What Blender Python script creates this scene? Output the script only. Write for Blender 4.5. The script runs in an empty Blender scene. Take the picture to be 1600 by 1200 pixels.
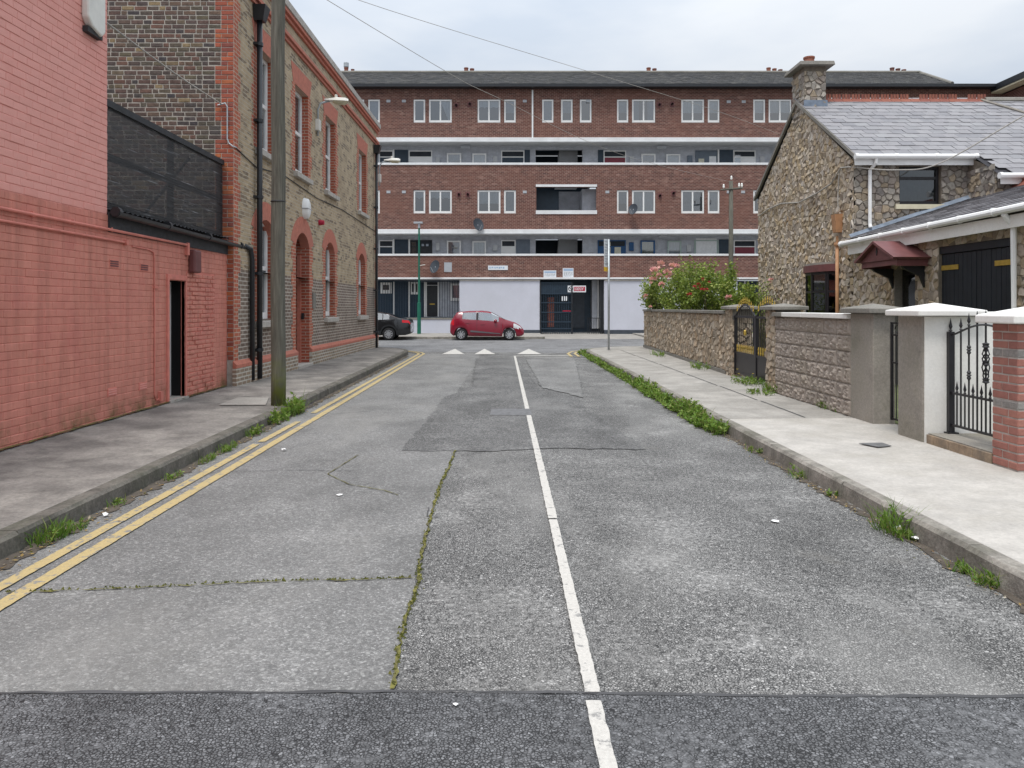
import bpy, math, random
from mathutils import Vector, noise
R = math.radians
scene = bpy.context.scene
col = scene.collection
random.seed(7)

# ------------------------------------------------------------------ camera
F, CX, HY, H = 1200.0, 785.0, 480.0, 1.65      # focal length and horizon in photo pixels (1600 wide), eye height
cam = bpy.data.cameras.new("Camera")
cam.sensor_width = 36.0
cam.lens = 36.0 * F / 1600.0
cam.shift_x = (800.0 - CX) / 1600.0
cam.shift_y = -(600.0 - HY) / 1600.0
cam.clip_end = 2000
camo = bpy.data.objects.new("Camera", cam)
camo.location = (0, 0, H)
camo.rotation_euler = (R(90), 0, 0)
col.objects.link(camo)
scene.camera = camo

# ------------------------------------------------------------------ sky, sun, exposure
SUN_EL, SUN_AZ = R(68), R(200)
world = bpy.data.worlds.new("World")
scene.world = world
world.use_nodes = True
wt = world.node_tree
wt.nodes.clear()
wo = wt.nodes.new("ShaderNodeOutputWorld")
bg = wt.nodes.new("ShaderNodeBackground")
bg.inputs[1].default_value = 0.1
sky = wt.nodes.new("ShaderNodeTexSky")
sky.sky_type = 'NISHITA'
sky.sun_disc = False
sky.sun_elevation = SUN_EL
sky.sun_rotation = SUN_AZ
sky.air_density = 1.0
sky.dust_density = 4.0
tcw = wt.nodes.new("ShaderNodeTexCoord")
sepw = wt.nodes.new("ShaderNodeSeparateXYZ")
wt.links.new(tcw.outputs["Generated"], sepw.inputs[0])
mr = wt.nodes.new("ShaderNodeMapRange")       # overcast luminance rises from the horizon to the zenith (1 : 3)
mr.inputs["From Min"].default_value = 0.0
mr.inputs["From Max"].default_value = 1.0
mr.inputs["To Min"].default_value = 3.75
mr.inputs["To Max"].default_value = 12.8
wt.links.new(sepw.outputs["Z"], mr.inputs["Value"])
mapw = wt.nodes.new("ShaderNodeMapping")
mapw.inputs["Scale"].default_value = (1.0, 1.0, 3.2)
wt.links.new(tcw.outputs["Generated"], mapw.inputs[0])
nw = wt.nodes.new("ShaderNodeTexNoise")
nw.inputs["Scale"].default_value = 2.6
nw.inputs["Detail"].default_value = 5.0
nw.inputs["Roughness"].default_value = 0.5
wt.links.new(mapw.outputs[0], nw.inputs[0])
rw = wt.nodes.new("ShaderNodeValToRGB")
rw.color_ramp.elements[0].position = 0.36
rw.color_ramp.elements[0].color = (0.70, 0.78, 0.89, 1)
rw.color_ramp.elements[1].position = 0.62
rw.color_ramp.elements[1].color = (0.92, 0.96, 1.01, 1)
wt.links.new(nw.outputs[0], rw.inputs[0])
vm = wt.nodes.new("ShaderNodeVectorMath")
vm.operation = 'SCALE'
wt.links.new(rw.outputs[0], vm.inputs[0])
wt.links.new(mr.outputs[0], vm.inputs["Scale"])
mixw = wt.nodes.new("ShaderNodeMix")
mixw.data_type = 'RGBA'
mixw.inputs[0].default_value = 0.92
wt.links.new(sky.outputs[0], mixw.inputs[6])
wt.links.new(vm.outputs[0], mixw.inputs[7])
wt.links.new(mixw.outputs[2], bg.inputs[0])
wt.links.new(bg.outputs[0], wo.inputs[0])

sun = bpy.data.lights.new("Sun", 'SUN')
sun.energy = 1.5
sun.angle = R(14)
sun.color = (1.0, 0.97, 0.92)
suno = bpy.data.objects.new("Sun", sun)
suno.rotation_euler = (R(90) - SUN_EL, 0, R(-20))
suno.location = (-5, -5, 30)
col.objects.link(suno)

vs = scene.view_settings
vs.view_transform = 'Standard'
vs.look = 'None'
vs.exposure = 0.6
vs.gamma = 1.0
vs.use_curve_mapping = False

# ------------------------------------------------------------------ pixel helpers
def at(px, py, Y):
    return Vector(((px - CX) / F * Y, Y, H - (py - HY) / F * Y))
def G(px, py, z=0.0):
    Y = (H - z) * F / (py - HY)
    return Vector(((px - CX) / F * Y, Y, z))

# ------------------------------------------------------------------ materials
def new_mat(name):
    m = bpy.data.materials.new(name)
    m.use_nodes = True
    nt = m.node_tree
    nt.nodes.clear()
    out = nt.nodes.new("ShaderNodeOutputMaterial")
    b = nt.nodes.new("ShaderNodeBsdfPrincipled")
    nt.links.new(b.outputs[0], out.inputs[0])
    return m, nt, b
def N(nt, t, **kw):
    n = nt.nodes.new(t)
    for k, v in kw.items():
        setattr(n, k, v)
    return n
def c4(c):
    return (c[0], c[1], c[2], 1.0)
def coords(nt, scale=(1, 1, 1), kind="Object"):
    t = N(nt, "ShaderNodeTexCoord")
    mp = N(nt, "ShaderNodeMapping")
    mp.inputs["Scale"].default_value = scale
    nt.links.new(t.outputs[kind], mp.inputs[0])
    return mp.outputs[0]
def wcoords(nt, scale=(1, 1, 1)):
    g = N(nt, "ShaderNodeNewGeometry")
    mp = N(nt, "ShaderNodeMapping")
    mp.inputs["Scale"].default_value = scale
    nt.links.new(g.outputs["Position"], mp.inputs[0])
    return mp.outputs[0]
def noise_n(nt, vec, scale, detail=4, rough=0.55):
    n = N(nt, "ShaderNodeTexNoise")
    n.inputs["Scale"].default_value = scale
    n.inputs["Detail"].default_value = detail
    n.inputs["Roughness"].default_value = rough
    nt.links.new(vec, n.inputs[0])
    return n.outputs[0]
def ramp(nt, fac, stops):
    r = N(nt, "ShaderNodeValToRGB")
    els = r.color_ramp.elements
    els[0].position, els[0].color = stops[0][0], c4(stops[0][1])
    els[1].position, els[1].color = stops[-1][0], c4(stops[-1][1])
    for p, c in stops[1:-1]:
        e = els.new(p)
        e.color = c4(c)
    nt.links.new(fac, r.inputs[0])
    return r.outputs[0]
def mixc(nt, fac, a, b, blend='MIX'):
    m = N(nt, "ShaderNodeMix", data_type='RGBA', blend_type=blend)
    for s, v in ((0, fac), (6, a), (7, b)):
        if hasattr(v, "is_linked"):
            nt.links.new(v, m.inputs[s])
        elif s == 0:
            m.inputs[0].default_value = v
        else:
            m.inputs[s].default_value = c4(v)
    return m.outputs[2]
def bump(nt, bsdf, height, strength=0.3, dist=0.01):
    b = N(nt, "ShaderNodeBump")
    b.inputs["Strength"].default_value = strength
    b.inputs["Distance"].default_value = dist
    nt.links.new(height, b.inputs["Height"])
    nt.links.new(b.outputs[0], bsdf.inputs["Normal"])
def mul(c, k):
    return tuple(min(1.0, x * k) for x in c)

MATS = {}
def plain(name, c, rough=0.7, var=0.18, scale=2.5, bstr=0.15, bscale=60, metal=0.0, spec=0.4, grime=None, gscale=0.7, grain=0.0):
    if name in MATS:
        return MATS[name]
    m, nt, b = new_mat(name)
    v = wcoords(nt)
    n1 = noise_n(nt, v, scale, 6)
    k = ramp(nt, n1, [(0.3, mul(c, 1 - var)), (0.7, mul(c, 1 + var))])
    if grime:
        n2 = noise_n(nt, v, gscale, 7, 0.65)
        f = ramp(nt, n2, [(0.45, (0, 0, 0)), (0.7, (1, 1, 1))])
        k = mixc(nt, f, k, grime)
    if grain:
        k = mixc(nt, 1.0, k, ramp(nt, noise_n(nt, v, 30, 8, 0.8), [(0.3, (1 - grain,) * 3), (0.7, (1 + grain * .6,) * 3)]), 'MULTIPLY')
        k = mixc(nt, ramp(nt, noise_n(nt, v, 5.5, 7, 0.72), [(0.58, (0, 0, 0)), (0.72, (grain,) * 3)]), k, mul(c, .45))
    nt.links.new(k, b.inputs["Base Color"])
    b.inputs["Roughness"].default_value = rough
    b.inputs["Metallic"].default_value = metal
    b.inputs["Specular IOR Level"].default_value = spec
    if bstr > 0:
        bump(nt, b, noise_n(nt, v, bscale, 3), bstr, 0.006)
    MATS[name] = m
    return m
def pieces(name, cols, rough=0.85, nscale=14, nvar=0.35, bstr=0.5, bscale=45, bdist=0.008, grime=None, algae=False):
    """each piece takes its own colour: object random + random per island"""
    if name in MATS:
        return MATS[name]
    m, nt, b = new_mat(name)
    oi = N(nt, "ShaderNodeObjectInfo")
    ge = N(nt, "ShaderNodeNewGeometry")
    ad = N(nt, "ShaderNodeMath", operation='ADD')
    nt.links.new(oi.outputs["Random"], ad.inputs[0])
    nt.links.new(ge.outputs["Random Per Island"], ad.inputs[1])
    fr = N(nt, "ShaderNodeMath", operation='FRACT')
    nt.links.new(ad.outputs[0], fr.inputs[0])
    n = len(cols)
    r = ramp(nt, fr.outputs[0], [(i / max(1, n - 1), c) for i, c in enumerate(cols)])
    v = wcoords(nt)
    n1 = noise_n(nt, v, nscale, 5, 0.6)
    g = ramp(nt, n1, [(0.25, (1 - nvar,) * 3), (0.75, (1 + 0.0,) * 3)])
    k = mixc(nt, 1.0, r, g, 'MULTIPLY')
    if grime:
        f = ramp(nt, noise_n(nt, v, 1.1, 6, 0.65), [(0.5, (0, 0, 0)), (0.75, (.8, .8, .8))])
        k = mixc(nt, f, k, grime)
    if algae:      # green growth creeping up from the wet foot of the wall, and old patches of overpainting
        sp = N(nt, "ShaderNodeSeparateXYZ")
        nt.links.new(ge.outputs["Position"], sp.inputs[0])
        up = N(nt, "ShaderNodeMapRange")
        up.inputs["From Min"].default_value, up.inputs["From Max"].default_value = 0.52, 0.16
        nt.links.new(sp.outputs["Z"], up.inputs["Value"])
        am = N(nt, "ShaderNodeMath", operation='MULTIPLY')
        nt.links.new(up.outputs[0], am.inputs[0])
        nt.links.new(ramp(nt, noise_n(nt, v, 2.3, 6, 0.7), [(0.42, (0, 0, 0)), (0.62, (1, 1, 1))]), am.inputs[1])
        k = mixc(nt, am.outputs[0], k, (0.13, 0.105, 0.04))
        st_ = noise_n(nt, wcoords(nt, (5, 5, 0.35)), 1.6, 5, 0.6)
        k = mixc(nt, 1.0, k, ramp(nt, st_, [(0.32, (.80,) * 3), (0.55, (1.0,) * 3), (0.75, (1.07,) * 3)]), 'MULTIPLY')
        k = mixc(nt, ramp(nt, noise_n(nt, v, 26, 4, 0.7), [(0.70, (0, 0, 0)), (0.74, (.8, .8, .8))]), k, (0.42, 0.33, 0.29))
        k = mixc(nt, ramp(nt, noise_n(nt, v, 1.7, 3, 0.5), [(0.6, (0, 0, 0)), (0.63, (.3, .3, .3))]), k, (0.50, 0.16, 0.135))
    nt.links.new(k, b.inputs["Base Color"])
    b.inputs["Roughness"].default_value = rough
    b.inputs["Specular IOR Level"].default_value = 0.3
    bump(nt, b, noise_n(nt, v, bscale, 4), bstr, bdist)
    MATS[name] = m
    return m
def brick_tex(name, axis, c1, c2, mortar, bw=0.235, bh=0.078, ms=0.012, dirt=None, bias=0.0, noise_cols=None, dscale=0.5):
    if name in MATS:
        return MATS[name]
    m, nt, b = new_mat(name)
    g = N(nt, "ShaderNodeNewGeometry")
    sp = N(nt, "ShaderNodeSeparateXYZ")
    nt.links.new(g.outputs["Position"], sp.inputs[0])
    cb = N(nt, "ShaderNodeCombineXYZ")
    nt.links.new(sp.outputs[axis.upper()], cb.inputs[0])
    nt.links.new(sp.outputs["Z"], cb.inputs[1])
    br = N(nt, "ShaderNodeTexBrick")
    nt.links.new(cb.outputs[0], br.inputs[0])
    br.inputs["Color1"].default_value = c4(c1)
    br.inputs["Color2"].default_value = c4(c2)
    br.inputs["Mortar"].default_value = c4(mortar)
    br.inputs["Scale"].default_value = 1.0
    br.inputs["Brick Width"].default_value = bw
    br.inputs["Row Height"].default_value = bh
    br.inputs["Mortar Size"].default_value = ms
    br.inputs["Mortar Smooth"].default_value = 0.3
    br.inputs["Bias"].default_value = bias
    k = br.outputs["Color"]
    v = wcoords(nt)
    if noise_cols:
        # odd burnt or pale bricks
        vo = N(nt, "ShaderNodeTexVoronoi")
        mp = N(nt, "ShaderNodeMapping")
        mp.inputs["Scale"].default_value = (1 / bw, 1 / bh, 1)
        nt.links.new(cb.outputs[0], mp.inputs[0])
        vo.inputs["Scale"].default_value = 1.0
        nt.links.new(mp.outputs[0], vo.inputs["Vector"])
        sc = N(nt, "ShaderNodeSeparateColor")
        nt.links.new(vo.outputs["Color"], sc.inputs[0])
        rr = ramp(nt, sc.outputs[0], noise_cols)
        inv = N(nt, "ShaderNodeMath", operation='SUBTRACT')
        inv.inputs[0].default_value = 1.0
        nt.links.new(br.outputs["Fac"], inv.inputs[1])
        k = mixc(nt, inv.outputs[0], k, mixc(nt, 0.6, k, rr))
    n1 = noise_n(nt, v, 3.0, 6, 0.6)
    k = mixc(nt, 1.0, k, ramp(nt, n1, [(0.3, (.78,) * 3), (0.7, (1.08,) * 3)]), 'MULTIPLY')
    if dirt:
        f = ramp(nt, noise_n(nt, v, dscale, 6, 0.6), [(0.48, (0, 0, 0)), (0.72, (.6, .6, .6))])
        k = mixc(nt, f, k, dirt)
    nt.links.new(k, b.inputs["Base Color"])
    b.inputs["Roughness"].default_value = 0.9
    b.inputs["Specular IOR Level"].default_value = 0.2
    bp = N(nt, "ShaderNodeBump", invert=True)
    bp.inputs["Strength"].default_value = 0.6
    bp.inputs["Distance"].default_value = 0.008
    nt.links.new(br.outputs["Fac"], bp.inputs["Height"])
    bp2 = N(nt, "ShaderNodeBump")
    bp2.inputs["Strength"].default_value = 0.3
    bp2.inputs["Distance"].default_value = 0.006
    nt.links.new(noise_n(nt, v, 50, 3), bp2.inputs["Height"])
    nt.links.new(bp.outputs[0], bp2.inputs["Normal"])
    nt.links.new(bp2.outputs[0], b.inputs["Normal"])
    MATS[name] = m
    return m
def asphalt(name, chip, gap, stone, gaps=0.5, wear=None, stains=None, rough=0.85, big=None):
    """chippings with dark gaps between them; gaps open and close in patches, wear and old spills on top"""
    m, nt, b = new_mat(name)
    v0 = wcoords(nt)
    nz = N(nt, "ShaderNodeTexNoise")
    nz.inputs["Scale"].default_value = 35
    nz.inputs["Detail"].default_value = 2
    nt.links.new(v0, nz.inputs[0])
    vm_ = N(nt, "ShaderNodeVectorMath", operation='MULTIPLY_ADD')
    nt.links.new(nz.outputs["Color"], vm_.inputs[0])
    vm_.inputs[1].default_value = (0.016, 0.016, 0.0)
    nt.links.new(v0, vm_.inputs[2])
    v = vm_.outputs[0]
    def vor(scale, feature):
        q = N(nt, "ShaderNodeTexVoronoi", feature=feature)
        q.inputs["Scale"].default_value = scale
        q.inputs["Randomness"].default_value = 1.0
        nt.links.new(v, q.inputs["Vector"])
        return q
    c1 = vor(stone, 'F1')
    d1 = vor(stone, 'DISTANCE_TO_EDGE')
    sc = N(nt, "ShaderNodeSeparateColor")
    nt.links.new(c1.outputs["Color"], sc.inputs[0])
    k = ramp(nt, sc.outputs[0], [(0.0, mul(chip, .68)), (0.55, chip), (0.9, mul(chip, 1.25)), (1.0, mul(chip, 1.75))])
    # how open the surface is
    op = noise_n(nt, v0, 1.3, 7, 0.62)
    op2 = noise_n(nt, v0, 26, 3, 0.6)
    ad = N(nt, "ShaderNodeMath", operation='ADD')
    nt.links.new(op, ad.inputs[0]); nt.links.new(op2, ad.inputs[1])
    amt = ramp(nt, ad.outputs[0], [(0.80, (0, 0, 0)), (1.0, (gaps,) * 3)]) if gaps < .6 else ramp(nt, ad.outputs[0], [(0.72, (0.1,) * 3), (1.1, (gaps,) * 3)])
    ge_ = ramp(nt, d1.outputs["Distance"], [(0.05, (1, 1, 1)), (0.22, (0, 0, 0))])
    gm = N(nt, "ShaderNodeMath", operation='MULTIPLY')
    nt.links.new(ge_, gm.inputs[0]); nt.links.new(amt, gm.inputs[1])
    k = mixc(nt, gm.outputs[0], k, gap)
    if big:       # larger pebbles bedded in worn concrete-like asphalt
        c2 = vor(24, 'F1')
        s2 = N(nt, "ShaderNodeSeparateColor")
        nt.links.new(c2.outputs["Color"], s2.inputs[0])
        g2 = N(nt, "ShaderNodeMath", operation='LESS_THAN')
        g2.inputs[1].default_value = 0.27
        nt.links.new(c2.outputs["Distance"], g2.inputs[0])
        g3 = N(nt, "ShaderNodeMath", operation='MULTIPLY')
        nt.links.new(g2.outputs[0], g3.inputs[0])
        nt.links.new(ramp(nt, s2.outputs[1], [(0.72, (0, 0, 0)), (0.78, (.55, .55, .55))]), g3.inputs[1])
        k = mixc(nt, g3.outputs[0], k, big)
    n2 = noise_n(nt, wcoords(nt, (1.0, 0.6, 1.0)), 1.1, 8, 0.66)
    k = mixc(nt, 1.0, k, ramp(nt, n2, [(0.3, (.70,) * 3), (0.5, (.98,) * 3), (0.7, (1.2,) * 3)]), 'MULTIPLY')
    n5 = noise_n(nt, v0, 14, 5, 0.7)
    k = mixc(nt, 1.0, k, ramp(nt, n5, [(0.3, (.86,) * 3), (0.7, (1.1,) * 3)]), 'MULTIPLY')
    if wear:
        n3 = noise_n(nt, wcoords(nt, (1.0, 0.4, 1.0)), 0.55, 7, 0.62)
        k = mixc(nt, ramp(nt, n3, [(0.5, (0, 0, 0)), (0.72, (.65, .65, .65))]), k, wear)
    if stains:    # old oil and rubber spills
        n4 = noise_n(nt, v0, 0.62, 4, 0.7)
        k = mixc(nt, ramp(nt, n4, [(0.62, (0, 0, 0)), (0.74, (.6, .6, .6))]), k, stains)
    nt.links.new(k, b.inputs["Base Color"])
    b.inputs["Roughness"].default_value = rough
    b.inputs["Specular IOR Level"].default_value = 0.3
    bp = N(nt, "ShaderNodeBump")
    bp.inputs["Strength"].default_value = 0.7
    bp.inputs["Distance"].default_value = 0.005
    nt.links.new(d1.outputs["Distance"], bp.inputs["Height"])
    nt.links.new(bp.outputs[0], b.inputs["Normal"])
    MATS[name] = m
    return m
def paint_worn(name, c, under, thr=0.6, scale=9.0):
    m, nt, b = new_mat(name)
    v = wcoords(nt)
    n1 = noise_n(nt, v, scale, 8, 0.7)
    f = ramp(nt, n1, [(thr, (0, 0, 0)), (thr + 0.06, (1, 1, 1))])
    n2 = noise_n(nt, v, 60, 4, 0.7)
    cc = ramp(nt, n2, [(0.3, mul(c, .8)), (0.7, mul(c, 1.05))])
    nt.links.new(mixc(nt, f, cc, under), b.inputs["Base Color"])
    b.inputs["Roughness"].default_value = 0.8
    bump(nt, b, n2, 0.3, 0.004)
    MATS[name] = m
    return m
def glass(name, tint=(0.55, 0.62, 0.68), refl=0.22):
    m = bpy.data.materials.new(name)
    m.use_nodes = True
    nt = m.node_tree
    nt.nodes.clear()
    out = N(nt, "ShaderNodeOutputMaterial")
    t = N(nt, "ShaderNodeBsdfTransparent")
    t.inputs[0].default_value = c4(tint)
    g = N(nt, "ShaderNodeBsdfGlossy")
    g.inputs["Roughness"].default_value = 0.03
    lw = N(nt, "ShaderNodeFresnel")
    lw.inputs[0].default_value = 1.6
    ad = N(nt, "ShaderNodeMath", operation='ADD')
    ad.inputs[1].default_value = refl
    nt.links.new(lw.outputs[0], ad.inputs[0])
    mx = N(nt, "ShaderNodeMixShader")
    nt.links.new(ad.outputs[0], mx.inputs[0])
    nt.links.new(t.outputs[0], mx.inputs[1])
    nt.links.new(g.outputs[0], mx.inputs[2])
    nt.links.new(mx.outputs[0], out.inputs[0])
    MATS[name] = m
    return m
def leafmat(name, cols):
    m, nt, b = new_mat(name)
    ge = N(nt, "ShaderNodeNewGeometry")
    k = ramp(nt, ge.outputs["Random Per Island"], [(i / (len(cols) - 1), c) for i, c in enumerate(cols)])
    nt.links.new(k, b.inputs["Base Color"])
    b.inputs["Roughness"].default_value = 0.55
    b.inputs["Specular IOR Level"].default_value = 0.35
    tr = N(nt, "ShaderNodeBsdfTranslucent")
    nt.links.new(mixc(nt, 0.5, k, (0.25, 0.4, 0.05)), tr.inputs[0])
    mx = N(nt, "ShaderNodeMixShader")
    mx.inputs[0].default_value = 0.3
    out = [n for n in nt.nodes if n.type == 'OUTPUT_MATERIAL'][0]
    nt.links.new(b.outputs[0], mx.inputs[1])
    nt.links.new(tr.outputs[0], mx.inputs[2])
    nt.links.new(mx.outputs[0], out.inputs[0])
    MATS[name] = m
    return m

# setting
asphalt('asphalt_old', (0.285, 0.281, 0.272), (0.042, 0.042, 0.042), 76, 1.0, wear=(0.31, 0.305, 0.292), stains=(0.14, 0.133, 0.12))
asphalt('asphalt_smooth', (0.228, 0.226, 0.22), (0.08, 0.08, 0.08), 95, 0.5, wear=(0.275, 0.267, 0.25), stains=(0.15, 0.15, 0.15), big=(0.36, 0.36, 0.345))
asphalt('asphalt_dark', (0.155, 0.157, 0.162), (0.022, 0.022, 0.023), 72, 1.0, rough=0.7)
asphalt('asphalt_patch', (0.222, 0.22, 0.215), (0.04, 0.04, 0.04), 60, 1.0, wear=(0.26, 0.256, 0.248))
asphalt('asphalt_far', (0.21, 0.21, 0.213), (0.09, 0.09, 0.09), 60, 0.4, wear=(0.25, 0.25, 0.25))
plain('tar', (0.07, 0.07, 0.073), 0.75, 0.3)
plain('concrete_old', (0.20, 0.186, 0.17), 0.9, 0.32, 2.2, 0.6, 70, grime=(0.37, 0.345, 0.31), gscale=1.6, grain=0.4)
plain('concrete_mid', (0.36, 0.34, 0.31), 0.9, 0.2, 2.5, 0.4, 80, grime=(0.27, 0.255, 0.23), gscale=0.9, grain=0.3)
plain('concrete_pale', (0.46, 0.435, 0.40), 0.9, 0.14, 3.5, 0.5, 90, grime=(0.385, 0.36, 0.32), gscale=1.4, grain=0.22)
plain('kerb_left', (0.15, 0.138, 0.12), 0.95, 0.4, 5, 0.8, 40, grime=(0.10, 0.10, 0.075), gscale=1.8, grain=0.5)
plain('kerb_right', (0.27, 0.25, 0.22), 0.95, 0.35, 5, 0.8, 50, grime=(0.13, 0.125, 0.095), gscale=1.6, grain=0.45)
paint_worn('yellow_paint', (0.49, 0.385, 0.185), (0.22, 0.215, 0.20), 0.545, 12)
paint_worn('white_paint', (0.56, 0.54, 0.50), (0.26, 0.255, 0.245), 0.56, 16)
plain('moss', (0.16, 0.15, 0.04), 0.95, 0.5, 25, 0.8, 120, grime=(0.06, 0.055, 0.045), gscale=6)
plain('soil', (0.09, 0.075, 0.06), 0.95, 0.4, 9, 0.8, 60)
plain('lawn', (0.10, 0.12, 0.05), 0.95, 0.3, 4, 0.8, 90)
# pink building
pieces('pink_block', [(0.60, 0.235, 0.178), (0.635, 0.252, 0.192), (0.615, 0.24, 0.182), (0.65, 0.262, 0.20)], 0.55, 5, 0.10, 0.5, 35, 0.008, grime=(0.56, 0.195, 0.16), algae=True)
plain('pink_joint', (0.62, 0.21, 0.165), 0.7, 0.12, 4, 0.3, 60)
pieces('pink_block_lit', [(0.73, 0.335, 0.285), (0.76, 0.36, 0.31), (0.74, 0.345, 0.295)], 0.55, 4, 0.08, 0.4, 35, 0.008, grime=(0.71, 0.29, 0.245))  # same pink paint, the upper wall's brighter light put into its colour
plain('pink_joint_pale', (0.70, 0.30, 0.255), 0.7, 0.12, 4, 0.3, 60)  # joint colour likewise paled for the light high on the wall
plain('pink_trim', (0.62, 0.21, 0.165), 0.6, 0.15, 6, 0.2, 60)
plain('maroon_paint', (0.155, 0.058, 0.057), 0.5, 0.15, 6, 0.1, 60)
plain('black_paint', (0.018, 0.02, 0.024), 0.35, 0.25, 5, 0.1, 80, spec=0.5)
plain('black_timber', (0.03, 0.032, 0.036), 0.6, 0.4, 8, 0.4, 40)
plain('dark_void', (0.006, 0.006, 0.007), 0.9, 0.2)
# brick building
pieces('stock_brick', [(0.118, 0.088, 0.076), (0.177, 0.118, 0.100), (0.100, 0.088, 0.088), (0.200, 0.136, 0.100), (0.141, 0.112, 0.094), (0.224, 0.123, 0.094), (0.118, 0.094, 0.088), (0.170, 0.147, 0.100), (0.083, 0.076, 0.083), (0.329, 0.248, 0.141)], 0.9, 18, 0.5, 0.8, 50, 0.01)
pieces('red_brick', [(0.46, 0.125, 0.065), (0.30, 0.09, 0.065), (0.53, 0.17, 0.07), (0.26, 0.085, 0.07), (0.42, 0.115, 0.065)], 0.85, 18, 0.3, 0.6, 50, 0.008)
plain('lime_mortar', (0.41, 0.39, 0.345), 0.95, 0.2, 9, 0.6, 60)
brick_tex('facade_brick', 'y', (0.45, 0.35, 0.235), (0.36, 0.275, 0.185), (0.50, 0.44, 0.35), 0.235, 0.08, 0.010, dirt=(0.33, 0.255, 0.18),
          noise_cols=[(0.0, (0.09, 0.07, 0.06)), (0.2, (0.12, 0.09, 0.07)), (0.3, (0.46, 0.36, 0.235)), (1.0, (0.53, 0.42, 0.28))])
brick_tex('facade_brick_dark', 'y', (0.18, 0.135, 0.11), (0.25, 0.19, 0.15), (0.52, 0.47, 0.41), 0.235, 0.08, 0.013, dirt=(0.12, 0.10, 0.085))
brick_tex('plinth_brick', 'y', (0.25, 0.19, 0.15), (0.38, 0.28, 0.20), (0.58, 0.54, 0.47), 0.235, 0.08, 0.016, dirt=(0.28, 0.25, 0.17))
brick_tex('red_brick_y', 'y', (0.50, 0.155, 0.09), (0.40, 0.125, 0.085), (0.52, 0.38, 0.30), 0.235, 0.078, 0.011)
plain('rubbed_brick', (0.47, 0.165, 0.115), 0.85, 0.18, 12, 0.3, 60, grime=(0.44, 0.17, 0.125))
plain('stone_sill', (0.46, 0.43, 0.39), 0.85, 0.18, 6, 0.4, 60, grain=0.25)
plain('white_upvc', (0.80, 0.80, 0.79), 0.35, 0.04, 3, 0.0)
plain('white_render', (0.78, 0.77, 0.74), 0.75, 0.05, 3, 0.25, 70, grime=(0.70, 0.68, 0.63), grain=0.1)
plain('galvanised', (0.42, 0.45, 0.47), 0.45, 0.12, 10, 0.1, 80, metal=0.6)
plain('pale_plastic', (0.70, 0.69, 0.64), 0.45, 0.08, 8, 0.0)
plain('lamp_diffuser', (0.60, 0.56, 0.40), 0.3, 0.15, 15, 0.0)
plain('lead', (0.19, 0.23, 0.29), 0.5, 0.25, 6, 0.3, 30, metal=0.2)
m_wood, nt_, b_ = new_mat('pole_wood')
v_ = wcoords(nt_, (22, 22, 0.9))
n_ = noise_n(nt_, v_, 2.2, 7, 0.65)
k_ = ramp(nt_, n_, [(0.3, (0.05, 0.047, 0.037)), (0.55, (0.115, 0.11, 0.088)), (0.75, (0.20, 0.195, 0.165))])
# algae grows on the foot of the pole
g_ = N(nt_, "ShaderNodeNewGeometry")
s_ = N(nt_, "ShaderNodeSeparateXYZ")
nt_.links.new(g_.outputs["Position"], s_.inputs[0])
a_ = N(nt_, "ShaderNodeMapRange")
a_.inputs["From Min"].default_value, a_.inputs["From Max"].default_value = 1.0, 0.25
nt_.links.new(s_.outputs["Z"], a_.inputs["Value"])
p_ = N(nt_, "ShaderNodeMath", operation='MULTIPLY')
nt_.links.new(a_.outputs[0], p_.inputs[0])
nt_.links.new(ramp(nt_, noise_n(nt_, wcoords(nt_), 7, 5), [(0.35, (0.2,) * 3), (0.6, (1,) * 3)]), p_.inputs[1])
nt_.links.new(mixc(nt_, p_.outputs[0], k_, (0.12, 0.14, 0.02)), b_.inputs["Base Color"])
b_.inputs["Roughness"].default_value = 0.85
bump(nt_, b_, n_, 0.6, 0.01)
MATS['pole_wood'] = m_wood
# flats
brick_tex('flats_brick', 'x', (0.16, 0.068, 0.056), (0.115, 0.052, 0.045), (0.34, 0.235, 0.20), 0.235, 0.085, 0.012, dirt=(0.21, 0.10, 0.075), dscale=0.35,
          noise_cols=[(0.0, (0.06, 0.035, 0.033)), (0.25, (0.13, 0.058, 0.047)), (0.8, (0.19, 0.082, 0.062)), (1.0, (0.36, 0.22, 0.175))])
brick_tex('grey_painted_brick', 'x', (0.50, 0.52, 0.57), (0.54, 0.555, 0.60), (0.45, 0.465, 0.51), 0.235, 0.085, 0.008)
brick_tex('flats_brick_side', 'y', (0.135, 0.055, 0.045), (0.10, 0.043, 0.038), (0.27, 0.18, 0.155), 0.235, 0.085, 0.010)
plain('lavender_render', (0.56, 0.57, 0.64), 0.8, 0.04, 1.5, 0.15, 60, grime=(0.53, 0.54, 0.60), gscale=0.4, grain=0.06)
plain('white_concrete', (0.78, 0.79, 0.80), 0.7, 0.06, 3, 0.2, 60, grime=(0.66, 0.66, 0.66), grain=0.12)
plain('grey_soffit', (0.50, 0.51, 0.52), 0.8, 0.08)
plain('navy_panel', (0.022, 0.040, 0.062), 0.45, 0.15, 4, 0.05, 60)
plain('navy_plinth', (0.05, 0.06, 0.075), 0.6, 0.15, 4, 0.1, 60)
plain('blue_door', (0.012, 0.075, 0.20), 0.4, 0.1, 4, 0.0)
plain('red_door', (0.20, 0.022, 0.04), 0.4, 0.15, 4, 0.0)
plain('grey_door', (0.13, 0.16, 0.20), 0.5, 0.1, 4, 0.0)
plain('green_door', (0.36, 0.44, 0.41), 0.5, 0.1, 4, 0.0)
plain('curtain_white', (0.74, 0.75, 0.76), 0.9, 0.08, 9, 0.3, 25)
plain('curtain_cream', (0.62, 0.60, 0.48), 0.9, 0.08, 9, 0.3, 25)
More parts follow.
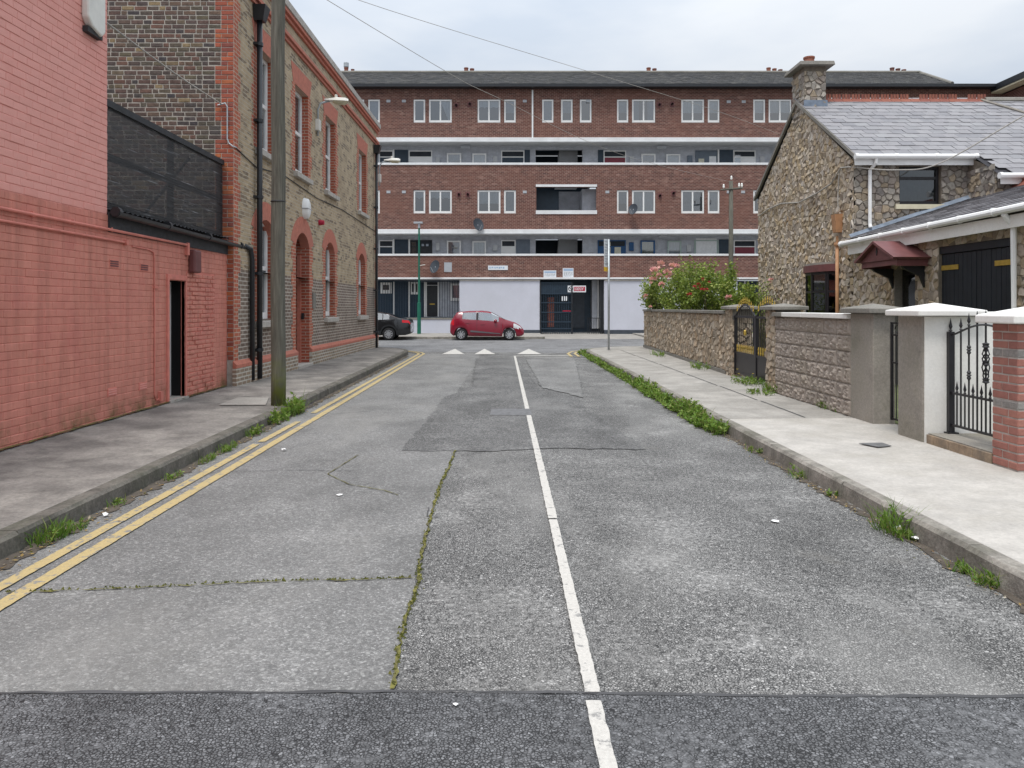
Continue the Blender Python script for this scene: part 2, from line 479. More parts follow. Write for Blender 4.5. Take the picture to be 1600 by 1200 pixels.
plain('curtain_grey', (0.35, 0.39, 0.45), 0.9, 0.12, 9, 0.3, 25)
plain('room_dark', (0.035, 0.04, 0.048), 0.9, 0.2)
pieces('roof_tile', [(0.085, 0.085, 0.085), (0.12, 0.118, 0.115), (0.10, 0.10, 0.105), (0.15, 0.145, 0.135)], 0.9, 8, 0.35, 0.4, 40)
pieces('chimney_pot_clay', [(0.34, 0.13, 0.085), (0.28, 0.11, 0.08), (0.20, 0.10, 0.085)], 0.85, 10, 0.3, 0.3, 40)
glass('window_glass')
glass('dark_glass', (0.25, 0.30, 0.30), 0.10)
glass('car_glass', (0.50, 0.56, 0.58), 0.30)
# stone house and garden walls
pieces('house_stone', [(0.56, 0.45, 0.31), (0.38, 0.30, 0.21), (0.64, 0.55, 0.42), (0.45, 0.37, 0.30), (0.70, 0.61, 0.50), (0.44, 0.32, 0.19), (0.58, 0.51, 0.43), (0.33, 0.27, 0.21), (0.60, 0.47, 0.30), (0.66, 0.60, 0.53)], 0.85, 16, 0.35, 0.8, 40, 0.012)
pieces('front_stone', [(0.389, 0.350, 0.298), (0.298, 0.266, 0.227), (0.467, 0.428, 0.376), (0.363, 0.305, 0.259), (0.259, 0.233, 0.214), (0.46, 0.38, 0.28), (0.40, 0.32, 0.23)], 0.85, 16, 0.35, 0.8, 40, 0.012)
pieces('wall_stone', [(0.486, 0.380, 0.276), (0.373, 0.308, 0.235), (0.551, 0.454, 0.341), (0.324, 0.276, 0.218), (0.583, 0.503, 0.406), (0.438, 0.316, 0.203)], 0.9, 16, 0.4, 0.9, 40, 0.012)
plain('stone_mortar', (0.19, 0.16, 0.125), 0.95, 0.25, 9, 0.6, 60)
pieces('slate', [(0.252, 0.248, 0.260), (0.277, 0.269, 0.281), (0.294, 0.286, 0.298), (0.265, 0.256, 0.269), (0.227, 0.223, 0.239), (0.302, 0.298, 0.307)], 0.55, 6, 0.22, 0.3, 30, 0.006)
plain('slate_under', (0.035, 0.034, 0.04), 0.9, 0.2)
pieces('clay_ridge', [(0.28, 0.10, 0.07), (0.33, 0.13, 0.09), (0.25, 0.09, 0.07)], 0.85, 10, 0.3, 0.4, 40)
plain('cement', (0.25, 0.235, 0.21), 0.95, 0.22, 3, 0.6, 60, grime=(0.16, 0.155, 0.13), gscale=1.5, grain=0.35)
plain('cement_light', (0.31, 0.285, 0.25), 0.95, 0.18, 3, 0.5, 60, grime=(0.22, 0.205, 0.165), gscale=1.5, grain=0.3)
pieces('rock_block', [(0.356, 0.310, 0.270), (0.391, 0.339, 0.293), (0.333, 0.293, 0.259)], 0.95, 10, 0.25, 0.5, 60, grime=(0.25, 0.22, 0.17))
pieces('pier_brick', [(0.37, 0.165, 0.13), (0.41, 0.19, 0.15), (0.32, 0.14, 0.115), (0.39, 0.17, 0.135)], 0.85, 14, 0.28, 0.4, 70)
pieces('pier_brick_grey', [(0.34, 0.32, 0.30), (0.28, 0.265, 0.25)], 0.95, 30, 0.4, 0.8, 60)
plain('pier_mortar', (0.40, 0.36, 0.33), 0.95, 0.2, 9, 0.6, 60)
plain('step_stone', (0.30, 0.225, 0.155), 0.85, 0.35, 4, 0.5, 40, grime=(0.19, 0.155, 0.12), gscale=3, grain=0.3)
plain('cream_paint', (0.62, 0.57, 0.42), 0.7, 0.1, 5, 0.1, 60)
plain('tan_pipe', (0.42, 0.22, 0.11), 0.55, 0.15, 6, 0.1, 60)
plain('garage_black', (0.012, 0.016, 0.022), 0.5, 0.2, 5, 0.15, 40)
plain('brass', (0.55, 0.38, 0.08), 0.4, 0.15, 20, 0.0, metal=0.6)
plain('yellow_plastic', (0.75, 0.45, 0.02), 0.5, 0.05)
plain('iron', (0.012, 0.011, 0.014), 0.4, 0.3, 20, 0.1, 80, spec=0.5)
plain('green_post', (0.012, 0.13, 0.085), 0.45, 0.1)
plain('sign_white', (0.72, 0.74, 0.77), 0.5, 0.04)
plain('sign_blue', (0.33, 0.45, 0.62), 0.5, 0.04)
plain('sign_red', (0.42, 0.012, 0.045), 0.5, 0.05)
plain('sign_grey', (0.40, 0.42, 0.45), 0.5, 0.05)
plain('porcelain', (0.82, 0.82, 0.78), 0.2, 0.03)
plain('cable_black', (0.03, 0.03, 0.032), 0.6, 0.1)
plain('cable_grey', (0.36, 0.34, 0.31), 0.7, 0.15)
plain('paper', (0.78, 0.78, 0.77), 0.8, 0.08)
plain('iron_cover', (0.17, 0.17, 0.172), 0.6, 0.25, 15, 0.5, 90, metal=0.3)
# cars
plain('car_red', (0.21, 0.006, 0.022), 0.22, 0.03, 2, 0.0, spec=0.6)
plain('car_black', (0.008, 0.009, 0.011), 0.18, 0.03, 2, 0.0, spec=0.6)
for _n in ('car_red', 'car_black'):
    bb = [n for n in MATS[_n].node_tree.nodes if n.type == 'BSDF_PRINCIPLED'][0]
    bb.inputs["Coat Weight"].default_value = 0.35
    bb.inputs["Coat Roughness"].default_value = 0.05
plain('tyre', (0.012, 0.012, 0.013), 0.85, 0.2, 20, 0.0)
plain('alloy', (0.55, 0.56, 0.58), 0.3, 0.05, 9, 0.0, metal=0.8)
plain('car_trim', (0.02, 0.02, 0.022), 0.5, 0.1)
plain('car_trim_grey', (0.11, 0.11, 0.12), 0.5, 0.1)
plain('tail_red', (0.55, 0.01, 0.02), 0.2, 0.05)
plain('head_clear', (0.62, 0.64, 0.66), 0.12, 0.05)
# plants
leafmat('leaf_rose', [(0.09, 0.14, 0.035), (0.26, 0.33, 0.06), (0.15, 0.22, 0.04), (0.36, 0.41, 0.08), (0.12, 0.17, 0.06), (0.42, 0.45, 0.12)])
leafmat('leaf_weed', [(0.08, 0.15, 0.025), (0.15, 0.27, 0.035), (0.20, 0.31, 0.05), (0.10, 0.19, 0.03), (0.27, 0.34, 0.08), (0.22, 0.20, 0.09)])
leafmat('moss_blade', [(0.10, 0.10, 0.02), (0.16, 0.15, 0.04), (0.07, 0.07, 0.03)])
leafmat('leaf_grass', [(0.05, 0.12, 0.012), (0.09, 0.19, 0.02), (0.14, 0.23, 0.035), (0.22, 0.24, 0.07)])
leafmat('petal_pink', [(0.80, 0.33, 0.38), (0.86, 0.48, 0.47), (0.80, 0.40, 0.36)])
leafmat('petal_red', [(0.50, 0.01, 0.055), (0.62, 0.02, 0.10), (0.40, 0.01, 0.04)])
leafmat('petal_yellow', [(0.8, 0.55, 0.02), (0.85, 0.62, 0.04)])
leafmat('litter_leaf', [(0.30, 0.17, 0.05), (0.42, 0.30, 0.10), (0.18, 0.10, 0.05), (0.55, 0.50, 0.40), (0.12, 0.08, 0.05)])
plain('stem', (0.09, 0.10, 0.03), 0.8, 0.2)
plain('rose_hip_stem', (0.10, 0.09, 0.05), 0.8, 0.2)

# black debris netting: see-through weave
m = bpy.data.materials.new('netting')
m.use_nodes = True
nt = m.node_tree
nt.nodes.clear()
o_ = N(nt, "ShaderNodeOutputMaterial")
tr = N(nt, "ShaderNodeBsdfTransparent")
df = N(nt, "ShaderNodeBsdfPrincipled")
df.inputs["Roughness"].default_value = 0.6
v = wcoords(nt, (1, 0.8, 26))
nn = noise_n(nt, v, 1.5, 5, 0.6)
nt.links.new(ramp(nt, nn, [(0.35, (0.014, 0.015, 0.017)), (0.63, (0.035, 0.037, 0.04)), (0.72, (0.30, 0.31, 0.33))]), df.inputs["Base Color"])
fc = ramp(nt, nn, [(0.35, (0.76,) * 3), (0.75, (0.94,) * 3)])
mx = N(nt, "ShaderNodeMixShader")
nt.links.new(fc, mx.inputs[0])
nt.links.new(tr.outputs[0], mx.inputs[1])
nt.links.new(df.outputs[0], mx.inputs[2])
nt.links.new(mx.outputs[0], o_.inputs[0])
MATS['netting'] = m

# ------------------------------------------------------------------ mesh helpers
def wloc(o):
    v = Vector((0, 0, 0))
    while o is not None:
        v += o.location
        o = o.parent
    return v
class Fr:
    """wall frame: u along, v up, d outward"""
    def __init__(s, O, U, Nn):
        s.O, s.U, s.N = Vector(O), Vector(U).normalized(), Vector(Nn).normalized()
    def p(s, u, v, d=0.0):
        return s.O + s.U * u + Vector((0, 0, v)) + s.N * d
class MB:
    def __init__(s):
        s.v, s.f = [], []
    def add(s, pts):
        i = len(s.v)
        s.v += [tuple(p) for p in pts]
        return i
    def poly(s, pts):
        i = s.add(pts)
        s.f.append(tuple(range(i, i + len(pts))))
    def hexa(s, p):     # 8 points: bottom ring 0-3, top ring 4-7
        i = s.add(p)
        for q in ((0, 3, 2, 1), (4, 5, 6, 7), (0, 1, 5, 4), (1, 2, 6, 5), (2, 3, 7, 6), (3, 0, 4, 7)):
            s.f.append(tuple(i + k for k in q))
    def box(s, x0, x1, y0, y1, z0, z1):
        s.hexa([(x0, y0, z0), (x1, y0, z0), (x1, y1, z0), (x0, y1, z0), (x0, y0, z1), (x1, y0, z1), (x1, y1, z1), (x0, y1, z1)])
        return s
    def fbox(s, fr, u0, u1, v0, v1, d0, d1):
        p = fr.p
        s.hexa([p(u0, v0, d0), p(u1, v0, d0), p(u1, v0, d1), p(u0, v0, d1), p(u0, v1, d0), p(u1, v1, d0), p(u1, v1, d1), p(u0, v1, d1)])
        return s
    def prism(s, pts, vec):
        n = len(pts)
        vec = Vector(vec)
        i = s.add(pts)
        j = s.add([Vector(p) + vec for p in pts])
        s.f.append(tuple(range(i + n - 1, i - 1, -1)))
        s.f.append(tuple(range(j, j + n)))
        for k in range(n):
            l = (k + 1) % n
            s.f.append((i + k, i + l, j + l, j + k))
        return s
    def tube(s, pts, r, n=8, cap=True):
        pts = [Vector(p) for p in pts]
        rs = r if isinstance(r, (list, tuple)) else [r] * len(pts)
        rings = []
        ref = None
        for k, p in enumerate(pts):
            d = (pts[min(k + 1, len(pts) - 1)] - pts[max(k - 1, 0)])
            d.normalize()
            if ref is None:
                ref = Vector((0, 0, 1)) if abs(d.z) < 0.9 else Vector((1, 0, 0))
            a = d.cross(ref)
            if a.length < 1e-4:
                a = d.cross(Vector((0, 1, 0.3)))
            a.normalize()
            b = d.cross(a)
            ref = b.cross(d) if False else ref
            rings.append(s.add([p + (a * math.cos(2 * math.pi * t / n) + b * math.sin(2 * math.pi * t / n)) * rs[k] for t in range(n)]))
        for a, b in zip(rings, rings[1:]):
            for t in range(n):
                u = (t + 1) % n
                s.f.append((a + t, a + u, b + u, b + t))
        if cap:
            s.f.append(tuple(rings[0] + t for t in range(n - 1, -1, -1)))
            s.f.append(tuple(rings[-1] + t for t in range(n)))
        return s
    def lathe(s, prof, c, axis='z', n=16, a0=0.0, a1=2 * math.pi):
        c = Vector(c)
        full = abs(a1 - a0 - 2 * math.pi) < 1e-6
        m = n if full else n + 1
        rings = []
        for r, h in prof:
            ring = []
            for t in range(m):
                a = a0 + (a1 - a0) * t / n
                x, y = r * math.cos(a), r * math.sin(a)
                ring.append(c + (Vector((x, y, h)) if axis == 'z' else Vector((x, h, y)) if axis == 'y' else Vector((h, x, y))))
            rings.append(s.add(ring))
        for a, b in zip(rings, rings[1:]):
            for t in range(n):
                u = (t + 1) % m
                s.f.append((a + t, a + u, b + u, b + t))
        return s
    def build(s, name, mat, parent=None, smooth=False, bevel=0.0, tri=False):
        off = wloc(parent) if parent is not None else Vector((0, 0, 0))
        me = bpy.data.meshes.new(name)
        me.from_pydata([(x - off.x, y - off.y, z - off.z) for x, y, z in s.v], [], s.f)
        me.materials.append(MATS[mat])
        if smooth:
            me.polygons.foreach_set("use_smooth", [True] * len(me.polygons))
        o = bpy.data.objects.new(name, me)
        col.objects.link(o)
        o.parent = parent
        if bevel > 0:
            b = o.modifiers.new("Bevel", 'BEVEL')
            b.width = bevel
            b.segments = 2
            b.limit_method = 'ANGLE'
        return o
def tag(o, label=None, cat=None, group=None, kind=None):
    if label: o["label"] = label
    if cat: o["category"] = cat
    if group: o["group"] = group
    if kind: o["kind"] = kind
    return o
def empty(name, loc, label=None, cat=None, group=None, kind=None):
    o = bpy.data.objects.new(name, None)
    o.location = loc
    o.empty_display_size = 0.2
    col.objects.link(o)
    return tag(o, label, cat, group, kind)
def single(name, mb, mat, label, cat, group=None, smooth=False, bevel=0.0, kind=None):
    """a one-mesh thing with its origin at its base"""
    xs = [v[0] for v in mb.v]; ys = [v[1] for v in mb.v]; zs = [v[2] for v in mb.v]
    c = Vector(((min(xs) + max(xs)) / 2, (min(ys) + max(ys)) / 2, min(zs)))
    mb.v = [(x - c.x, y - c.y, z - c.z) for x, y, z in mb.v]
    o = mb.build(name, mat, None, smooth, bevel)
    o.location = c
    return tag(o, label, cat, group, kind)
def copy_tree(o, parent=None):
    c = o.copy()
    col.objects.link(c)
    c.parent = parent
    for ch in o.children:
        copy_tree(ch, c)
    return c
def place(mesh, name, loc, parent, rot=(0, 0, 0), scale=(1, 1, 1)):
    o = bpy.data.objects.new(name, mesh)
    o.location = Vector(loc) - wloc(parent)
    o.rotation_euler = rot
    o.scale = scale
    col.objects.link(o)
    o.parent = parent
    return o

def holed(mb, fr, u0, u1, v0, v1, holes, th, d=0.0):
    """wall sheet with rectangular openings and reveals th deep (front at d)"""
    us = sorted({u0, u1, *[min(max(h[k], u0), u1) for h in holes for k in (0, 1)]})
    vs_ = sorted({v0, v1, *[min(max(h[k], v0), v1) for h in holes for k in (2, 3)]})
    for a, b in zip(us, us[1:]):
        for c, e in zip(vs_, vs_[1:]):
            mu, mv = (a + b) / 2, (c + e) / 2
            if any(h[0] < mu < h[1] and h[2] < mv < h[3] for h in holes):
                continue
            mb.poly([fr.p(a, c, d), fr.p(b, c, d), fr.p(b, e, d), fr.p(a, e, d)])
    for h in holes:
        a, b, c, e = h[:4]
        for q in (((a, c), (b, c)), ((b, c), (b, e)), ((b, e), (a, e)), ((a, e), (a, c))):
            (x0, y0), (x1, y1) = q
            if x0 == x1 and x0 in (u0, u1) or y0 == y1 and y0 in (v0, v1):
                continue
            mb.poly([fr.p(x0, y0, d), fr.p(x0, y0, d - th), fr.p(x1, y1, d - th), fr.p(x1, y1, d)])
    # outer edges and back
    for q in (((u0, v0), (u0, v1)), ((u0, v1), (u1, v1)), ((u1, v1), (u1, v0)), ((u1, v0), (u0, v0))):
        (x0, y0), (x1, y1) = q
        mb.poly([fr.p(x0, y0, d), fr.p(x1, y1, d), fr.p(x1, y1, d - th), fr.p(x0, y0, d - th)])
    return mb

# ------------------------------------------------------------------ Voronoi stones
def clip(poly, n, c):       # keep points with n.p <= c
    out = []
    for i in range(len(poly)):
        a, b = poly[i], poly[(i + 1) % len(poly)]
        da = n[0] * a[0] + n[1] * a[1] - c
        db = n[0] * b[0] + n[1] * b[1] - c
        if da <= 0: out.append(a)
        if (da < 0 < db) or (db < 0 < da):
            t = da / (da - db)
            out.append((a[0] + (b[0] - a[0]) * t, a[1] + (b[1] - a[1]) * t))
    return out
def voronoi(u0, u1, v0, v1, cu, cv, rnd, holes=(), halfs=(), gap=0.008, jit=0.42):
    nu, nv = max(1, round((u1 - u0) / cu)), max(1, round((v1 - v0) / cv))
    cu, cv = (u1 - u0) / nu, (v1 - v0) / nv
    pts = {}
    for i in range(-2, nu + 2):
        for j in range(-2, nv + 2):
            off = 0.5 * (j % 2)
            pts[i, j] = (u0 + (i + 0.25 + off * 0.5 + rnd.uniform(0, .5) + rnd.uniform(-jit, jit) * .6) * cu, v0 + (j + 0.5 + rnd.uniform(-jit, jit)) * cv)
    out = []
    for i in range(-1, nu + 1):
        for j in range(-1, nv + 1):
            p = pts[i, j]
            poly = [(p[0] - 2 * cu, p[1] - 2 * cv), (p[0] + 2 * cu, p[1] - 2 * cv), (p[0] + 2 * cu, p[1] + 2 * cv), (p[0] - 2 * cu, p[1] + 2 * cv)]
            for a in range(i - 2, i + 3):
                for b in range(j - 2, j + 3):
                    if (a, b) == (i, j) or (a, b) not in pts: continue
                    q = pts[a, b]
                    n = (q[0] - p[0], q[1] - p[1])
                    l = math.hypot(*n)
                    if l < 1e-6: continue
                    n = (n[0] / l, n[1] / l)
                    poly = clip(poly, n, n[0] * (p[0] + q[0]) / 2 + n[1] * (p[1] + q[1]) / 2 - gap / 2)
                    if not poly: break
                if not poly: break
            for n, c in (((-1, 0), -u0), ((1, 0), u1), ((0, -1), -v0), ((0, 1), v1), *halfs):
                if poly: poly = clip(poly, n, c)
            for h in holes:
                if not poly: break
                cx = sum(x for x, _ in poly) / len(poly); cy = sum(y for _, y in poly) / len(poly)
                seps = [(h[0] - cx, (1, 0), h[0]), (cx - h[1], (-1, 0), -h[1]), (h[2] - cy, (0, 1), h[2]), (cy - h[3], (0, -1), -h[3])]
                s_, n, c = max(seps)
                if s_ < 0: poly = []
                elif s_ < 2 * max(cu, cv): poly = clip(poly, n, c)
            if len(poly) >= 3:
                ar = abs(sum(poly[k][0] * poly[(k + 1) % len(poly)][1] - poly[(k + 1) % len(poly)][0] * poly[k][1] for k in range(len(poly)))) / 2
                if ar > 0.12 * cu * cv:
                    out.append(poly)
    return out
def stone_pts(poly, fr, rnd, depth):
    cx = sum(x for x, _ in poly) / len(poly); cy = sum(y for _, y in poly) / len(poly)
    d = depth * rnd.uniform(0.55, 1.25)
    tu, tv = rnd.uniform(-.25, .25), rnd.uniform(-.3, .2)
    lo = [fr.p(x, y, 0.0) for x, y in poly]
    mid = [fr.p(cx + (x - cx) * .97, cy + (y - cy) * .97, d * .6) for x, y in poly]
    hi = [fr.p(cx + (x - cx) * .72, cy + (y - cy) * .72, d + (x - cx) * tu + (y - cy) * tv) for x, y in poly]
    return lo, mid, hi, fr.p(cx, cy, 0)
def stone_add(mb, lo, mid, hi):
    n = len(lo)
    a, b, c = mb.add(lo), mb.add(mid), mb.add(hi)
    for k in range(n):
        l = (k + 1) % n
        mb.f.append((a + k, a + l, b + l, b + k))
        mb.f.append((b + k, b + l, c + l, c + k))
    mb.f.append(tuple(range(c, c + n)))
def lay_stones(jobs, parent, limit=300):
    """jobs: (polys, frame, material, depth); the ones that show largest become objects, the rest one stuff part per material"""
    rnd = random.Random(5)
    allst = []
    for polys, fr, mat, depth in jobs:
        for p in polys:
            lo, mid, hi, c = stone_pts(p, fr, rnd, depth)
            ar = abs(sum(p[k][0] * p[(k + 1) % len(p)][1] - p[(k + 1) % len(p)][0] * p[k][1] for k in range(len(p)))) / 2
            dv = c - Vector((0, 0, H))
            vis = ar / dv.length_squared * abs(fr.N.dot(dv.normalized()))
            px = CX + c.x / c.y * F
            if not (-20 < px < 1620): vis *= 0.01
            allst.append((vis, lo, mid, hi, c, mat))
    allst.sort(key=lambda t: -t[0])
    rest = {}
    for k, (vis, lo, mid, hi, c, mat) in enumerate(allst):
        if k < limit:
            mb = MB()
            stone_add(mb, [p - c for p in lo], [p - c for p in mid], [p - c for p in hi])
            me = bpy.data.meshes.new('stone')
            me.from_pydata(mb.v, [], mb.f)
            me.materials.append(MATS[mat])
            place(me, 'stone', c, parent)
        else:
            stone_add(rest.setdefault(mat, MB()), lo, mid, hi)
    for mat, mb in rest.items():
        mb.build('small_stones', mat, parent)["kind"] = "stuff"
def lay_bricks(items, parent, mats, name='brick', limit=300, seed=3):
    """items: (vis, centre, U, N, length, height, depth, matkey): unit bricks with worn edges, shared meshes"""
    rnd = random.Random(seed)
    cache = {}
    items.sort(key=lambda t: -t[0])
    rest = {}
    def verts(L, Hh, D, s):
        r2 = random.Random(s)
        j = lambda k: r2.uniform(-k, k)
        e = min(0.006, Hh * .12)
        out = []
        for d, inset in ((0.0, 0.0), (D - e, 0.0), (D, e)):
            for su, sv in ((-1, -1), (1, -1), (1, 1), (-1, 1)):
                out.append((su * (L / 2 - inset) + j(.002), sv * (Hh / 2 - inset) + j(.0015), d + (j(.0015) if d else 0)))
        return out
    fcs = [(0, 1, 5, 4), (1, 2, 6, 5), (2, 3, 7, 6), (3, 0, 4, 7), (4, 5, 9, 8), (5, 6, 10, 9), (6, 7, 11, 10), (7, 4, 8, 11), (8, 9, 10, 11)]
    for k, (vis, c, U, Nn, L, Hh, D, mk) in enumerate(items):
        var = rnd.randrange(4)
        vv = verts(L, Hh, D, var)
        if k < limit:
            key = (round(L, 3), round(Hh, 3), round(D, 3), var, mk, tuple(round(t, 3) for t in U))
            if key not in cache:
                me = bpy.data.meshes.new(name)
                me.from_pydata([tuple(U * a + Vector((0, 0, b)) + Nn * d) for a, b, d in vv], [], fcs)
                me.materials.append(MATS[mats[mk]])
                cache[key] = me
            place(cache[key], name, c + Nn * rnd.uniform(-.002, .002), parent)
        else:
            mb = rest.setdefault(mk, MB())
            i = mb.add([c + U * a + Vector((0, 0, b)) + Nn * d for a, b, d in vv])
            mb.f += [tuple(i + q for q in f) for f in fcs]
    for mk, mb in rest.items():
        mb.build('small_%ss' % name, mats[mk], parent)["kind"] = "stuff"
def visw(c, area, Nn):
    dv = c - Vector((0, 0, H))
    px = CX + c.x / max(c.y, .1) * F
    py = HY - (c.z - H) / max(c.y, .1) * F
    k = 1.0 if (-30 < px < 1630 and -30 < py < 1230) else 0.001
    return k * area / dv.length_squared * abs(Nn.dot(dv.normalized()))

# ================================================================== GROUND, ROAD, PAVEMENTS
XL, XR, KH = -3.26, 2.92, 0.137
def sheet(name, pts, mat, z, kind='structure', label=None, jag=0.0, seed=1, parent=None):
    """flat patch with an uneven edge"""
    rnd = random.Random(seed)
    out = []
    for a, b in zip(pts, pts[1:] + pts[:1]):
        a, b = Vector((a[0], a[1], 0)), Vector((b[0], b[1], 0))
        n = max(1, int((b - a).length / 0.12)) if jag else 1
        t = (b - a).normalized()
        nn = Vector((-t.y, t.x, 0))
        for k in range(n):
            p = a + (b - a) * (k / n)
            if jag and k: p = p + nn * rnd.uniform(-jag, jag)
            out.append((p.x, p.y, z))
    mb = MB()
    mb.poly(out)
    o = mb.build(name, mat, parent)
    return tag(o, label, None, None, kind)
mb = MB()
mb.poly([(-400, -60, 0), (400, -60, 0), (400, 900, 0), (-400, 900, 0)])
tag(mb.build('road', 'asphalt_old'), 'worn grey asphalt street running to the block of flats', kind='structure')
g = lambda px, py: tuple(G(px, py))[:2]
sheet('cross_street_surface', [(-60, 28.3), (XL, 28.3), (2.6, 27.6), (60, 28.3), (60, 39.8), (-60, 39.8)], 'asphalt_far', 0.004, jag=0.02, seed=3, label='smooth grey tarmac of the cross street before the flats')
sheet('road_patch', [(XL + .02, 3.26), (-.47, 3.26), (-.53, 4.66), (-.57, 7.0), (-.54, 8.85), (-.95, 9.0), (-1.0, 11.5), (-.9, 14.5), (-.75, 22.0), (-.8, 27.0), (XL + .02, 27.0)], 'asphalt_smooth', 0.004, jag=0.012, seed=4, label='smoother pale asphalt bay beside the double yellow lines')
sheet('road_patch', [g(628, 705), g(668, 655), g(694, 622), g(738, 602), g(744, 560), g(806, 560), g(842, 607), g(905, 622), g(914, 640), g(960, 668), g(1010, 703), g(870, 701), g(760, 706)], 'asphalt_patch', 0.008, jag=0.035, seed=5, label='dark coarse asphalt patch round the iron cover')
sheet('road_patch', [g(822, 562), g(899, 562), g(912, 622), g(846, 606)], 'asphalt_smooth', 0.012, jag=0.03, seed=8, label='pale worn rectangle of asphalt beside the dark patch')
sheet('road_patch', [(-6.0, -6), (6.0, -6), (6.0, 3.21), (1.2, 3.235), (-.2, 3.27), (-6.0, 3.24)], 'asphalt_dark', 0.008, jag=0.008, seed=6, label='newest dark asphalt strip across the street')
mb = MB()
def ribbon(mb, pts, w, z, jag=0.0, seed=0, step=0.1):
    rnd = random.Random(seed)
    P = [Vector((p[0], p[1], z)) for p in pts]
    q = []
    for a, b in zip(P, P[1:]):
        n = max(1, int((b - a).length / step))
        q += [a + (b - a) * (k / n) for k in range(n)]
    q.append(P[-1])
    L = []
    for k, p in enumerate(q):
        t = (q[min(k + 1, len(q) - 1)] - q[max(k - 1, 0)]).normalized()
        nn = Vector((-t.y, t.x, 0))
        s = rnd.uniform(-jag, jag)
        L.append((p + nn * (w / 2 + rnd.uniform(-jag, jag)) + nn * s, p - nn * (w / 2 + rnd.uniform(-jag, jag)) + nn * s))
    for (a, b), (c, d) in zip(L, L[1:]):
        mb.poly([b, d, c, a])
    return mb
# tar joint between the strips, mossy cracks
mb = MB(); ribbon(mb, [(-6, 3.25), (-.2, 3.28), (1.2, 3.245), (6, 3.215)], 0.02, 0.0105, 0.006, 2)
tag(mb.build('tar_joint', 'tar'), 'black tar seam where two asphalt strips meet', kind='structure')
cr = [[(-.475, 3.3), (-.51, 4.0), (-.50, 4.55), (-.53, 4.9), (-.56, 6.0), (-.575, 7.0), (-.55, 8.0), (-.54, 8.8)],
      [(-2.85, 4.42), (-2.2, 4.48), (-1.4, 4.6), (-.9, 4.62), (-.53, 4.66)],
      [g(560, 712), g(512, 742), g(545, 758), g(600, 768), g(622, 775)], [g(670, 795), g(668, 808), g(690, 810)], [(-3.0, 7.6), (-2.2, 7.75), (-1.5, 7.7)], [g(520, 648), g(565, 644), g(610, 646)]]
for k, pts in enumerate(cr):
    mb = MB(); ribbon(mb, pts, 0.018 if k < 1 else 0.010, 0.012, 0.008 if k < 2 else 0.004, 10 + k, 0.05)
    tag(mb.build('road_crack', 'moss' if k < 3 else 'tar'), None, kind='structure')
# fine moss tufts standing in the widest crack
mb = MB()
rnd = random.Random(9)
for k in range(420):
    a = rnd.choice(cr[:2] + [cr[0]]); i = rnd.randrange(len(a) - 1); t = rnd.random()
    x, y = a[i][0] + (a[i + 1][0] - a[i][0]) * t + rnd.gauss(0, .012), a[i][1] + (a[i + 1][1] - a[i][1]) * t + rnd.gauss(0, .008)
    s = rnd.uniform(.004, .011)
    mb.poly([(x - s, y, .012), (x + s, y + rnd.uniform(-s, s), .012), (x + rnd.uniform(-s, s), y + rnd.uniform(-s, s), .014 + s * 1.3)])
tag(mb.build('crack_moss', 'moss_blade'), 'yellow green moss growing along the road cracks', kind='stuff')

# painted lines
def line(name, pts, w, z, mat, jag, seed, label):
    mb = MB(); ribbon(mb, pts, w, z, jag * .45, seed, 0.035)
    return tag(mb.build(name, mat), label, kind='structure')
def arc(cx, cy, r, a0, a1, n=10):
    return [(cx + r * math.cos(R(a0 + (a1 - a0) * k / n)), cy + r * math.sin(R(a0 + (a1 - a0) * k / n))) for k in range(n + 1)]
line('white_centre_line', [(.345, -4), (.375, 2.5), (.38, 3.2)], .064, .013, 'white_paint', .004, 1, None)
line('white_centre_line', [(.385, 3.27), (.39, 5.93)], .064, .013, 'white_paint', .004, 2, None)
line('white_centre_line', [(.392, 5.96), (.40, 12), (.415, 25.6)], .07, .013, 'white_paint', .005, 3, 'long worn white line down the middle of the street')
line('white_stop_line', [(.37, 25.75), (2.25, 25.9)], .22, .013, 'white_paint', .006, 4, 'white give way line across the right lane')
line('yellow_line', [(-2.945, -4), (-2.945, 9.2)], .09, .013, 'yellow_paint', .004, 5, None)
line('yellow_line', [(-2.94, 9.35), (-2.93, 11.0)], .09, .013, 'yellow_paint', .006, 6, None)
line('yellow_line', [(-2.93, 11.9), (-2.92, 26.5)] + [(p[0], p[1]) for p in arc(-6.3, 26.6, 3.38, 3, 80)] + [(-9, 30.0), (-20, 30.0)], .09, .013, 'yellow_paint', .005, 7, None)
line('yellow_line', [(-2.76, -4), (-2.76, 26.5)] + [(p[0], p[1]) for p in arc(-6.3, 26.6, 3.56, 3, 80)] + [(-9, 30.2), (-20, 30.2)], .10, .013, 'yellow_paint', .005, 8, 'double yellow lines painted beside the dark kerb')
line('yellow_line', [(2.30, 25.5), (2.32, 27.2)] + arc(5.6, 27.3, 3.2, 176, 100) + [(9, 30.5), (20, 30.5)], .10, .013, 'yellow_paint', .006, 9, None)
line('yellow_line', [(2.55, 25.5), (2.56, 27.2)] + arc(5.6, 27.3, 2.98, 176, 100) + [(9, 30.3), (20, 30.3)], .10, .013, 'yellow_paint', .006, 10, None)
for a, b, c in ((690, 726, 711), (741, 774, 757), (808, 846, 826)):
    p0, p1, p2 = G(a, 554.0), G(b, 554.0), G(c, 545.5)
    sheet('white_ramp_triangle', [tuple(p0)[:2], tuple(p1)[:2], tuple(p2)[:2]], 'white_paint', .0135, jag=.012, seed=a)
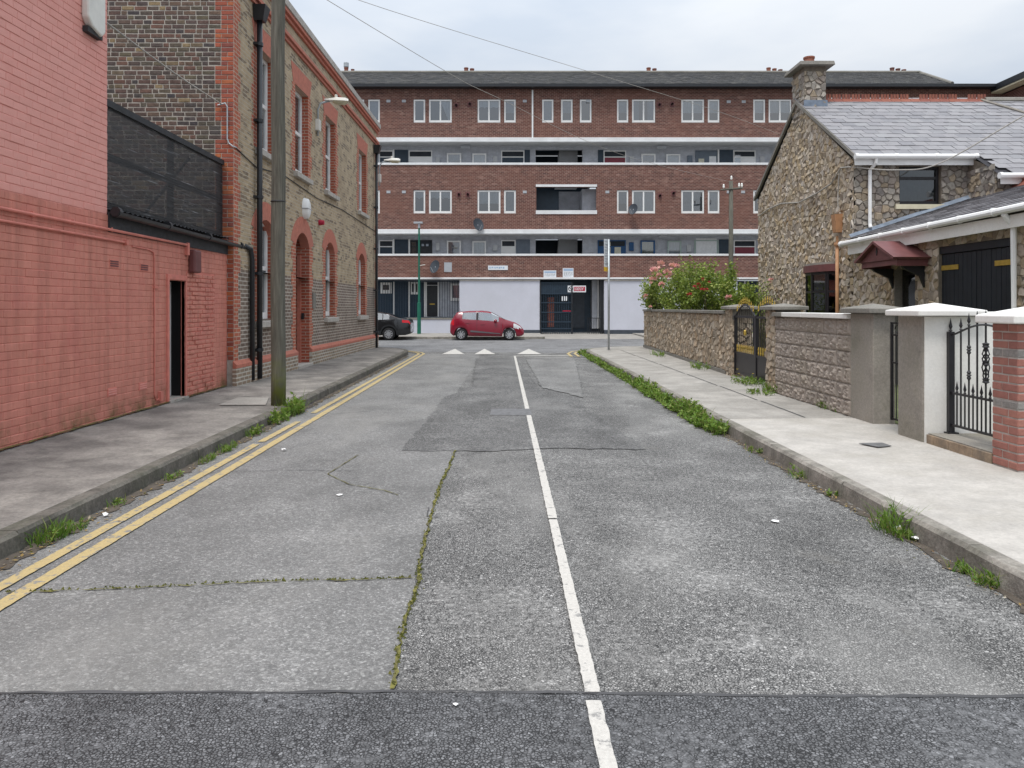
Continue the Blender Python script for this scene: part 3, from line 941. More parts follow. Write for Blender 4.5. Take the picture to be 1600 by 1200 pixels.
# iron cover in the road
mb = MB(); a, b = G(765, 650), G(832, 650); c, d = G(828, 640), G(768, 640)
mb.prism([(p.x, p.y, .009) for p in (a, b, c, d)], (0, 0, .006))
single('manhole_cover', mb, 'iron_cover', 'rectangular iron service cover set in the dark road patch', 'manhole cover')

# --- kerbs and pavements
def kerb_run(parent, path, w, mat, seglen, z1, side, z_end=None):
    """kerb stones with small open joints; side +1: pavement lies left of the path direction"""
    P = [Vector((p[0], p[1], 0)) for p in path]
    tot = sum((b - a).length for a, b in zip(P, P[1:]))
    def at_s(s):
        for a, b in zip(P, P[1:]):
            l = (b - a).length
            if s <= l or b is P[-1]:
                t = (b - a) / l
                return a + t * min(s, l + .0), t
            s -= l
    n = max(1, round(tot / seglen))
    rnd = random.Random(len(path) + int(tot))
    for k in range(n):
        s0, s1 = tot * k / n + .004, tot * (k + 1) / n - .004
        m_ = 6
        mb = MB()
        rings = []
        for q in range(m_ + 1):
            s = s0 + (s1 - s0) * q / m_
            p, t = at_s(s)
            nn = Vector((-t.y, t.x, 0)) * side
            zz = z1 if z_end is None else z1 + (z_end - z1) * (s / tot)
            j = rnd.uniform(-.006, .006)
            j2 = rnd.uniform(-.008, .008)
            rings.append(mb.add([p + nn * (.0 + j) - Vector((0, 0, .05)), p + nn * (.012 + j) + Vector((0, 0, zz * .82)), p + nn * (.035 + j2) + Vector((0, 0, zz + j * .3)), p + nn * w + Vector((0, 0, zz)), p + nn * w - Vector((0, 0, .05))]))
        for a, b in zip(rings, rings[1:]):
            for q in range(5):
                u = (q + 1) % 5
                mb.f.append((a + q, b + q, b + u, a + u))
        mb.f.append(tuple(rings[0] + q for q in range(5)))
        mb.f.append(tuple(rings[-1] + q for q in range(4, -1, -1)))
        mb.build('kerb_stone', mat, parent, smooth=False)
def bay(parent, pts, mat, th=.25, gapz=0.0, name='concrete_bay'):
    """pts with z: a cast bay of pavement"""
    mb = MB()
    mb.prism([(p[0], p[1], p[2] - th) for p in pts], (0, 0, th))
    return mb.build(name, mat, parent, bevel=.006)
pl = empty('pavement', (-4.2, 12, 0), 'dark worn concrete pavement along the pink and brick buildings', None, None, 'structure')
kl = [(XL, -4), (XL, 26.6)] + arc(-6.3, 26.6, 3.04, 0, 90, 12)[1:] + [(-20, 29.64)]
kerb_run(pl, kl, .16, 'kerb_left', 3.0, KH, 1)
xk = XL - .163
WL = -6.2
zw = .19
def zpl(x):  # cross fall
    return KH + (zw - KH) * min(1, max(0, (xk - x) / 1.7))
ys = [-4, 1.5, 5.2, 8.6, 11.2, 13.6, 16.4, 19.4, 22.4, 25.0, 26.6]
for a, b in zip(ys, ys[1:]):
    bay(pl, [(xk, a + .004, KH), (xk, b - .004, KH), (WL, b - .004, zw), (WL, a + .004, zw)], 'concrete_old')
pa = arc(-6.3, 26.6, 3.04 - .165, 0, 90, 10)
bay(pl, [(x, y, KH) for x, y in [(pa[0][0], 26.604)] + pa[1:]] + [(-20, 29.46, KH), (-20, 26.604, zw), (WL, 26.604, zw)], 'concrete_old')
single('service_cover', MB().prism([(p.x, p.y, p.z - .0) for p in (G(342, 633, .164), G(415, 633, .150), G(420, 621.5, .150), G(372, 621.5, .164))], (0, 0, .008)), 'concrete_mid', 'pale concrete service cover in the dark pavement beside the wooden pole', 'service cover')

pr = empty('pavement', (3.9, 12, 0), 'pale concrete pavement along the garden walls with older bays beyond', None, None, 'structure')
kr = [(XR, -4), (XR, 26.8)] + arc(6.0, 26.8, 3.08, 180, 90, 12)[1:] + [(20, 29.88)]
kerb_run(pr, kr, .13, 'kerb_right', 1.8, .145, -1)
xq = XR + .133
for a, b, mt in ((-4, 4.1, 'concrete_pale'), (4.1, 10.35, 'concrete_pale'), (10.35, 12.3, 'concrete_mid'), (12.3, 14.6, 'concrete_mid'), (14.6, 17.2, 'concrete_mid'), (17.2, 20.2, 'concrete_mid'), (20.2, 23.6, 'concrete_mid'), (23.6, 26.8, 'concrete_mid')):
    bay(pr, [(xq, a + .004, .145), (9.0 if b > 27 else 5.6, a + .004, .165), (5.6, b - .004, .165), (xq, b - .004, .145)], mt)
    if mt == 'concrete_mid':       # lengthwise cut in the older bays
        mb = MB(); ribbon(mb, [(4.1, a + .05), (4.12, b - .05)], .02, .159, .003, 3)
        mb.build('saw_cut', 'tar', pr)
pa = arc(6.0, 26.8, 3.08 - .135, 180, 90, 10)
bay(pr, [(x, y, .145) for x, y in [(pa[0][0], 26.804)] + pa[1:]] + [(20, 29.74, .145), (20, 26.804, .165)], 'concrete_mid')
single('service_cover', MB().prism([tuple(G(x, y, .163)) for x, y in ((1342, 693), (1372, 699), (1393, 697), (1378, 692))], (0, 0, .005)), 'iron_cover', 'small square iron cover in the pale concrete pavement', 'service cover')
# garden ground behind the walls
sheet('garden_ground', [(4.9, 6), (30, 6), (30, 29), (5.6, 29)], 'lawn', .172, label='garden ground behind the walls')

pf = empty('pavement', (0, 42, 0), 'grey pavement along the foot of the flats', None, None, 'structure')
kerb_run(pf, [(2.2, 39.75), (-60, 39.75)], .15, 'kerb_right', 2.2, .125, -1)
kerb_run(pf, [(60, 39.75), (7.6, 39.75)], .15, 'kerb_right', 2.2, .125, -1)
for a, b in ((-60, -14), (-14, -8), (-8, -3), (-3, 2.2)):
    bay(pf, [(a + .005, 39.905, .125), (b - .005, 39.905, .125), (b - .005, 50, .15), (a + .005, 50, .15)], 'concrete_mid')
bay(pf, [(2.2, 39.8, .012), (7.6, 39.8, .012), (7.6, 50, .15), (2.2, 50, .15)], 'concrete_mid')
for a, b in ((7.6, 13), (13, 20), (20, 60)):
    bay(pf, [(a + .005, 39.905, .125), (b - .005, 39.905, .125), (b - .005, 50, .15), (a + .005, 50, .15)], 'concrete_mid')

# ================================================================== FLATS
FY, FS = 45.0, F / 45.0
fx = lambda px: (px - CX) / FS
fz = lambda py: H + (HY - py) / FS
FR = Fr((0, FY, 0), (1, 0, 0), (0, -1, 0))
flats = empty('apartment_building', (0, FY, 0), 'long four storey red brick block of flats with white gallery bands', 'building')
XA, XB = -26.0, 29.3
NAVY = 'navy_panel'
rw = random.Random(21)
def pane_window(parent, fr, u0, u1, v0, v1, d, mull=1, frame='white_upvc', fw=.07, curtain=None, gl='window_glass', sash=False, transom=None):
    """window part with frame, panes and what hangs behind them"""
    mb = MB()
    t = .05
    mb.fbox(fr, u0, u0 + fw, v0, v1, d - t, d + .02)
    mb.fbox(fr, u1 - fw, u1, v0, v1, d - t, d + .02)
    mb.fbox(fr, u0 + fw, u1 - fw, v1 - fw, v1, d - t, d + .02)
    mb.fbox(fr, u0 + fw, u1 - fw, v0, v0 + fw * 1.5, d - t, d + .035)
    cells = [(u0 + fw + (u1 - u0 - 2 * fw) * k / mull, u0 + fw + (u1 - u0 - 2 * fw) * (k + 1) / mull) for k in range(mull)]
    for k in range(1, mull):
        c = cells[k][0]
        mb.fbox(fr, c - fw * .5, c + fw * .5, v0 + fw * 1.5, v1 - fw, d - t, d + .014)
    if transom:
        mb.fbox(fr, u0 + fw, u1 - fw, transom - fw * .5, transom + fw * .5, d - t, d + .016)
    w = mb.build('window', frame, parent)
    for k, (a, b) in enumerate(cells):
        mb = MB(); mb.poly([fr.p(a, v0 + fw, d - .02), fr.p(b, v0 + fw, d - .02), fr.p(b, v1 - fw, d - .02), fr.p(a, v1 - fw, d - .02)])
        mb.build('pane', gl, w)
    mb = MB(); mb.poly([fr.p(u0, v0, d - .3), fr.p(u1, v0, d - .3), fr.p(u1, v1, d - .3), fr.p(u0, v1, d - .3)])
    mb.build('room_back', 'room_dark', w)
    if curtain:
        kind, mat = curtain
        a, b, c, e = u0 + fw * .6, u1 - fw * .6, v0 + fw, v1 - fw
        mb = MB()
        def drape(a, b, c, e, lo=None):
            n = max(4, int((b - a) / .05))
            for q in range(n):
                x0, x1 = a + (b - a) * q / n, a + (b - a) * (q + 1) / n
                dd = lambda k: d - .09 + .014 * math.sin(k * 2.1 + a * 7)
                z0 = c if lo is None else lo(x0)
                z1_ = c if lo is None else lo(x1)
                mb.poly([fr.p(x0, z0, dd(q)), fr.p(x1, z1_, dd(q + 1)), fr.p(x1, e, dd(q + 1)), fr.p(x0, e, dd(q))])
        if kind == 'full': drape(a, b, c, e)
        elif kind == 'half': drape(a, b, c + (e - c) * .42, e)
        elif kind == 'top': drape(a, b, c + (e - c) * .68, e, lambda x: c + (e - c) * (.66 + .06 * abs(math.sin(x * 9))))
        elif kind == 'low': drape(a, b, c, c + (e - c) * .45)
        elif kind == 'tie': drape(a + (b - a) * .5, b, c, e, lambda x: c + (e - c) * max(0, 1 - (x - (a + (b - a) * .5)) / ((b - a) * .4)))
        elif kind == 'side': drape(a, a + (b - a) * .3, c, e); drape(b - (b - a) * .3, b, c, e)
        mb.build('curtain', mat, w)
    return w

# brick bands with openings -------------------------------------------------
W1 = [(545, 569), (575, 593.5), (646, 664.5), (670, 706), (746, 782), (787.5, 806), (847, 865), (876.5, 895), (906, 924.5), (964, 982), (987.5, 1024), (1064.5, 1100.5), (1106, 1124.5), (1177, 1196), (1201, 1237), (1278, 1314), (1320, 1338)]
W2 = [(545, 569), (575, 593.5), (646, 664.5), (670, 706), (746, 782), (787.5, 806), (964, 982), (987.5, 1024), (1064.5, 1100.5), (1106, 1124.5), (1177, 1196), (1201, 1237)]
C1 = [None, ('full', 'curtain_grey'), None, ('tie', 'curtain_white'), ('top', 'curtain_white'), ('half', 'curtain_grey'), ('full', 'curtain_grey'), ('half', 'curtain_grey'), None, ('half', 'curtain_grey'), ('side', 'curtain_grey'), ('half', 'curtain_white'), ('half', 'curtain_white'), ('half', 'curtain_white'), ('half', 'curtain_white'), None, None]
C2 = [None, None, ('top', 'curtain_white'), ('top', 'curtain_white'), ('half', 'curtain_white'), ('full', 'curtain_grey'), ('half', 'curtain_grey'), ('full', 'curtain_white'), ('full', 'curtain_grey'), ('full', 'curtain_white'), None, None]
def holes_px(lst, y0, y1):
    return [(fx(a), fx(b), fz(y1), fz(y0)) for a, b in lst]
h1 = holes_px(W1, 155, 191.5)
h2 = holes_px(W2, 297, 333.5)
stair = (fx(838), fx(932), fz(334), fz(292))
mb = MB(); holed(mb, FR, XA, XB, fz(217), fz(137), h1, .3); mb.build('brick_wall', 'flats_brick', flats)
mb = MB(); holed(mb, FR, XA, XB, fz(360), fz(257.5), h2 + [stair], .3); mb.build('brick_wall', 'flats_brick', flats)
mb = MB(); holed(mb, FR, XA, XB, fz(434), fz(399.5), [], .3); mb.build('brick_wall', 'flats_brick', flats)
for lst, hs, cs in ((W1, h1, C1), (W2, h2, C2)):
    for (a, b), h, c in zip(lst, hs, cs):
        pane_window(flats, FR, h[0] + .01, h[1] - .01, h[2] + .01, h[3] - .01, -.06, 2 if b - a > 25 else 1, curtain=c, fw=.085)
# white slabs, caps, strips
for y0, y1, d in ((215.5, 222.5, .14), (358.5, 365.5, .14)):
    mb = MB(); mb.fbox(FR, XA, XB, fz(y1), fz(y0), -1.9, d); mb.build('gallery_slab', 'white_concrete', flats, bevel=.02)
for y0, y1 in ((254.3, 257.8), (396.6, 399.8)):
    mb = MB(); mb.fbox(FR, XA, XB, fz(y1), fz(y0), -.34, .05); mb.build('parapet_cap', 'white_concrete', flats, bevel=.01)
mb = MB(); mb.fbox(FR, XA, XB, fz(436.4), fz(433.6), -.2, .12); mb.build('white_strip', 'white_concrete', flats, bevel=.01)
# lining of the stair opening
mb = MB()
mb.fbox(FR, stair[0] - .03, stair[1] + .03, stair[3], stair[3] + .14, -.1, .04)
mb.fbox(FR, stair[0] - .03, stair[1] + .03, stair[2] - .02, stair[2] + .2, -.1, .04)
mb.build('opening_surround', 'white_concrete', flats)
mb = MB()
mb.fbox(FR, stair[0] - .4, stair[1] + .4, stair[2], stair[3] + .1, -2.6, -2.5)
mb.fbox(FR, stair[1] - .75, stair[1] + .3, stair[2], stair[3], -2.5, -.8)
mb.build('stair_wall', 'grey_painted_brick', flats)
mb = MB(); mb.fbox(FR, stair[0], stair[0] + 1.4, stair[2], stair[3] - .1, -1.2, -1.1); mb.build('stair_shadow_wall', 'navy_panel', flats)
mb = MB(); mb.box(fx(830.8), fx(833.2), FY - .1, FY - .03, fz(215.5), fz(141)); mb.build('downpipe', 'white_upvc', flats)
# galleries: deck, back wall
GB = -1.0
for ctop, sof in ((254.3, 222.5), (396.6, 365.5)):
    zt, zs = fz(ctop), fz(sof)
    deck = zt - 1.1
    mb = MB(); mb.fbox(FR, XA, XB, deck - .15, deck, GB - .3, -.3); mb.build('gallery_deck', 'grey_soffit', flats)
    mb = MB(); holed(mb, FR, XA, XB, deck, zs + .02, [(fx(838), fx(913), deck + .01, zs - .22)], .25, GB); mb.build('gallery_wall', 'grey_painted_brick', flats)
    mb = MB()
    mb.fbox(FR, fx(838) - .5, fx(913) + .5, deck, zs, GB - 3.2, GB - 3.1)
    mb.fbox(FR, fx(838) - .6, fx(838) - .5, deck, zs, GB - 3.2, GB - .26)
    mb.fbox(FR, fx(913) + .5, fx(913) + .6, deck, zs, GB - 3.2, GB - .26)
    mb.fbox(FR, fx(838) - .6, fx(913) + .6, zs + .04, zs + .1, GB - 3.2, GB - .02)
    mb.build('stair_hall', 'navy_panel', flats)
    mb = MB()    # stair flight seen through the opening
    mb.prism([FR.p(fx(872), deck, GB - 1.2), FR.p(fx(908), deck, GB - 1.2), FR.p(fx(908), zs, GB - 1.2), FR.p(fx(878), zs, GB - 1.2)], (0, .9, 0))
    mb.build('stair_flight', 'grey_soffit', flats)
    mb = MB(); mb.fbox(FR, XA, XB, zs - .02, zs + .03, GB - .2, .2); mb.build('gallery_soffit', 'grey_soffit', flats)
def g_door(px0, px1, row, leaf, frame='white_upvc', transom=True, glaze=None, deck=None, top=None):
    """front door set with fanlight on a gallery"""
    ctop, sof = row
    zt = fz(ctop); dk = zt - 1.1 if deck is None else deck; zs = (fz(sof) - .28) if top is None else top
    u0, u1 = fx(px0), fx(px1)
    mb = MB(); f = .06
    mb.fbox(FR, u0, u0 + f, dk, zs, GB, GB + .06); mb.fbox(FR, u1 - f, u1, dk, zs, GB, GB + .06); mb.fbox(FR, u0 + f, u1 - f, zs - f, zs, GB, GB + .06)
    if transom: mb.fbox(FR, u0 + f, u1 - f, zs - .42, zs - .36, GB, GB + .055)
    d = mb.build('door', frame, flats)
    mb = MB(); mb.fbox(FR, u0 + f, u1 - f, dk, zs - (.42 if transom else f), GB, GB + .035); mb.build('door_leaf', leaf, d)
    if transom:
        mb = MB(); mb.fbox(FR, u0 + f, u1 - f, zs - .36, zs - f, GB, GB + .02); mb.build('fanlight', 'room_dark', d)
    if glaze:
        for a, b, c, e, mt in glaze:
            mb = MB()
            if e > 0: mb.fbox(FR, fx(a), fx(b), fz(e), fz(c), GB, GB + .05)
            mb.build('door_glazing', mt, d)
    return d
def g_panel(px0, px1, row, mat):
    ctop, sof = row
    mb = MB(); mb.fbox(FR, fx(px0), fx(px1), fz(ctop) - 1.1, fz(sof) - .24, GB, GB + .05); return mb.build('wall_panel', mat, flats)
def g_post(px, row, w=2.4):
    ctop, sof = row
    mb = MB(); mb.fbox(FR, fx(px - w / 2), fx(px + w / 2), fz(ctop) - 1.1, fz(sof) - .22, GB, GB + .09); return mb.build('white_post', 'white_upvc', flats)
def g_win(px0, px1, row, y0, cur, frame='white_upvc'):
    ctop, sof = row
    return pane_window(flats, FR, fx(px0), fx(px1), fz(ctop) - .55, fz(y0), GB + .11, 1, frame=frame, curtain=cur, fw=.085)
def g_box(px0, px1, y0, y1, mat='grey_soffit'):
    mb = MB(); mb.fbox(FR, fx(px0), fx(px1), fz(y1), fz(y0), GB, GB + .1); return mb.build('meter_box', mat, flats, bevel=.015)
RA, RB = (254.3, 222.5), (396.6, 365.5)
# upper gallery
g_door(588, 611, RA, NAVY); g_panel(612, 634.5, RA, NAVY); g_post(611.5, RA); g_door(635.5, 673, RA, 'white_upvc')
g_box(679, 685, 241, 251); g_win(696.5, 719.5, RA, 234.5, ('half', 'curtain_grey')); g_win(737, 759.5, RA, 235, ('full', 'curtain_white')); g_box(770, 777, 239, 251)
g_door(783, 820, RA, NAVY); g_panel(820.5, 829, RA, NAVY)
g_panel(937.5, 946, RA, NAVY); g_door(946.5, 982.5, RA, 'red_door'); g_box(988, 995, 239, 252); g_win(1006.5, 1029, RA, 235.5, ('full', 'curtain_grey')); g_win(1046, 1068.5, RA, 236, ('half', 'curtain_white'))
g_box(1080, 1088, 238, 252, 'grey_door'); g_door(1093, 1128, RA, 'grey_door', 'grey_door', False, [(1098, 1107, 243, 256, 'curtain_cream'), (1115, 1126, 239, 256, 'curtain_white')]); g_post(1129.5, RA)
g_panel(1131, 1153, RA, NAVY); g_door(1153.5, 1189, RA, 'white_upvc', glaze=[(1156, 1165, 237, 252, 'window_glass')]); g_box(1196, 1203, 239, 251)
# lower gallery
g_door(588, 611, RB, NAVY); g_panel(612.5, 634.5, RB, NAVY); g_post(611.5, RB); g_post(636.5, RB); g_door(637.5, 673, RB, 'black_paint', 'black_paint', True, [(640, 647, 376, 396, 'window_glass'), (656, 660, 379, 384, 'curtain_grey'), (663, 667, 379, 384, 'curtain_grey')])
g_box(679, 685, 377, 390); g_win(696.5, 719, RB, 374, ('low', 'curtain_white')); g_win(737, 759, RB, 374.5, ('half', 'curtain_white')); g_box(770, 777, 381, 390)
g_door(783, 806, RB, 'white_upvc'); g_panel(807, 829, RB, 'grey_door')
g_door(937, 982, RB, 'blue_door', 'blue_door', True, [(953, 957.5, 376, 398, 'curtain_cream'), (964, 974, 384, 398, 'curtain_cream')]); g_box(987, 994.5, 376.5, 390, 'blue_door')
g_win(1005, 1028, RB, 373.5, ('full', 'curtain_cream'), 'blue_door'); g_win(1048, 1070, RB, 374, ('full', 'curtain_white'), 'green_door'); g_box(1079, 1086, 380, 392)
g_door(1091, 1130, RB, 'green_door', 'green_door', False, [(1094, 1127, 370, 396, 'curtain_white')]); g_panel(1131, 1153, RB, NAVY); g_door(1154, 1189, RB, 'red_door', 'white_upvc')
# gallery ceiling lamps
for px, y in ((727, 228.5), (1037, 229), (727, 368.5), (1040, 369)):
    mb = MB(); mb.box(fx(px) - .28, fx(px) + .28, FY + .5, FY + .62, fz(y) - .02, fz(y) + .16); mb.build('gallery_lamp', 'sign_grey', flats)
# ground floor ------------------------------------------------------------
zg = .14
ZT = fz(436.4)
mb = MB(); holed(mb, FR, XA, fx(719), zg, ZT + .3, [], .2, -1.1); mb.build('ground_wall', 'grey_painted_brick', flats)
mb = MB(); mb.fbox(FR, XA, XB, ZT + .0, ZT + .05, -1.6, -.2); mb.build('ground_soffit', 'navy_panel', flats)
def gf(px0, px1, y0, y1, mat, name, d0=-1.1, d1=-1.04):
    mb = MB(); mb.fbox(FR, fx(px0), fx(px1), fz(y1), fz(y0), d0, d1); return mb.build(name, mat, flats)
gf(560, 611, 438, 510, NAVY, 'wall_panel'); gf(612.5, 635, 438, 510, NAVY, 'wall_panel'); gf(637, 659.5, 440, 510, NAVY, 'wall_panel')
for px in (611.5, 636, 661):
    gf(px - 1, px + 1, 438, 510, 'white_upvc', 'white_post', -1.04, -.98)
pane_window(flats, FR, fx(590.5), fx(608), fz(458), fz(440.5), -.98, 1, fw=.14)
pane_window(flats, FR, fx(638), fx(652), fz(459.5), fz(440), -.98, 2, fw=.09, curtain=('full', 'curtain_white'))
d_ = gf(662.5, 683.5, 440, 510, 'white_upvc', 'door', -1.04, -.99)
mb = MB(); mb.fbox(FR, fx(664.5), fx(681.5), fz(495), fz(445.5), -.99, -.96); mb.build('door_leaf', 'black_paint', d_)
mb = MB(); mb.fbox(FR, fx(664.5), fx(681.5), fz(444.5), fz(440), -.99, -.97); mb.build('fanlight', 'room_dark', d_)
mb = MB(); mb.fbox(FR, fx(669), fx(677), fz(475.8), fz(474.2), -.96, -.94); mb.build('letter_box', 'brass', d_)
pane_window(flats, FR, fx(702), fx(719.5), fz(470), fz(442), -1.0, 1, fw=.12)
# window bars in front of the recessed ground floor
rail = empty('window_railing', (fx(650), FY - .5, zg), 'tall dark vertical bar railing before the recessed ground floor flats', 'railing')
for px in list(range(592, 636, 4)) + list(range(640, 660, 4)) + list(range(686, 718, 4)):
    mb = MB(); x = fx(px); mb.box(x - .014, x + .014, FY + .48, FY + .508, fz(497), fz(438)); mb.build('bar', NAVY, rail)
for y in (439, 496):
    mb = MB(); mb.box(fx(591), fx(717), FY + .45, FY + .478, fz(y) - .025, fz(y) + .025); mb.build('rail', NAVY, rail)
lw = MB(); lw.box(fx(560), fx(717.5), FY - .15, FY + .05, zg - .1, fz(499)); 
low = single('low_wall', lw, 'lavender_render', 'low pale rendered wall with a dark cap before the ground floor doors', 'wall')
mb = MB(); mb.box(fx(560), fx(717.5), FY - .19, FY + .09, fz(499) + .002, fz(496.5)); mb.build('coping', 'cement', low, bevel=.01)
for a, b in ((718, 843.5), (944, 1152)):
    mb = MB(); mb.fbox(FR, fx(a), fx(b), fz(516), ZT - .03, -1.1, .02); mb.build('rendered_wall', 'lavender_render', flats)
    mb = MB(); mb.fbox(FR, fx(a), fx(b), zg - .1, fz(515.5), -1.1, .05); mb.build('dark_plinth', 'navy_plinth', flats)
    mb = MB(); mb.fbox(FR, fx(a), fx(b), ZT - .10, ZT - .028, -.2, .06); mb.build('wall_capping', 'stone_sill', flats)
gf(1152, 1300, 438, 521, 'navy_panel', 'wall_panel')
for px in (1158, 1172): gf(px - 1.2, px + 1.2, 438, 521, 'white_upvc', 'white_post', -1.04, -.98)
# entrance recess
mb = MB()
mb.fbox(FR, fx(843.5), fx(944), zg, ZT, -1.7, -1.6)
mb.fbox(FR, fx(842.5), fx(844), zg, ZT, -1.6, -.0)
mb.build('entrance_wall', NAVY, flats)
gf(895.5, 917.5, 455, 513.5, 'navy_plinth', 'entrance_door', -1.6, -1.52)
gf(928, 936, 437, 514, 'grey_painted_brick', 'grey_column', -1.6, -.9)
gf(936.5, 938.5, 437, 514, 'white_upvc', 'white_post', -.95, -.9)
gf(939, 944, 437, 520, 'black_paint', 'bin_store_post', -.95, -.2)
gf(858, 868.5, 464, 512, 'rubbed_brick', 'brick_passage', -1.6, -1.57)
gt = empty('entrance_gate', (fx(870), FY - .1, zg), 'tall navy barred security gate closing the flats entrance', 'gate')
for k in range(14):
    px = 846 + k * 3.55
    mb = MB(); x = fx(px); mb.box(x - .016, x + .016, FY + .02, FY + .052, .08, fz(442)); mb.build('bar', NAVY, gt)
for y in (442, 459, 473, 488, 503, 513.5):
    mb = MB(); mb.box(fx(845), fx(893.5), FY - .012, FY + .018, fz(y) - .03, fz(y) + .03); mb.build('rail', NAVY, gt)
mb = MB(); mb.box(fx(845), fx(893), FY + .055, FY + .07, fz(459), fz(443)); mb.build('top_panel', NAVY, gt)
mb = MB(); mb.box(fx(879), fx(892), FY - .03, FY - .014, fz(486.6), fz(485.2)); mb.build('red_notice', 'sign_red', gt)
for px in (878.5, 882, 885):
    mb = MB(); mb.box(fx(px) - .035, fx(px) + .035, FY - .03, FY - .014, fz(470), fz(463)); mb.build('white_notice', 'sign_white', gt)
for px in (844.3, 893.6):
    mb = MB(); mb.box(fx(px) - .04, fx(px) + .04, FY - .05, FY + .03, .02, fz(441)); mb.build('gate_post', 'black_paint', gt)
gt2 = empty('side_gate', (fx(925), FY - .4, zg), 'low dark open gate leaf beside the grey column', 'gate')
for k in range(9):
    x = fx(918.5 + k * 2.8); mb = MB(); mb.box(x - .013, x + .013, FY - .013, FY + .013, .09, fz(497)); mb.build('bar', 'black_paint', gt2)
for y in (497, 518.5):
    mb = MB(); mb.box(fx(917.5), fx(942), FY - .035, FY - .015, fz(y) - .02, fz(y) + .02); mb.build('rail', 'black_paint', gt2)
# roof ----------------------------------------------------------------------
ze = fz(134.5); RYD = 4.6
zr = H + (HY - 114) * (FY + RYD) / F
mb = MB()
xr = (1437 - CX) / F * (FY + RYD)
mb.poly([(XA, FY - .45, ze), (XB - 3.2, FY - .45, ze), (xr, FY + RYD, zr), (XA, FY + RYD, zr)])
mb.poly([(XA, FY + RYD, zr), (xr, FY + RYD, zr), (XB - 3.2, FY + 2 * RYD + .4, ze), (XA, FY + 2 * RYD + .4, ze)])
mb.poly([(XB - 3.2, FY - .45, ze), (XB - 3.2, FY + 2 * RYD + .4, ze), (xr, FY + RYD, zr)])
roof = mb.build('roof', 'slate_under', flats)
mb = MB()
sl = Vector((0, RYD + .45, zr - ze)); sn = Vector((0, -(zr - ze), RYD + .45)).normalized(); L_ = sl.length; sl.normalize()
rows = 14
for r_ in range(rows):
    s0 = L_ * r_ / rows
    xe = (XB - 3.2) + (xr - (XB - 3.2)) * (r_ + .5) / rows
    x = XA + .15 * (r_ % 2)
    while x < xe - .3:
        a = Vector((x + .006, FY - .45, ze)) + sl * s0
        lift = .035 + rw.uniform(-.004, .006)
        p = [a + sn * lift, a + Vector((.288, 0, 0)) + sn * lift, a + Vector((.288, 0, 0)) + sl * (L_ / rows + .02) + sn * .008, a + sl * (L_ / rows + .02) + sn * .008]
        q = [w - sn * .03 for w in p[:2]]
        i = mb.add(p + q)
        mb.f += [(i, i + 1, i + 2, i + 3), (i + 4, i + 5, i + 1, i), (i + 1, i + 5, i + 2), (i, i + 3, i + 4)]
        x += .30
t_ = mb.build('roof_tiles', 'roof_tile', roof); t_["kind"] = "stuff"
mb = MB(); mb.tube([(XA, FY + RYD, zr + .03), (xr, FY + RYD, zr + .03)], .12, 8); mb.tube([(xr, FY + RYD, zr + .03), (XB - 3.2, FY - .45, ze + .04)], .1, 8); mb.build('ridge_cap', 'cement', roof)
mb = MB(); mb.box(XA, XB + .1, FY - .55, FY - .06, fz(139.3), ze - .012); mb.build('eaves_fascia', 'black_paint', flats)
# flat-topped end and return wing at the right
mb = MB(); mb.box(XB - 3.1, XB + 8, FY - .05, FY + 9, fz(140) + .02, fz(132.5)); mb.build('end_parapet', 'black_paint', flats)
mb = MB(); mb.box(XB, XB + 8, 34, FY + 9, .1, 14.1); wing = mb.build('return_wing', 'flats_brick_side', flats)
mb = MB()
mb.prism([(XB - .7, 33.5, 14.25), (XB - .7, 33.5, 14.6), (XB + 4, 33.5, 16.6), (XB + 8.5, 33.5, 14.6), (XB + 8.5, 33.5, 14.25)], (0, 21, 0)); mb.build('wing_roof', 'black_paint', flats)
mb = MB(); mb.box(XB - .66, XB - .02, 33.6, 54, 14.16, 14.245); mb.build('wing_soffit', 'cream_paint', flats)
# chimneys on the ridge
for px, n_, cowl in ((541, 1, True), (733, 2, False), (1018, 2, False), (1210, 3, False), (1403, 3, False)):
    Yc = FY + RYD + .3
    X0 = (px - CX) / F * Yc
    ch = MB(); ch.box(X0 - .9, X0 + .9, Yc - .35, Yc + .35, zr - .9, zr + .02)
    c = ch.build('chimney', 'flats_brick', flats)
    for k in range(n_):
        xx = X0 + (k - (n_ - 1) / 2) * .38
        hh = (.42, .36, .30)[k % 3]
        mb = MB(); mb.lathe([(.15, 0), (.13, hh * .8), (.15, hh * .85), (.15, hh), (.10, hh), (.10, hh * .5)], (xx, Yc, zr + .0), n=10); mb.build('chimney_pot', 'chimney_pot_clay', c)
        if cowl:
            mb = MB(); mb.lathe([(.15, 0), (.17, .05), (.17, .3), (.12, .34), (0, .34)], (xx, Yc, zr + hh + .02), n=10); mb.build('cowl', 'galvanised', c)
            mb = MB(); mb.lathe([(.13, 0), (.11, .3), (.13, .32), (.08, .32)], (xx + .42, Yc, zr), n=10); mb.build('chimney_pot', 'chimney_pot_clay', c)
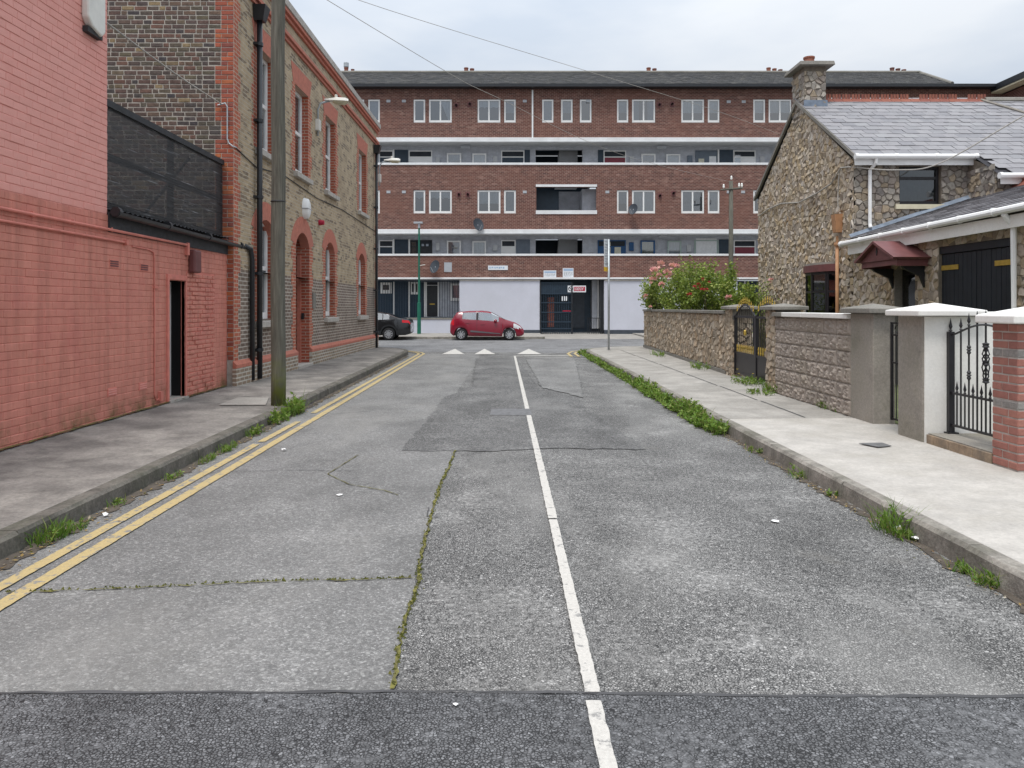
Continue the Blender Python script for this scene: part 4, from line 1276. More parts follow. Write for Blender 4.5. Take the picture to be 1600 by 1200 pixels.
# vents and flues in the brick
for px, py in ((607, 158), (631, 158), (919, 158) , (1138.5, 159), (1162, 159), (607, 300), (631, 300), (949, 300), (1138.5, 300), (1161, 300), (820, 158), (820, 300)):
    mb = MB(); mb.fbox(FR, fx(px - 3), fx(px + 3), fz(py + 2), fz(py - 2), -.05, .02); mb.build('air_vent', 'sign_grey', flats)
for px, py in ((713, 165), (734, 163), (1030, 164), (1050, 163), (717, 304), (731, 304), (1031, 306), (1052, 302)):
    mb = MB(); mb.fbox(FR, fx(px - 3.4), fx(px + 3.4), fz(py + 4), fz(py - 4), -.05, .02); fl = mb.build('flue', 'maroon_paint', flats)
    mb = MB(); mb.lathe([(.07, 0), (.07, .12), (.045, .12), (.045, .04)], (fx(px), FY - .14, fz(py)), 'y', 10); mb.build('flue_pipe', 'car_trim', fl)
# satellite dishes
def dish(px, py, rad, label, flip=1):
    e = empty('satellite_dish', (fx(px), FY - .05, fz(py)), label, 'satellite dish')
    mb = MB(); c = Vector((fx(px), FY - .42, fz(py)))
    ax = Vector((-.55 * flip, -.75, .25)).normalized(); u = ax.cross(Vector((0, 0, 1))).normalized(); w = u.cross(ax)
    rings = []
    for r_, h_ in ((.0, -.09), (.35, -.075), (.7, -.04), (1, .0)):
        rings.append(mb.add([c + (u * math.cos(t * math.pi / 8) + w * math.sin(t * math.pi / 8) * 1.1) * rad * max(r_, .02) + ax * h_ for t in range(16)]))
    for a, b in zip(rings, rings[1:]):
        for t in range(16): mb.f.append((a + t, a + (t + 1) % 16, b + (t + 1) % 16, b + t))
    mb.build('reflector', 'navy_plinth', e, smooth=True)
    mb = MB(); mb.tube([c - ax * .08, c + Vector((0, .42, -.1))], .03, 6); mb.build('bracket', 'sign_grey', e)
    mb = MB(); mb.tube([c - w * rad, c + ax * .3 - w * rad * .4], .015, 6); mb.build('feed_arm', 'sign_grey', e)
dish(680, 417, .36, 'grey satellite dish on brick over the dark front door by the white wall vent')
dish(748, 352, .36, 'grey satellite dish on brick between window and white gallery slab', -1)
dish(987, 328, .30, 'small grey satellite dish hung at a window corner of the brick flats')
# vents, plates and notices on the lowest brick band
mb = MB(); mb.fbox(FR, fx(694), fx(706), fz(425), fz(410), .0, .03); mb.build('air_grille', 'sign_grey', flats)
def text_obj(parent, s, size, loc, mat, rot=(R(90), 0, 0), name='lettering'):
    cu = bpy.data.curves.new(name, 'FONT')
    cu.body = s; cu.size = size; cu.align_x = 'CENTER'; cu.align_y = 'CENTER'; cu.extrude = .002
    tmp = bpy.data.objects.new(name, cu); col.objects.link(tmp)
    dg = bpy.context.evaluated_depsgraph_get()
    me = bpy.data.meshes.new_from_object(tmp.evaluated_get(dg))
    bpy.data.objects.remove(tmp)
    me.materials.clear(); me.materials.append(MATS[mat])
    return place(me, name, loc, parent, rot)
def marks(parent, u0, u1, v0, v1, rows, mat, d, seed):
    """rows of print too small to read in the photograph"""
    rnd = random.Random(seed); mb = MB()
    for r_ in range(rows):
        z1 = v1 - (v1 - v0) * (r_ + .15) / rows; z0 = v1 - (v1 - v0) * (r_ + .8) / rows
        u = u0
        while u < u1 - .05:
            w = min(rnd.uniform(.03, .1), u1 - u)
            mb.fbox(FR, u, u + w, z0 + rnd.uniform(0, .3) * (z1 - z0), z1, d, d + .003); u += w + rnd.uniform(.02, .05)
    return mb.build('print', mat, parent)
sg = empty('street_name_plate', (fx(777.5), FY, fz(421.5)), 'pale blue street name plate on the brick band above the rendered wall', 'sign')
mb = MB(); mb.fbox(FR, fx(762.5), fx(793.5), fz(422), fz(415), .004, .03); mb.build('plate', 'sign_white', sg, bevel=.006)
marks(sg, fx(764), fx(789), fz(420.8), fz(416.2), 1, 'sign_blue', .031, 4)
sg = empty('notice_board', (fx(859), FY, fz(433)), 'wide white notice with blue heading above the entrance gate', 'sign')
mb = MB(); mb.fbox(FR, fx(849.3), fx(869), fz(433.3), fz(422.6), .004, .03); mb.build('plate', 'sign_white', sg)
mb = MB(); mb.fbox(FR, fx(850.5), fx(868), fz(426.5), fz(424), .031, .034); mb.build('heading_band', 'sign_blue', sg)
marks(sg, fx(851), fx(868), fz(432.3), fz(427.5), 3, 'sign_grey', .031, 5)
sg = empty('notice_board', (fx(888), FY, fz(433)), 'taller square white notice with grey heading above the entrance door', 'sign')
mb = MB(); mb.fbox(FR, fx(879.3), fx(896), fz(433.3), fz(419), .004, .03); mb.build('plate', 'sign_white', sg)
mb = MB(); mb.fbox(FR, fx(880.5), fx(895), fz(423.3), fz(420), .031, .034); mb.build('heading_band', 'sign_blue', sg)
marks(sg, fx(881), fx(894.5), fz(432.3), fz(424.6), 4, 'sign_grey', .031, 6)
sg = empty('warning_sign', (fx(901), FY, fz(457)), 'white and red prohibition sign hung over the navy entrance door', 'sign')
mb = MB(); mb.fbox(FR, fx(887), fx(915.5), fz(456.6), fz(446.3), .004, .03); mb.build('plate', 'sign_white', sg)
mb = MB(); mb.fbox(FR, fx(896.3), fx(914), fz(454.8), fz(448), .031, .034); mb.build('red_panel', 'sign_red', sg)
marks(sg, fx(897.5), fx(913), fz(454), fz(449), 3, 'sign_white', .035, 7)
mb = MB(); cc = FR.p(fx(891.6), fz(451.3), .031); mb.lathe([(.14, 0), (.14, -.004), (.10, -.004), (.10, 0)], cc, 'y', 20)
mb.build('prohibition_ring', 'black_paint', sg)
mb = MB(); mb.prism([cc + Vector((-.10, -.004, .075)), cc + Vector((-.075, -.004, .10)), cc + Vector((.10, -.004, -.075)), cc + Vector((.075, -.004, -.10))], (0, -.003, 0)); mb.build('prohibition_bar', 'black_paint', sg)

# ================================================================== PINK BUILDING
brick_tex('red_brick_x', 'x', (0.42, 0.11, 0.062), (0.31, 0.085, 0.06), (0.46, 0.32, 0.25), 0.235, 0.078, 0.011)
PX = -5.17
PF = Fr((PX, 0, 0), (0, 1, 0), (1, 0, 0))
pink = empty('pink_building', (PX - 2, 8, 0), 'pink painted block building with a narrow black doorway', 'building')
PD = (11.885, 12.51, .19, 2.08)
mb = MB(); holed(mb, PF, 1.0, 14.42, .0, 2.86, [(PD[0], PD[1], PD[2], PD[3])], .06, -.0065); mb.build('wall', 'pink_joint', pink)
mb = MB(); holed(mb, PF, 1.0, 10.05, 2.86, 7.4, [], .3, -.0065)
mb.poly([(PX - .012, 10.05, 2.5), (PX - 6, 10.05, 2.5), (PX - 6, 10.05, 7.4), (PX - .012, 10.05, 7.4)])
mb.build('upper_wall', 'pink_joint_pale', pink)
mb = MB(); mb.box(PX - 6, PX - .3, 1, 10.04, 7.3, 7.38); mb.build('flat_roof', 'cement', pink)
vents = [(178, 412), (225, 418), (175, 612), (223, 603)]
items = []
def yp(px, X=PX): return X * F / (px - CX)
bh, bl = .0885, .237
rr = random.Random(12)
def block_course(u0, u1, z, h, off, mk, holes):
    u = u0 - off
    while u < u1:
        a, b = max(u, u0), min(u + bl, u1)
        segs = [(a, b)]
        for h0, h1_, v0, v1 in holes:
            if z + h > v0 + .02 and z < v1 - .02:
                segs = [t for s0, s1 in segs for t in ((s0, min(s1, h0)), (max(s0, h1_), s1)) if t[1] - t[0] > .02]
        for s0, s1 in segs:
            if s1 - s0 < .03: continue
            c = PF.p((s0 + s1) / 2, z + h / 2, -.014)
            items.append((visw(c, (s1 - s0) * h, PF.N), c, PF.U, PF.N, round(s1 - s0, 2) - .002, h - .0048, .0132 + .0015 * rr.randrange(3), mk))
        u += bl
k = 0
z = .12
vh = [(yp(x) - .13, yp(x) + .13, H + (HY - y) / F * yp(x) - .06, H + (HY - y) / F * yp(x) + .06) for x, y in vents]
inf = (12.56, 13.78, .0, 2.2)
while z < 2.8:
    block_course(3.0, 14.42, z, bh, (k % 2) * bl / 2 + (.0, .02, -.015)[k % 3], 0, [PD, inf])
    z += bh; k += 1
while z < 7.3:
    block_course(3.0, 10.05, z, bh, (k % 2) * bl / 2 + (.0, .03, -.02)[k % 3], 1, [])
    z += bh; k += 1
lay_bricks(items, pink, ['pink_block', 'pink_block_lit'], 'brick', 180)
# rougher brick infill beside the door
items = []
z = .19; k = 0
while z < 2.14:
    u = 12.56 - (k % 2) * .11
    while u < 13.76:
        a, b = max(u, 12.565), min(u + .225, 13.775)
        if b - a > .05:
            c = PF.p((a + b) / 2 + rr.uniform(-.004, .004), z + .036 + rr.uniform(-.003, .003), -.012)
            items.append((visw(c, .015, PF.N), c, PF.U, PF.N, round(b - a, 2) - .012, .056, round(rr.choice((.016, .022, .028)), 3), 0))
        u += .225
    z += .075; k += 1
lay_bricks(items, pink, ['pink_block'], 'brick', 120)
# door frame, leaf, threshold, dark passage
mb = MB()
mb.fbox(PF, PD[0] - .07, PD[0], PD[2], PD[3] + .08, -.1, .025); mb.fbox(PF, PD[1], PD[1] + .04, PD[2], PD[3] + .08, -.06, .02); mb.fbox(PF, PD[0], PD[1], PD[3], PD[3] + .08, -.06, .025)
dr = mb.build('door_frame', 'pink_trim', pink, bevel=.006)
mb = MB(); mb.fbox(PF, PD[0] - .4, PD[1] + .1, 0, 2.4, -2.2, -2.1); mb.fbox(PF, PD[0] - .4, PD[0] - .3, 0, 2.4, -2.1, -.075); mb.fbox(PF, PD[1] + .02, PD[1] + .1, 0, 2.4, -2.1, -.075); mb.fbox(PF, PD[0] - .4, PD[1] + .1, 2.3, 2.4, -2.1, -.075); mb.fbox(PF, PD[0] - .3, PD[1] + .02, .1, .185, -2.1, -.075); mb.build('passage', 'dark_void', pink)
mb = MB(); mb.fbox(PF, PD[1] - .03, PD[1] + .018, .2, 2.06, -.262, -.235); mb.build('inner_frame', 'white_upvc', pink)
mb = MB(); mb.fbox(PF, PD[1] - .01, PD[1] + .015, .2, 2.06, -.6, -.29); mb.build('inner_door', 'black_paint', pink)
mb = MB(); mb.fbox(PF, PD[0] - .03, PD[1] + .03, .14, .205, -.35, .05); mb.build('threshold', 'stone_sill', pink)
# conduits, vents, boxes painted over
mb = MB(); mb.tube([PF.p(2, 2.67, .03), PF.p(12.55, 2.665, .03)], .02, 8); mb.fbox(PF, 12.5, 12.58, 2.5, 2.7, 0, .05); mb.build('conduit', 'pink_trim', pink, smooth=False)
mb = MB(); mb.tube([PF.p(2, 2.555, .022), PF.p(10.5, 2.535, .022)], .016, 8); mb.tube([PF.p(10.5, 2.535, 0.0), PF.p(10.5, 2.535, .05)], .04, 8); mb.build('conduit', 'pink_trim', pink)
for u in (8.4, 9.2, 10.1): 
    mb = MB(); mb.fbox(PF, u, u + .025, 2.64, 2.7, 0, .035); mb.build('conduit_clip', 'pink_trim', pink)
mb = MB(); mb.tube([PF.p(10.7, 2.5, .012), PF.p(11.2, 2.49, .012), PF.p(11.36, 2.46, .012), PF.p(11.38, 2.35, .012), PF.p(11.39, .35, .012), PF.p(11.45, .26, .012), PF.p(11.55, .28, .012)], .011, 6); mb.build('cable_run', 'pink_trim', pink)
mb = MB(); mb.fbox(PF, 11.36, 11.5, 1.93, 1.96, 0, .03); mb.fbox(PF, 11.52, 11.6, .24, .38, 0, .05); mb.build('junction_box', 'pink_trim', pink)
for x, y in vents:
    Y = yp(x); Z = H + (HY - y) / F * Y
    mb = MB(); mb.fbox(PF, Y - .12, Y + .12, Z - .055, Z + .055, -.01, .006); v_ = mb.build('air_brick', 'pink_trim', pink)
    mb = MB()
    for q in (-.03, 0, .03): mb.fbox(PF, Y - .105, Y + .105, Z + q - .009, Z + q + .009, .004, .012)
    mb.build('slot', 'pink_joint_pale' if y > 500 else 'maroon_paint', v_)
mb = MB(); Y = 12.77; mb.fbox(PF, Y - .14, Y + .14, 2.22, 2.6, .0, .12); mb.build('sounder_box', 'maroon_paint', pink, bevel=.03)
# black fascia and gutter over the low wall, shed roof behind
mb = MB(); mb.fbox(PF, 10.06, 14.4, 2.64, 2.9, .0, .025); mb.build('fascia', 'black_timber', pink)
mb = MB()
prof = [(math.cos(R(a)) * .062, math.sin(R(a)) * .062) for a in range(180, 361, 20)]
for (x0, z0), (x1, z1) in zip(prof, prof[1:]):
    mb.poly([(PX + .1 + x0, 10.04, 2.9 + z0), (PX + .1 + x1, 10.04, 2.9 + z1), (PX + .1 + x1, 15.12, 2.84 + z1), (PX + .1 + x0, 15.12, 2.84 + z0)])
mb.poly([(PX + .1 + x, 10.04, 2.9 + z_) for x, z_ in prof])
mb.poly([(PX + .045, 10.04, 2.895), (PX + .155, 10.04, 2.895), (PX + .155, 15.12, 2.835), (PX + .045, 15.12, 2.835)])
gut = mb.build('gutter', 'black_paint', pink)
for u in (10.06, 11.6, 13.2, 14.8):
    mb = MB(); mb.tube([(PX + .1, u, 2.9 - (u - 10) * .012), (PX + .1, u + .07, 2.9 - (u - 10) * .012)], .069, 12); mb.build('gutter_joint', 'black_paint', gut)
mb = MB()
n_ = 60
for k in range(n_):
    y0, y1 = 10.06 + 4.34 * k / n_, 10.06 + 4.34 * (k + 1) / n_
    z0, z1 = 2.94 + (.012 if k % 2 else -.012), 2.94 + (-.012 if k % 2 else .012)
    mb.poly([(PX + .05, y0, z0), (PX + .05, y1, z1), (PX - 3, y1, z1 + .3), (PX - 3, y0, z0 + .3)])
mb.build('corrugated_roof', 'black_timber', pink)
# alarm box high on the pink wall
al = empty('alarm_box', (PX, 9.62, 5.1), 'white alarm box with rusty edge high on the pink wall', 'alarm box')
mb = MB(); mb.prism([PF.p(9.42, 5.62, .0), PF.p(9.42, 5.22, .0), PF.p(9.5, 5.13, 0), PF.p(9.74, 5.07, 0), PF.p(9.83, 5.15, 0), PF.p(9.83, 5.62, 0)], (.1, 0, 0)); mb.build('cover', 'pale_plastic', al, bevel=.025)
mb = MB(); mb.fbox(PF, 9.45, 9.8, 5.05, 5.12, .0, .07); mb.build('underside', 'cable_black', al)

# netting screen on the low roof
nx = PX - .07
scr = empty('netting_screen', (nx, 12.2, 2.95), 'black netting screen on a timber frame above the low pink wall', 'screen')
mb = MB(); mb.poly([(nx, 10.1, 2.98), (nx, 14.38, 2.98), (nx, 14.38, 4.36), (nx, 10.1, 4.36)]); mb.build('netting', 'netting', scr)
for z0, z1, nm in ((4.31, 4.40, 'top_rail'), (3.62, 3.70, 'middle_rail'), (2.95, 3.05, 'bottom_rail')):
    mb = MB(); mb.box(nx - .07, nx + .03 if z0 > 4 else nx - .005, 10.08, 14.39, z0, z1); mb.build(nm, 'black_timber', scr)
for u in (10.1, 12.2, 14.3):
    mb = MB(); mb.box(nx - .09, nx - .012, u, u + .08, 2.9, 4.308); mb.build('post', 'black_timber', scr)
for u in (12.2,):
    mb = MB(); mb.tube([(nx - .1, u + .9, 4.2), (nx - .9, u + .9, 3.2)], .024, 6); mb.build('brace', 'black_timber', scr)

# ================================================================== BRICK BUILDING
BF = Fr((-5.05, 14.43, 0), (.0167, 1, 0), (1, -.0167, 0))
bb_ = empty('brick_building', (-8, 20, 0), 'old two storey stock brick building with red brick window arches', 'building')
LEN = 14.85; TOP = 8.62
Y2u = lambda Y: Y - 14.43
wins = [(15.76, 16.88), (18.45, 19.6), (21.4, 22.58), (25.95, 27.2)]
lows = [(15.76, 16.88), (21.4, 22.5), (25.9, 27.05)]
door = (Y2u(18.5), Y2u(19.72), .18, 3.5)
up = [(Y2u(a), Y2u(b), 4.93, 7.02) for a, b in wins]
lo = [(Y2u(a), Y2u(b), 1.38, 3.5) for a, b in lows]
split = 2.38
hl = [(a, b, c, split) for a, b, c, e in lo] + [(door[0], door[1], -.1, split)]
hu = up + [(a, b, split, e) for a, b, c, e in lo] + [(door[0], door[1], split, door[3])]
mb = MB(); holed(mb, BF, 0, LEN, -.1, split, hl, .24); mb.build('lower_wall', 'facade_brick_dark', bb_)
mb = MB(); holed(mb, BF, 0, LEN, split, 8.5, hu, .24); mb.build('upper_wall', 'facade_brick', bb_)
e0, e1 = BF.p(0, 0, -.24), BF.p(LEN, 0, -.24)
mb = MB()
mb.poly([BF.p(0, -.1, 0), BF.p(0, 8.5, 0), (-12.5, 14.43, 8.5), (-12.5, 14.43, -.1)])
mb.build('gable_backing', 'lime_mortar', bb_)
mb = MB(); mb.poly([BF.p(LEN, -.1, 0), BF.p(LEN, 8.5, 0), (-12.5, 29.3, 8.5), (-12.5, 29.3, -.1)]); mb.poly([BF.p(0, 8.3, -.2), BF.p(LEN, 8.3, -.2), (-12.5, 29.3, 8.3), (-12.5, 14.43, 8.3)]); mb.build('far_wall', 'facade_brick_dark', bb_)
# reveals, arches, jambs
def jamb(u, v0, v1, sgn, holes_side):
    mb = MB(); z = v0; k = 0
    while z < v1 - .01:
        zz = min(z + .31, v1); w = .36 if k % 2 else .24
        a, b = (u - w, u) if sgn < 0 else (u, u + w)
        mb.fbox(BF, a, b, z, zz, -.1, .006); z = zz; k += 1
    return mb.build('brick_jamb', 'red_brick_y', bb_)
def reveals(u0, u1, v0, v1, dep):
    mb = MB()
    for u in (u0 + .003, u1 - .003):
        mb.poly([BF.p(u, v0, .007), BF.p(u, v0, -dep), BF.p(u, v1, -dep), BF.p(u, v1, .007)])
    mb.poly([BF.p(u0, v1 - .003, .007), BF.p(u1, v1 - .003, .007), BF.p(u1, v1 - .003, -dep), BF.p(u0, v1 - .003, -dep)])
    return mb.build('brick_reveal', 'red_brick_x', bb_)
def sill(u0, u1, v):
    mb = MB(); mb.hexa([BF.p(u0 - .13, v - .15, -.2), BF.p(u1 + .13, v - .15, -.2), BF.p(u1 + .13, v - .15, .11), BF.p(u0 - .13, v - .15, .11), BF.p(u0 - .13, v + .01, -.2), BF.p(u1 + .13, v + .01, -.2), BF.p(u1 + .13, v - .03, .11), BF.p(u0 - .13, v - .03, .11)])
    return mb.build('window_sill', 'stone_sill', bb_, bevel=.008)
cts = [('side', 'curtain_white'), ('half', 'curtain_grey'), None, ('half', 'curtain_white')]
for i, (a, b, c, e) in enumerate(up):
    jamb(a, c - .02, e, -1, 0); jamb(b, c - .02, e, 1, 0); reveals(a, b, c, e, .2); sill(a, b, c)
    mb = MB(); mb.prism([BF.p(a - .16, e, -.1), BF.p(b + .16, e, -.1), BF.p(b + .34, e + .46, -.1), BF.p(a - .34, e + .46, -.1)], BF.N * .109); mb.build('flat_arch', 'rubbed_brick', bb_)
    pane_window(bb_, BF, a + .01, b - .01, c + .02, e - .01, -.17, 1, curtain=cts[i], fw=.08, transom=(c + e) / 2 + .02)
def arch(a, b, e, rise, th):
    """segmental brick arch whose crown is at e"""
    w = (b - a) / 2; cu = (a + b) / 2
    r_ = (w * w + rise * rise) / (2 * rise); cz = e - r_
    half = math.asin(w / r_); n = 12
    inn = [(cu + r_ * math.sin(-half + 2 * half * k / n), cz + r_ * math.cos(-half + 2 * half * k / n)) for k in range(n + 1)]
    mb = MB(); h2_ = half * 1.12
    outr = [(cu + (r_ + th) * math.sin(-h2_ + 2 * h2_ * k / n), cz + (r_ + th) * math.cos(-h2_ + 2 * h2_ * k / n)) for k in range(n + 1)]
    for k in range(n):
        q = [inn[k], inn[k + 1], outr[k + 1], outr[k]]
        mb.prism([BF.p(x, y, -.22) for x, y in q], BF.N * .23)
    return mb.build('brick_arch', 'rubbed_brick', bb_)
for i, (a, b, c, e) in enumerate(lo):
    jamb(a, c - .02, e - .22, -1, 0); jamb(b, c - .02, e - .22, 1, 0); reveals(a, b, c, e, .2); sill(a, b, c); arch(a, b, e, .3, .38)
    pane_window(bb_, BF, a + .01, b - .01, c + .02, e - .01, -.17, 1, curtain=[('full', 'curtain_grey'), ('half', 'curtain_grey'), ('half', 'curtain_white')][i], fw=.09, transom=(c + e) / 2 + .05)
a, b, c, e = door
jamb(a, .62, e - .22, -1, 0); jamb(b, .62, e - .22, 1, 0); reveals(a, b, -.1, e, .55); arch(a, b, e, .34, .4)
mb = MB(); mb.fbox(BF, a + .003, b - .003, c, e, -.6, -.5); dd = mb.build('door', 'white_upvc', bb_)
mb = MB(); mb.fbox(BF, a + .1, b - .1, c + 2.2, e - .1, -.5, -.48); mb.build('fanlight', 'room_dark', dd)
mb = MB(); mb.fbox(BF, a + .1, b - .1, c + .02, c + 2.1, -.5, -.47); mb.build('door_leaf', 'maroon_paint', dd)
mb = MB(); mb.fbox(BF, a + .003, a + .09, c, c + 2.8, -.5, -.13); mb.build('white_frame', 'white_upvc', dd)
mb = MB(); mb.fbox(BF, b - .08, b - .003, -.05, c + 2.8, -.3, -.2); mb.build('brick_step_jamb', 'rubbed_brick', bb_)
mb = MB(); mb.fbox(BF, a - .03, b + .03, .05, .23, -.5, .1); mb.build('door_step', 'stone_sill', bb_, bevel=.01)
# plinth with red chamfered top
for u0, u1 in ((0, Y2u(18.5) - .02), (Y2u(19.72) + .02, LEN + .05)):
    mb = MB(); mb.fbox(BF, u0 - (.06 if u0 == 0 else 0), u1, -.1, .5, 0, .07); mb.build('plinth', 'plinth_brick', bb_)
    mb = MB(); ua = u0 - (.06 if u0 == 0 else 0)
    mb.prism([BF.p(ua, .5, .005), BF.p(ua, .5, .078), BF.p(ua, .565, .078), BF.p(ua, .64, .005)], BF.U * (u1 - ua)); mb.build('plinth_cap', 'rubbed_brick', bb_)
for u, s in ((0, 1), (LEN, -1)):       # corner quoins on the street face
    mb = MB(); z = -.1; k = 0
    while z < 7.78:
        w = .34 if k % 2 else .22
        mb.fbox(BF, min(u, u + s * w), max(u, u + s * w), z, min(z + .344, 7.78), -.05, .006); z += .344; k += 1
    mb.build('quoin', 'red_brick_y', bb_)
# string courses, parapet, coping
for z0, z1, d, m_, nm in ((7.78, 7.86, .05, 'rubbed_brick', 'string_course'), (7.862, 7.95, .10, 'rubbed_brick', 'string_course'), (8.28, 8.36, .06, 'rubbed_brick', 'cornice'), (8.362, 8.45, .12, 'rubbed_brick', 'cornice'), (8.452, 8.62, .15, 'stone_sill', 'coping')):
    mb = MB(); mb.fbox(BF, -.06, LEN + .1, z0, z1, -.3, d); mb.build(nm, m_, bb_, bevel=.006)
# gable bricks facing the camera
GFm = Fr((-5.05, 14.43, 0), (-1, 0, 0), (0, -1, 0))
items = []
z = .65; k = 0; bh = .0865
while z < 7.75:
    u = 0.0; long_ = (k // 4) % 2
    q = .35 if long_ else .235
    # red quoin bricks
    segs = ([(0, .115), (.115, q)] if k % 2 else [(0, .23), (.23, q)]) if q > .3 else ([(0, .235)] if k % 2 else [(0, .115), (.115, .235)])
    for s0, s1 in segs:
        c = GFm.p((s0 + s1) / 2, z + bh / 2, .0)
        items.append((visw(c, (s1 - s0) * bh, GFm.N) * 1.3, c, GFm.U, GFm.N, round(s1 - s0 - .01, 3), .074, .008, 1))
    u = q if z > 2.4 else 9
    while u < 3.1:
        w = rr.choice((.235, .235, .225, .12, .24, .115, .16))
        c = GFm.p(u + w / 2, z + bh / 2 + rr.uniform(-.003, .003), rr.uniform(-.003, .003))
        items.append((visw(c, w * bh, GFm.N), c, GFm.U, GFm.N, w - .016, .068, .007, 0)); u += w
    z += bh; k += 1
lay_bricks(items, bb_, ['stock_brick', 'red_brick'], 'brick', 300)
# downpipes
def downpipe(u, zt, zb, r_, hopper, mat='black_paint', parent=bb_, fr=BF, d=.1):
    mb = MB(); mb.tube([fr.p(u, zt, d), fr.p(u, zb, d)], r_, 10); p_ = mb.build('downpipe', mat, parent, smooth=True)
    if hopper:
        mb = MB(); mb.hexa([fr.p(u - .1, zt, .01), fr.p(u + .1, zt, .01), fr.p(u + .1, zt, .2), fr.p(u - .1, zt, .2), fr.p(u - .16, zt + .3, .01), fr.p(u + .16, zt + .3, .01), fr.p(u + .16, zt + .3, .27), fr.p(u - .16, zt + .3, .27)]); mb.build('hopper', mat, p_)
    z = zt - .5
    while z > zb + .2:
        mb = MB(); mb.tube([fr.p(u, z, d), fr.p(u, z + .07, d)], r_ * 1.28, 10); mb.fbox(fr, u - .1, u + .1, z + .01, z + .06, .0, d); mb.build('pipe_clip', mat, p_); z -= 1.55
    return p_
downpipe(Y2u(15.6), 7.45, .2, .056, True)
downpipe(Y2u(28.75), 7.4, .12, .05, True)
mb = MB(); mb.tube([(PX + .1, 15.05, 2.86), (PX + .19, 15.2, 2.8), (PX + .2, 15.25, 2.6), (PX + .2, 15.27, .2)], .05, 10); mb.build('downpipe', 'black_paint', pink, smooth=True)
# door plaque and bell push, small fittings
mb = MB(); mb.fbox(BF, Y2u(20.0), Y2u(20.28), 1.62, 2.02, .007, .03); mb.build('door_plaque', 'cement', bb_)
mb = MB(); mb.fbox(BF, Y2u(19.64), Y2u(19.7), 1.35, 1.5, -.18, -.12); mb.build('bell_push', 'car_trim', bb_)
e = empty('alarm_bell', BF.p(Y2u(19.25), 3.9, 0), 'white oval alarm bell box above the brick doorway arch', 'alarm box')
mb = MB(); c = BF.p(Y2u(19.25), 4.12, .0); prof = [(.0, .15), (.12, .145), (.18, .11), (.2, .0)]
rings = []
for r_, h_ in prof: rings.append(mb.add([c + BF.U * (r_ * math.cos(t * math.pi / 10)) + Vector((0, 0, 1.35 * r_ * math.sin(t * math.pi / 10))) + BF.N * h_ for t in range(20)]))
for a, b in zip(rings, rings[1:]):
    for t in range(20): mb.f.append((a + t, b + t, b + (t + 1) % 20, a + (t + 1) % 20))
mb.build('cover', 'white_upvc', e, smooth=True)
mb = MB(); mb.fbox(BF, Y2u(19.04), Y2u(19.46), 4.1, 4.115, .0, .152); mb.build('seam', 'sign_grey', e)
e = empty('alarm_sounder', BF.p(Y2u(20.7), 3.85, 0), 'small red alarm sounder on the stock brick wall', 'alarm box')
mb = MB(); c = BF.p(Y2u(20.7), 3.93, 0); mb.tube([c, c + BF.N * .05, c + BF.N * .14], [.075, .075, .06], 12); mb.build('body', 'sign_red', e)
def wall_lamp(p, out, label):
    e = empty('street_lamp', p, label, 'street lamp')
    mb = MB(); mb.tube([p + Vector((.05, 0, -.45)), p + Vector((.05, 0, .25)), p + Vector((.12, -.0, .42)), p + out * .35 + Vector((0, 0, .5))], .028, 8); mb.build('bracket', 'galvanised', e, smooth=True)
    mb = MB(); mb.box(p.x + .0, p.x + .11, p.y - .1, p.y + .1, p.z - .32, p.z - .02); mb.build('control_box', 'pale_plastic', e, bevel=.012)
    o = p + out * .22 + Vector((0, 0, .5)); q = out.cross(Vector((0, 0, 1))).normalized()
    mb = MB()
    prof = [(0, .05, .05), (.15, .09, .07), (.3, .13, .1), (.55, .14, .1), (.62, .11, .07)]
    rings = [mb.add([o + out * s + q * w * a + Vector((0, 0, h_ * b_)) for a, b_ in ((-1, 0), (-.8, .7), (-.3, 1), (.3, 1), (.8, .7), (1, 0))]) for s, w, h_ in prof]
    for a, b in zip(rings, rings[1:]):
        for t in range(6): mb.f.append((a + t, a + (t + 1) % 6, b + (t + 1) % 6, b + t))
    mb.f.append(tuple(rings[0] + t for t in range(6))); mb.f.append(tuple(rings[-1] + t for t in range(5, -1, -1)))
    mb.build('lamp_housing', 'pale_plastic', e)
    mb = MB(); rings = [mb.add([o + out * s + q * w * a + Vector((0, 0, -h_ * b_)) for a, b_ in ((-1, 0.02), (-.7, .9), (0, 1.1), (.7, .9), (1, 0.02))]) for s, w, h_ in ((.22, .1, .03), (.29, .12, .07), (.53, .125, .08), (.6, .1, .03))]
    for a, b in zip(rings, rings[1:]):
        for t in range(4): mb.f.append((a + t, a + t + 1, b + t + 1, b + t))
    mb.build('lamp_diffuser', 'lamp_diffuser', e, smooth=True)
    mb = MB(); mb.lathe([(.04, 0), (.04, .07), (0, .09)], o + out * .3 + Vector((0, 0, .1)), n=10); mb.build('photocell', 'pale_plastic', e)
wall_lamp(BF.p(Y2u(20.4), 6.65, .0), (BF.N + Vector((0, .25, 0))).normalized(), 'street lamp on a bracket high on the brick wall between two upper windows')
wall_lamp(Vector((-4.75, 29.35, 6.75)), Vector((1, .1, 0)).normalized(), 'street lamp at the far corner of the brick building beside its downpipe')
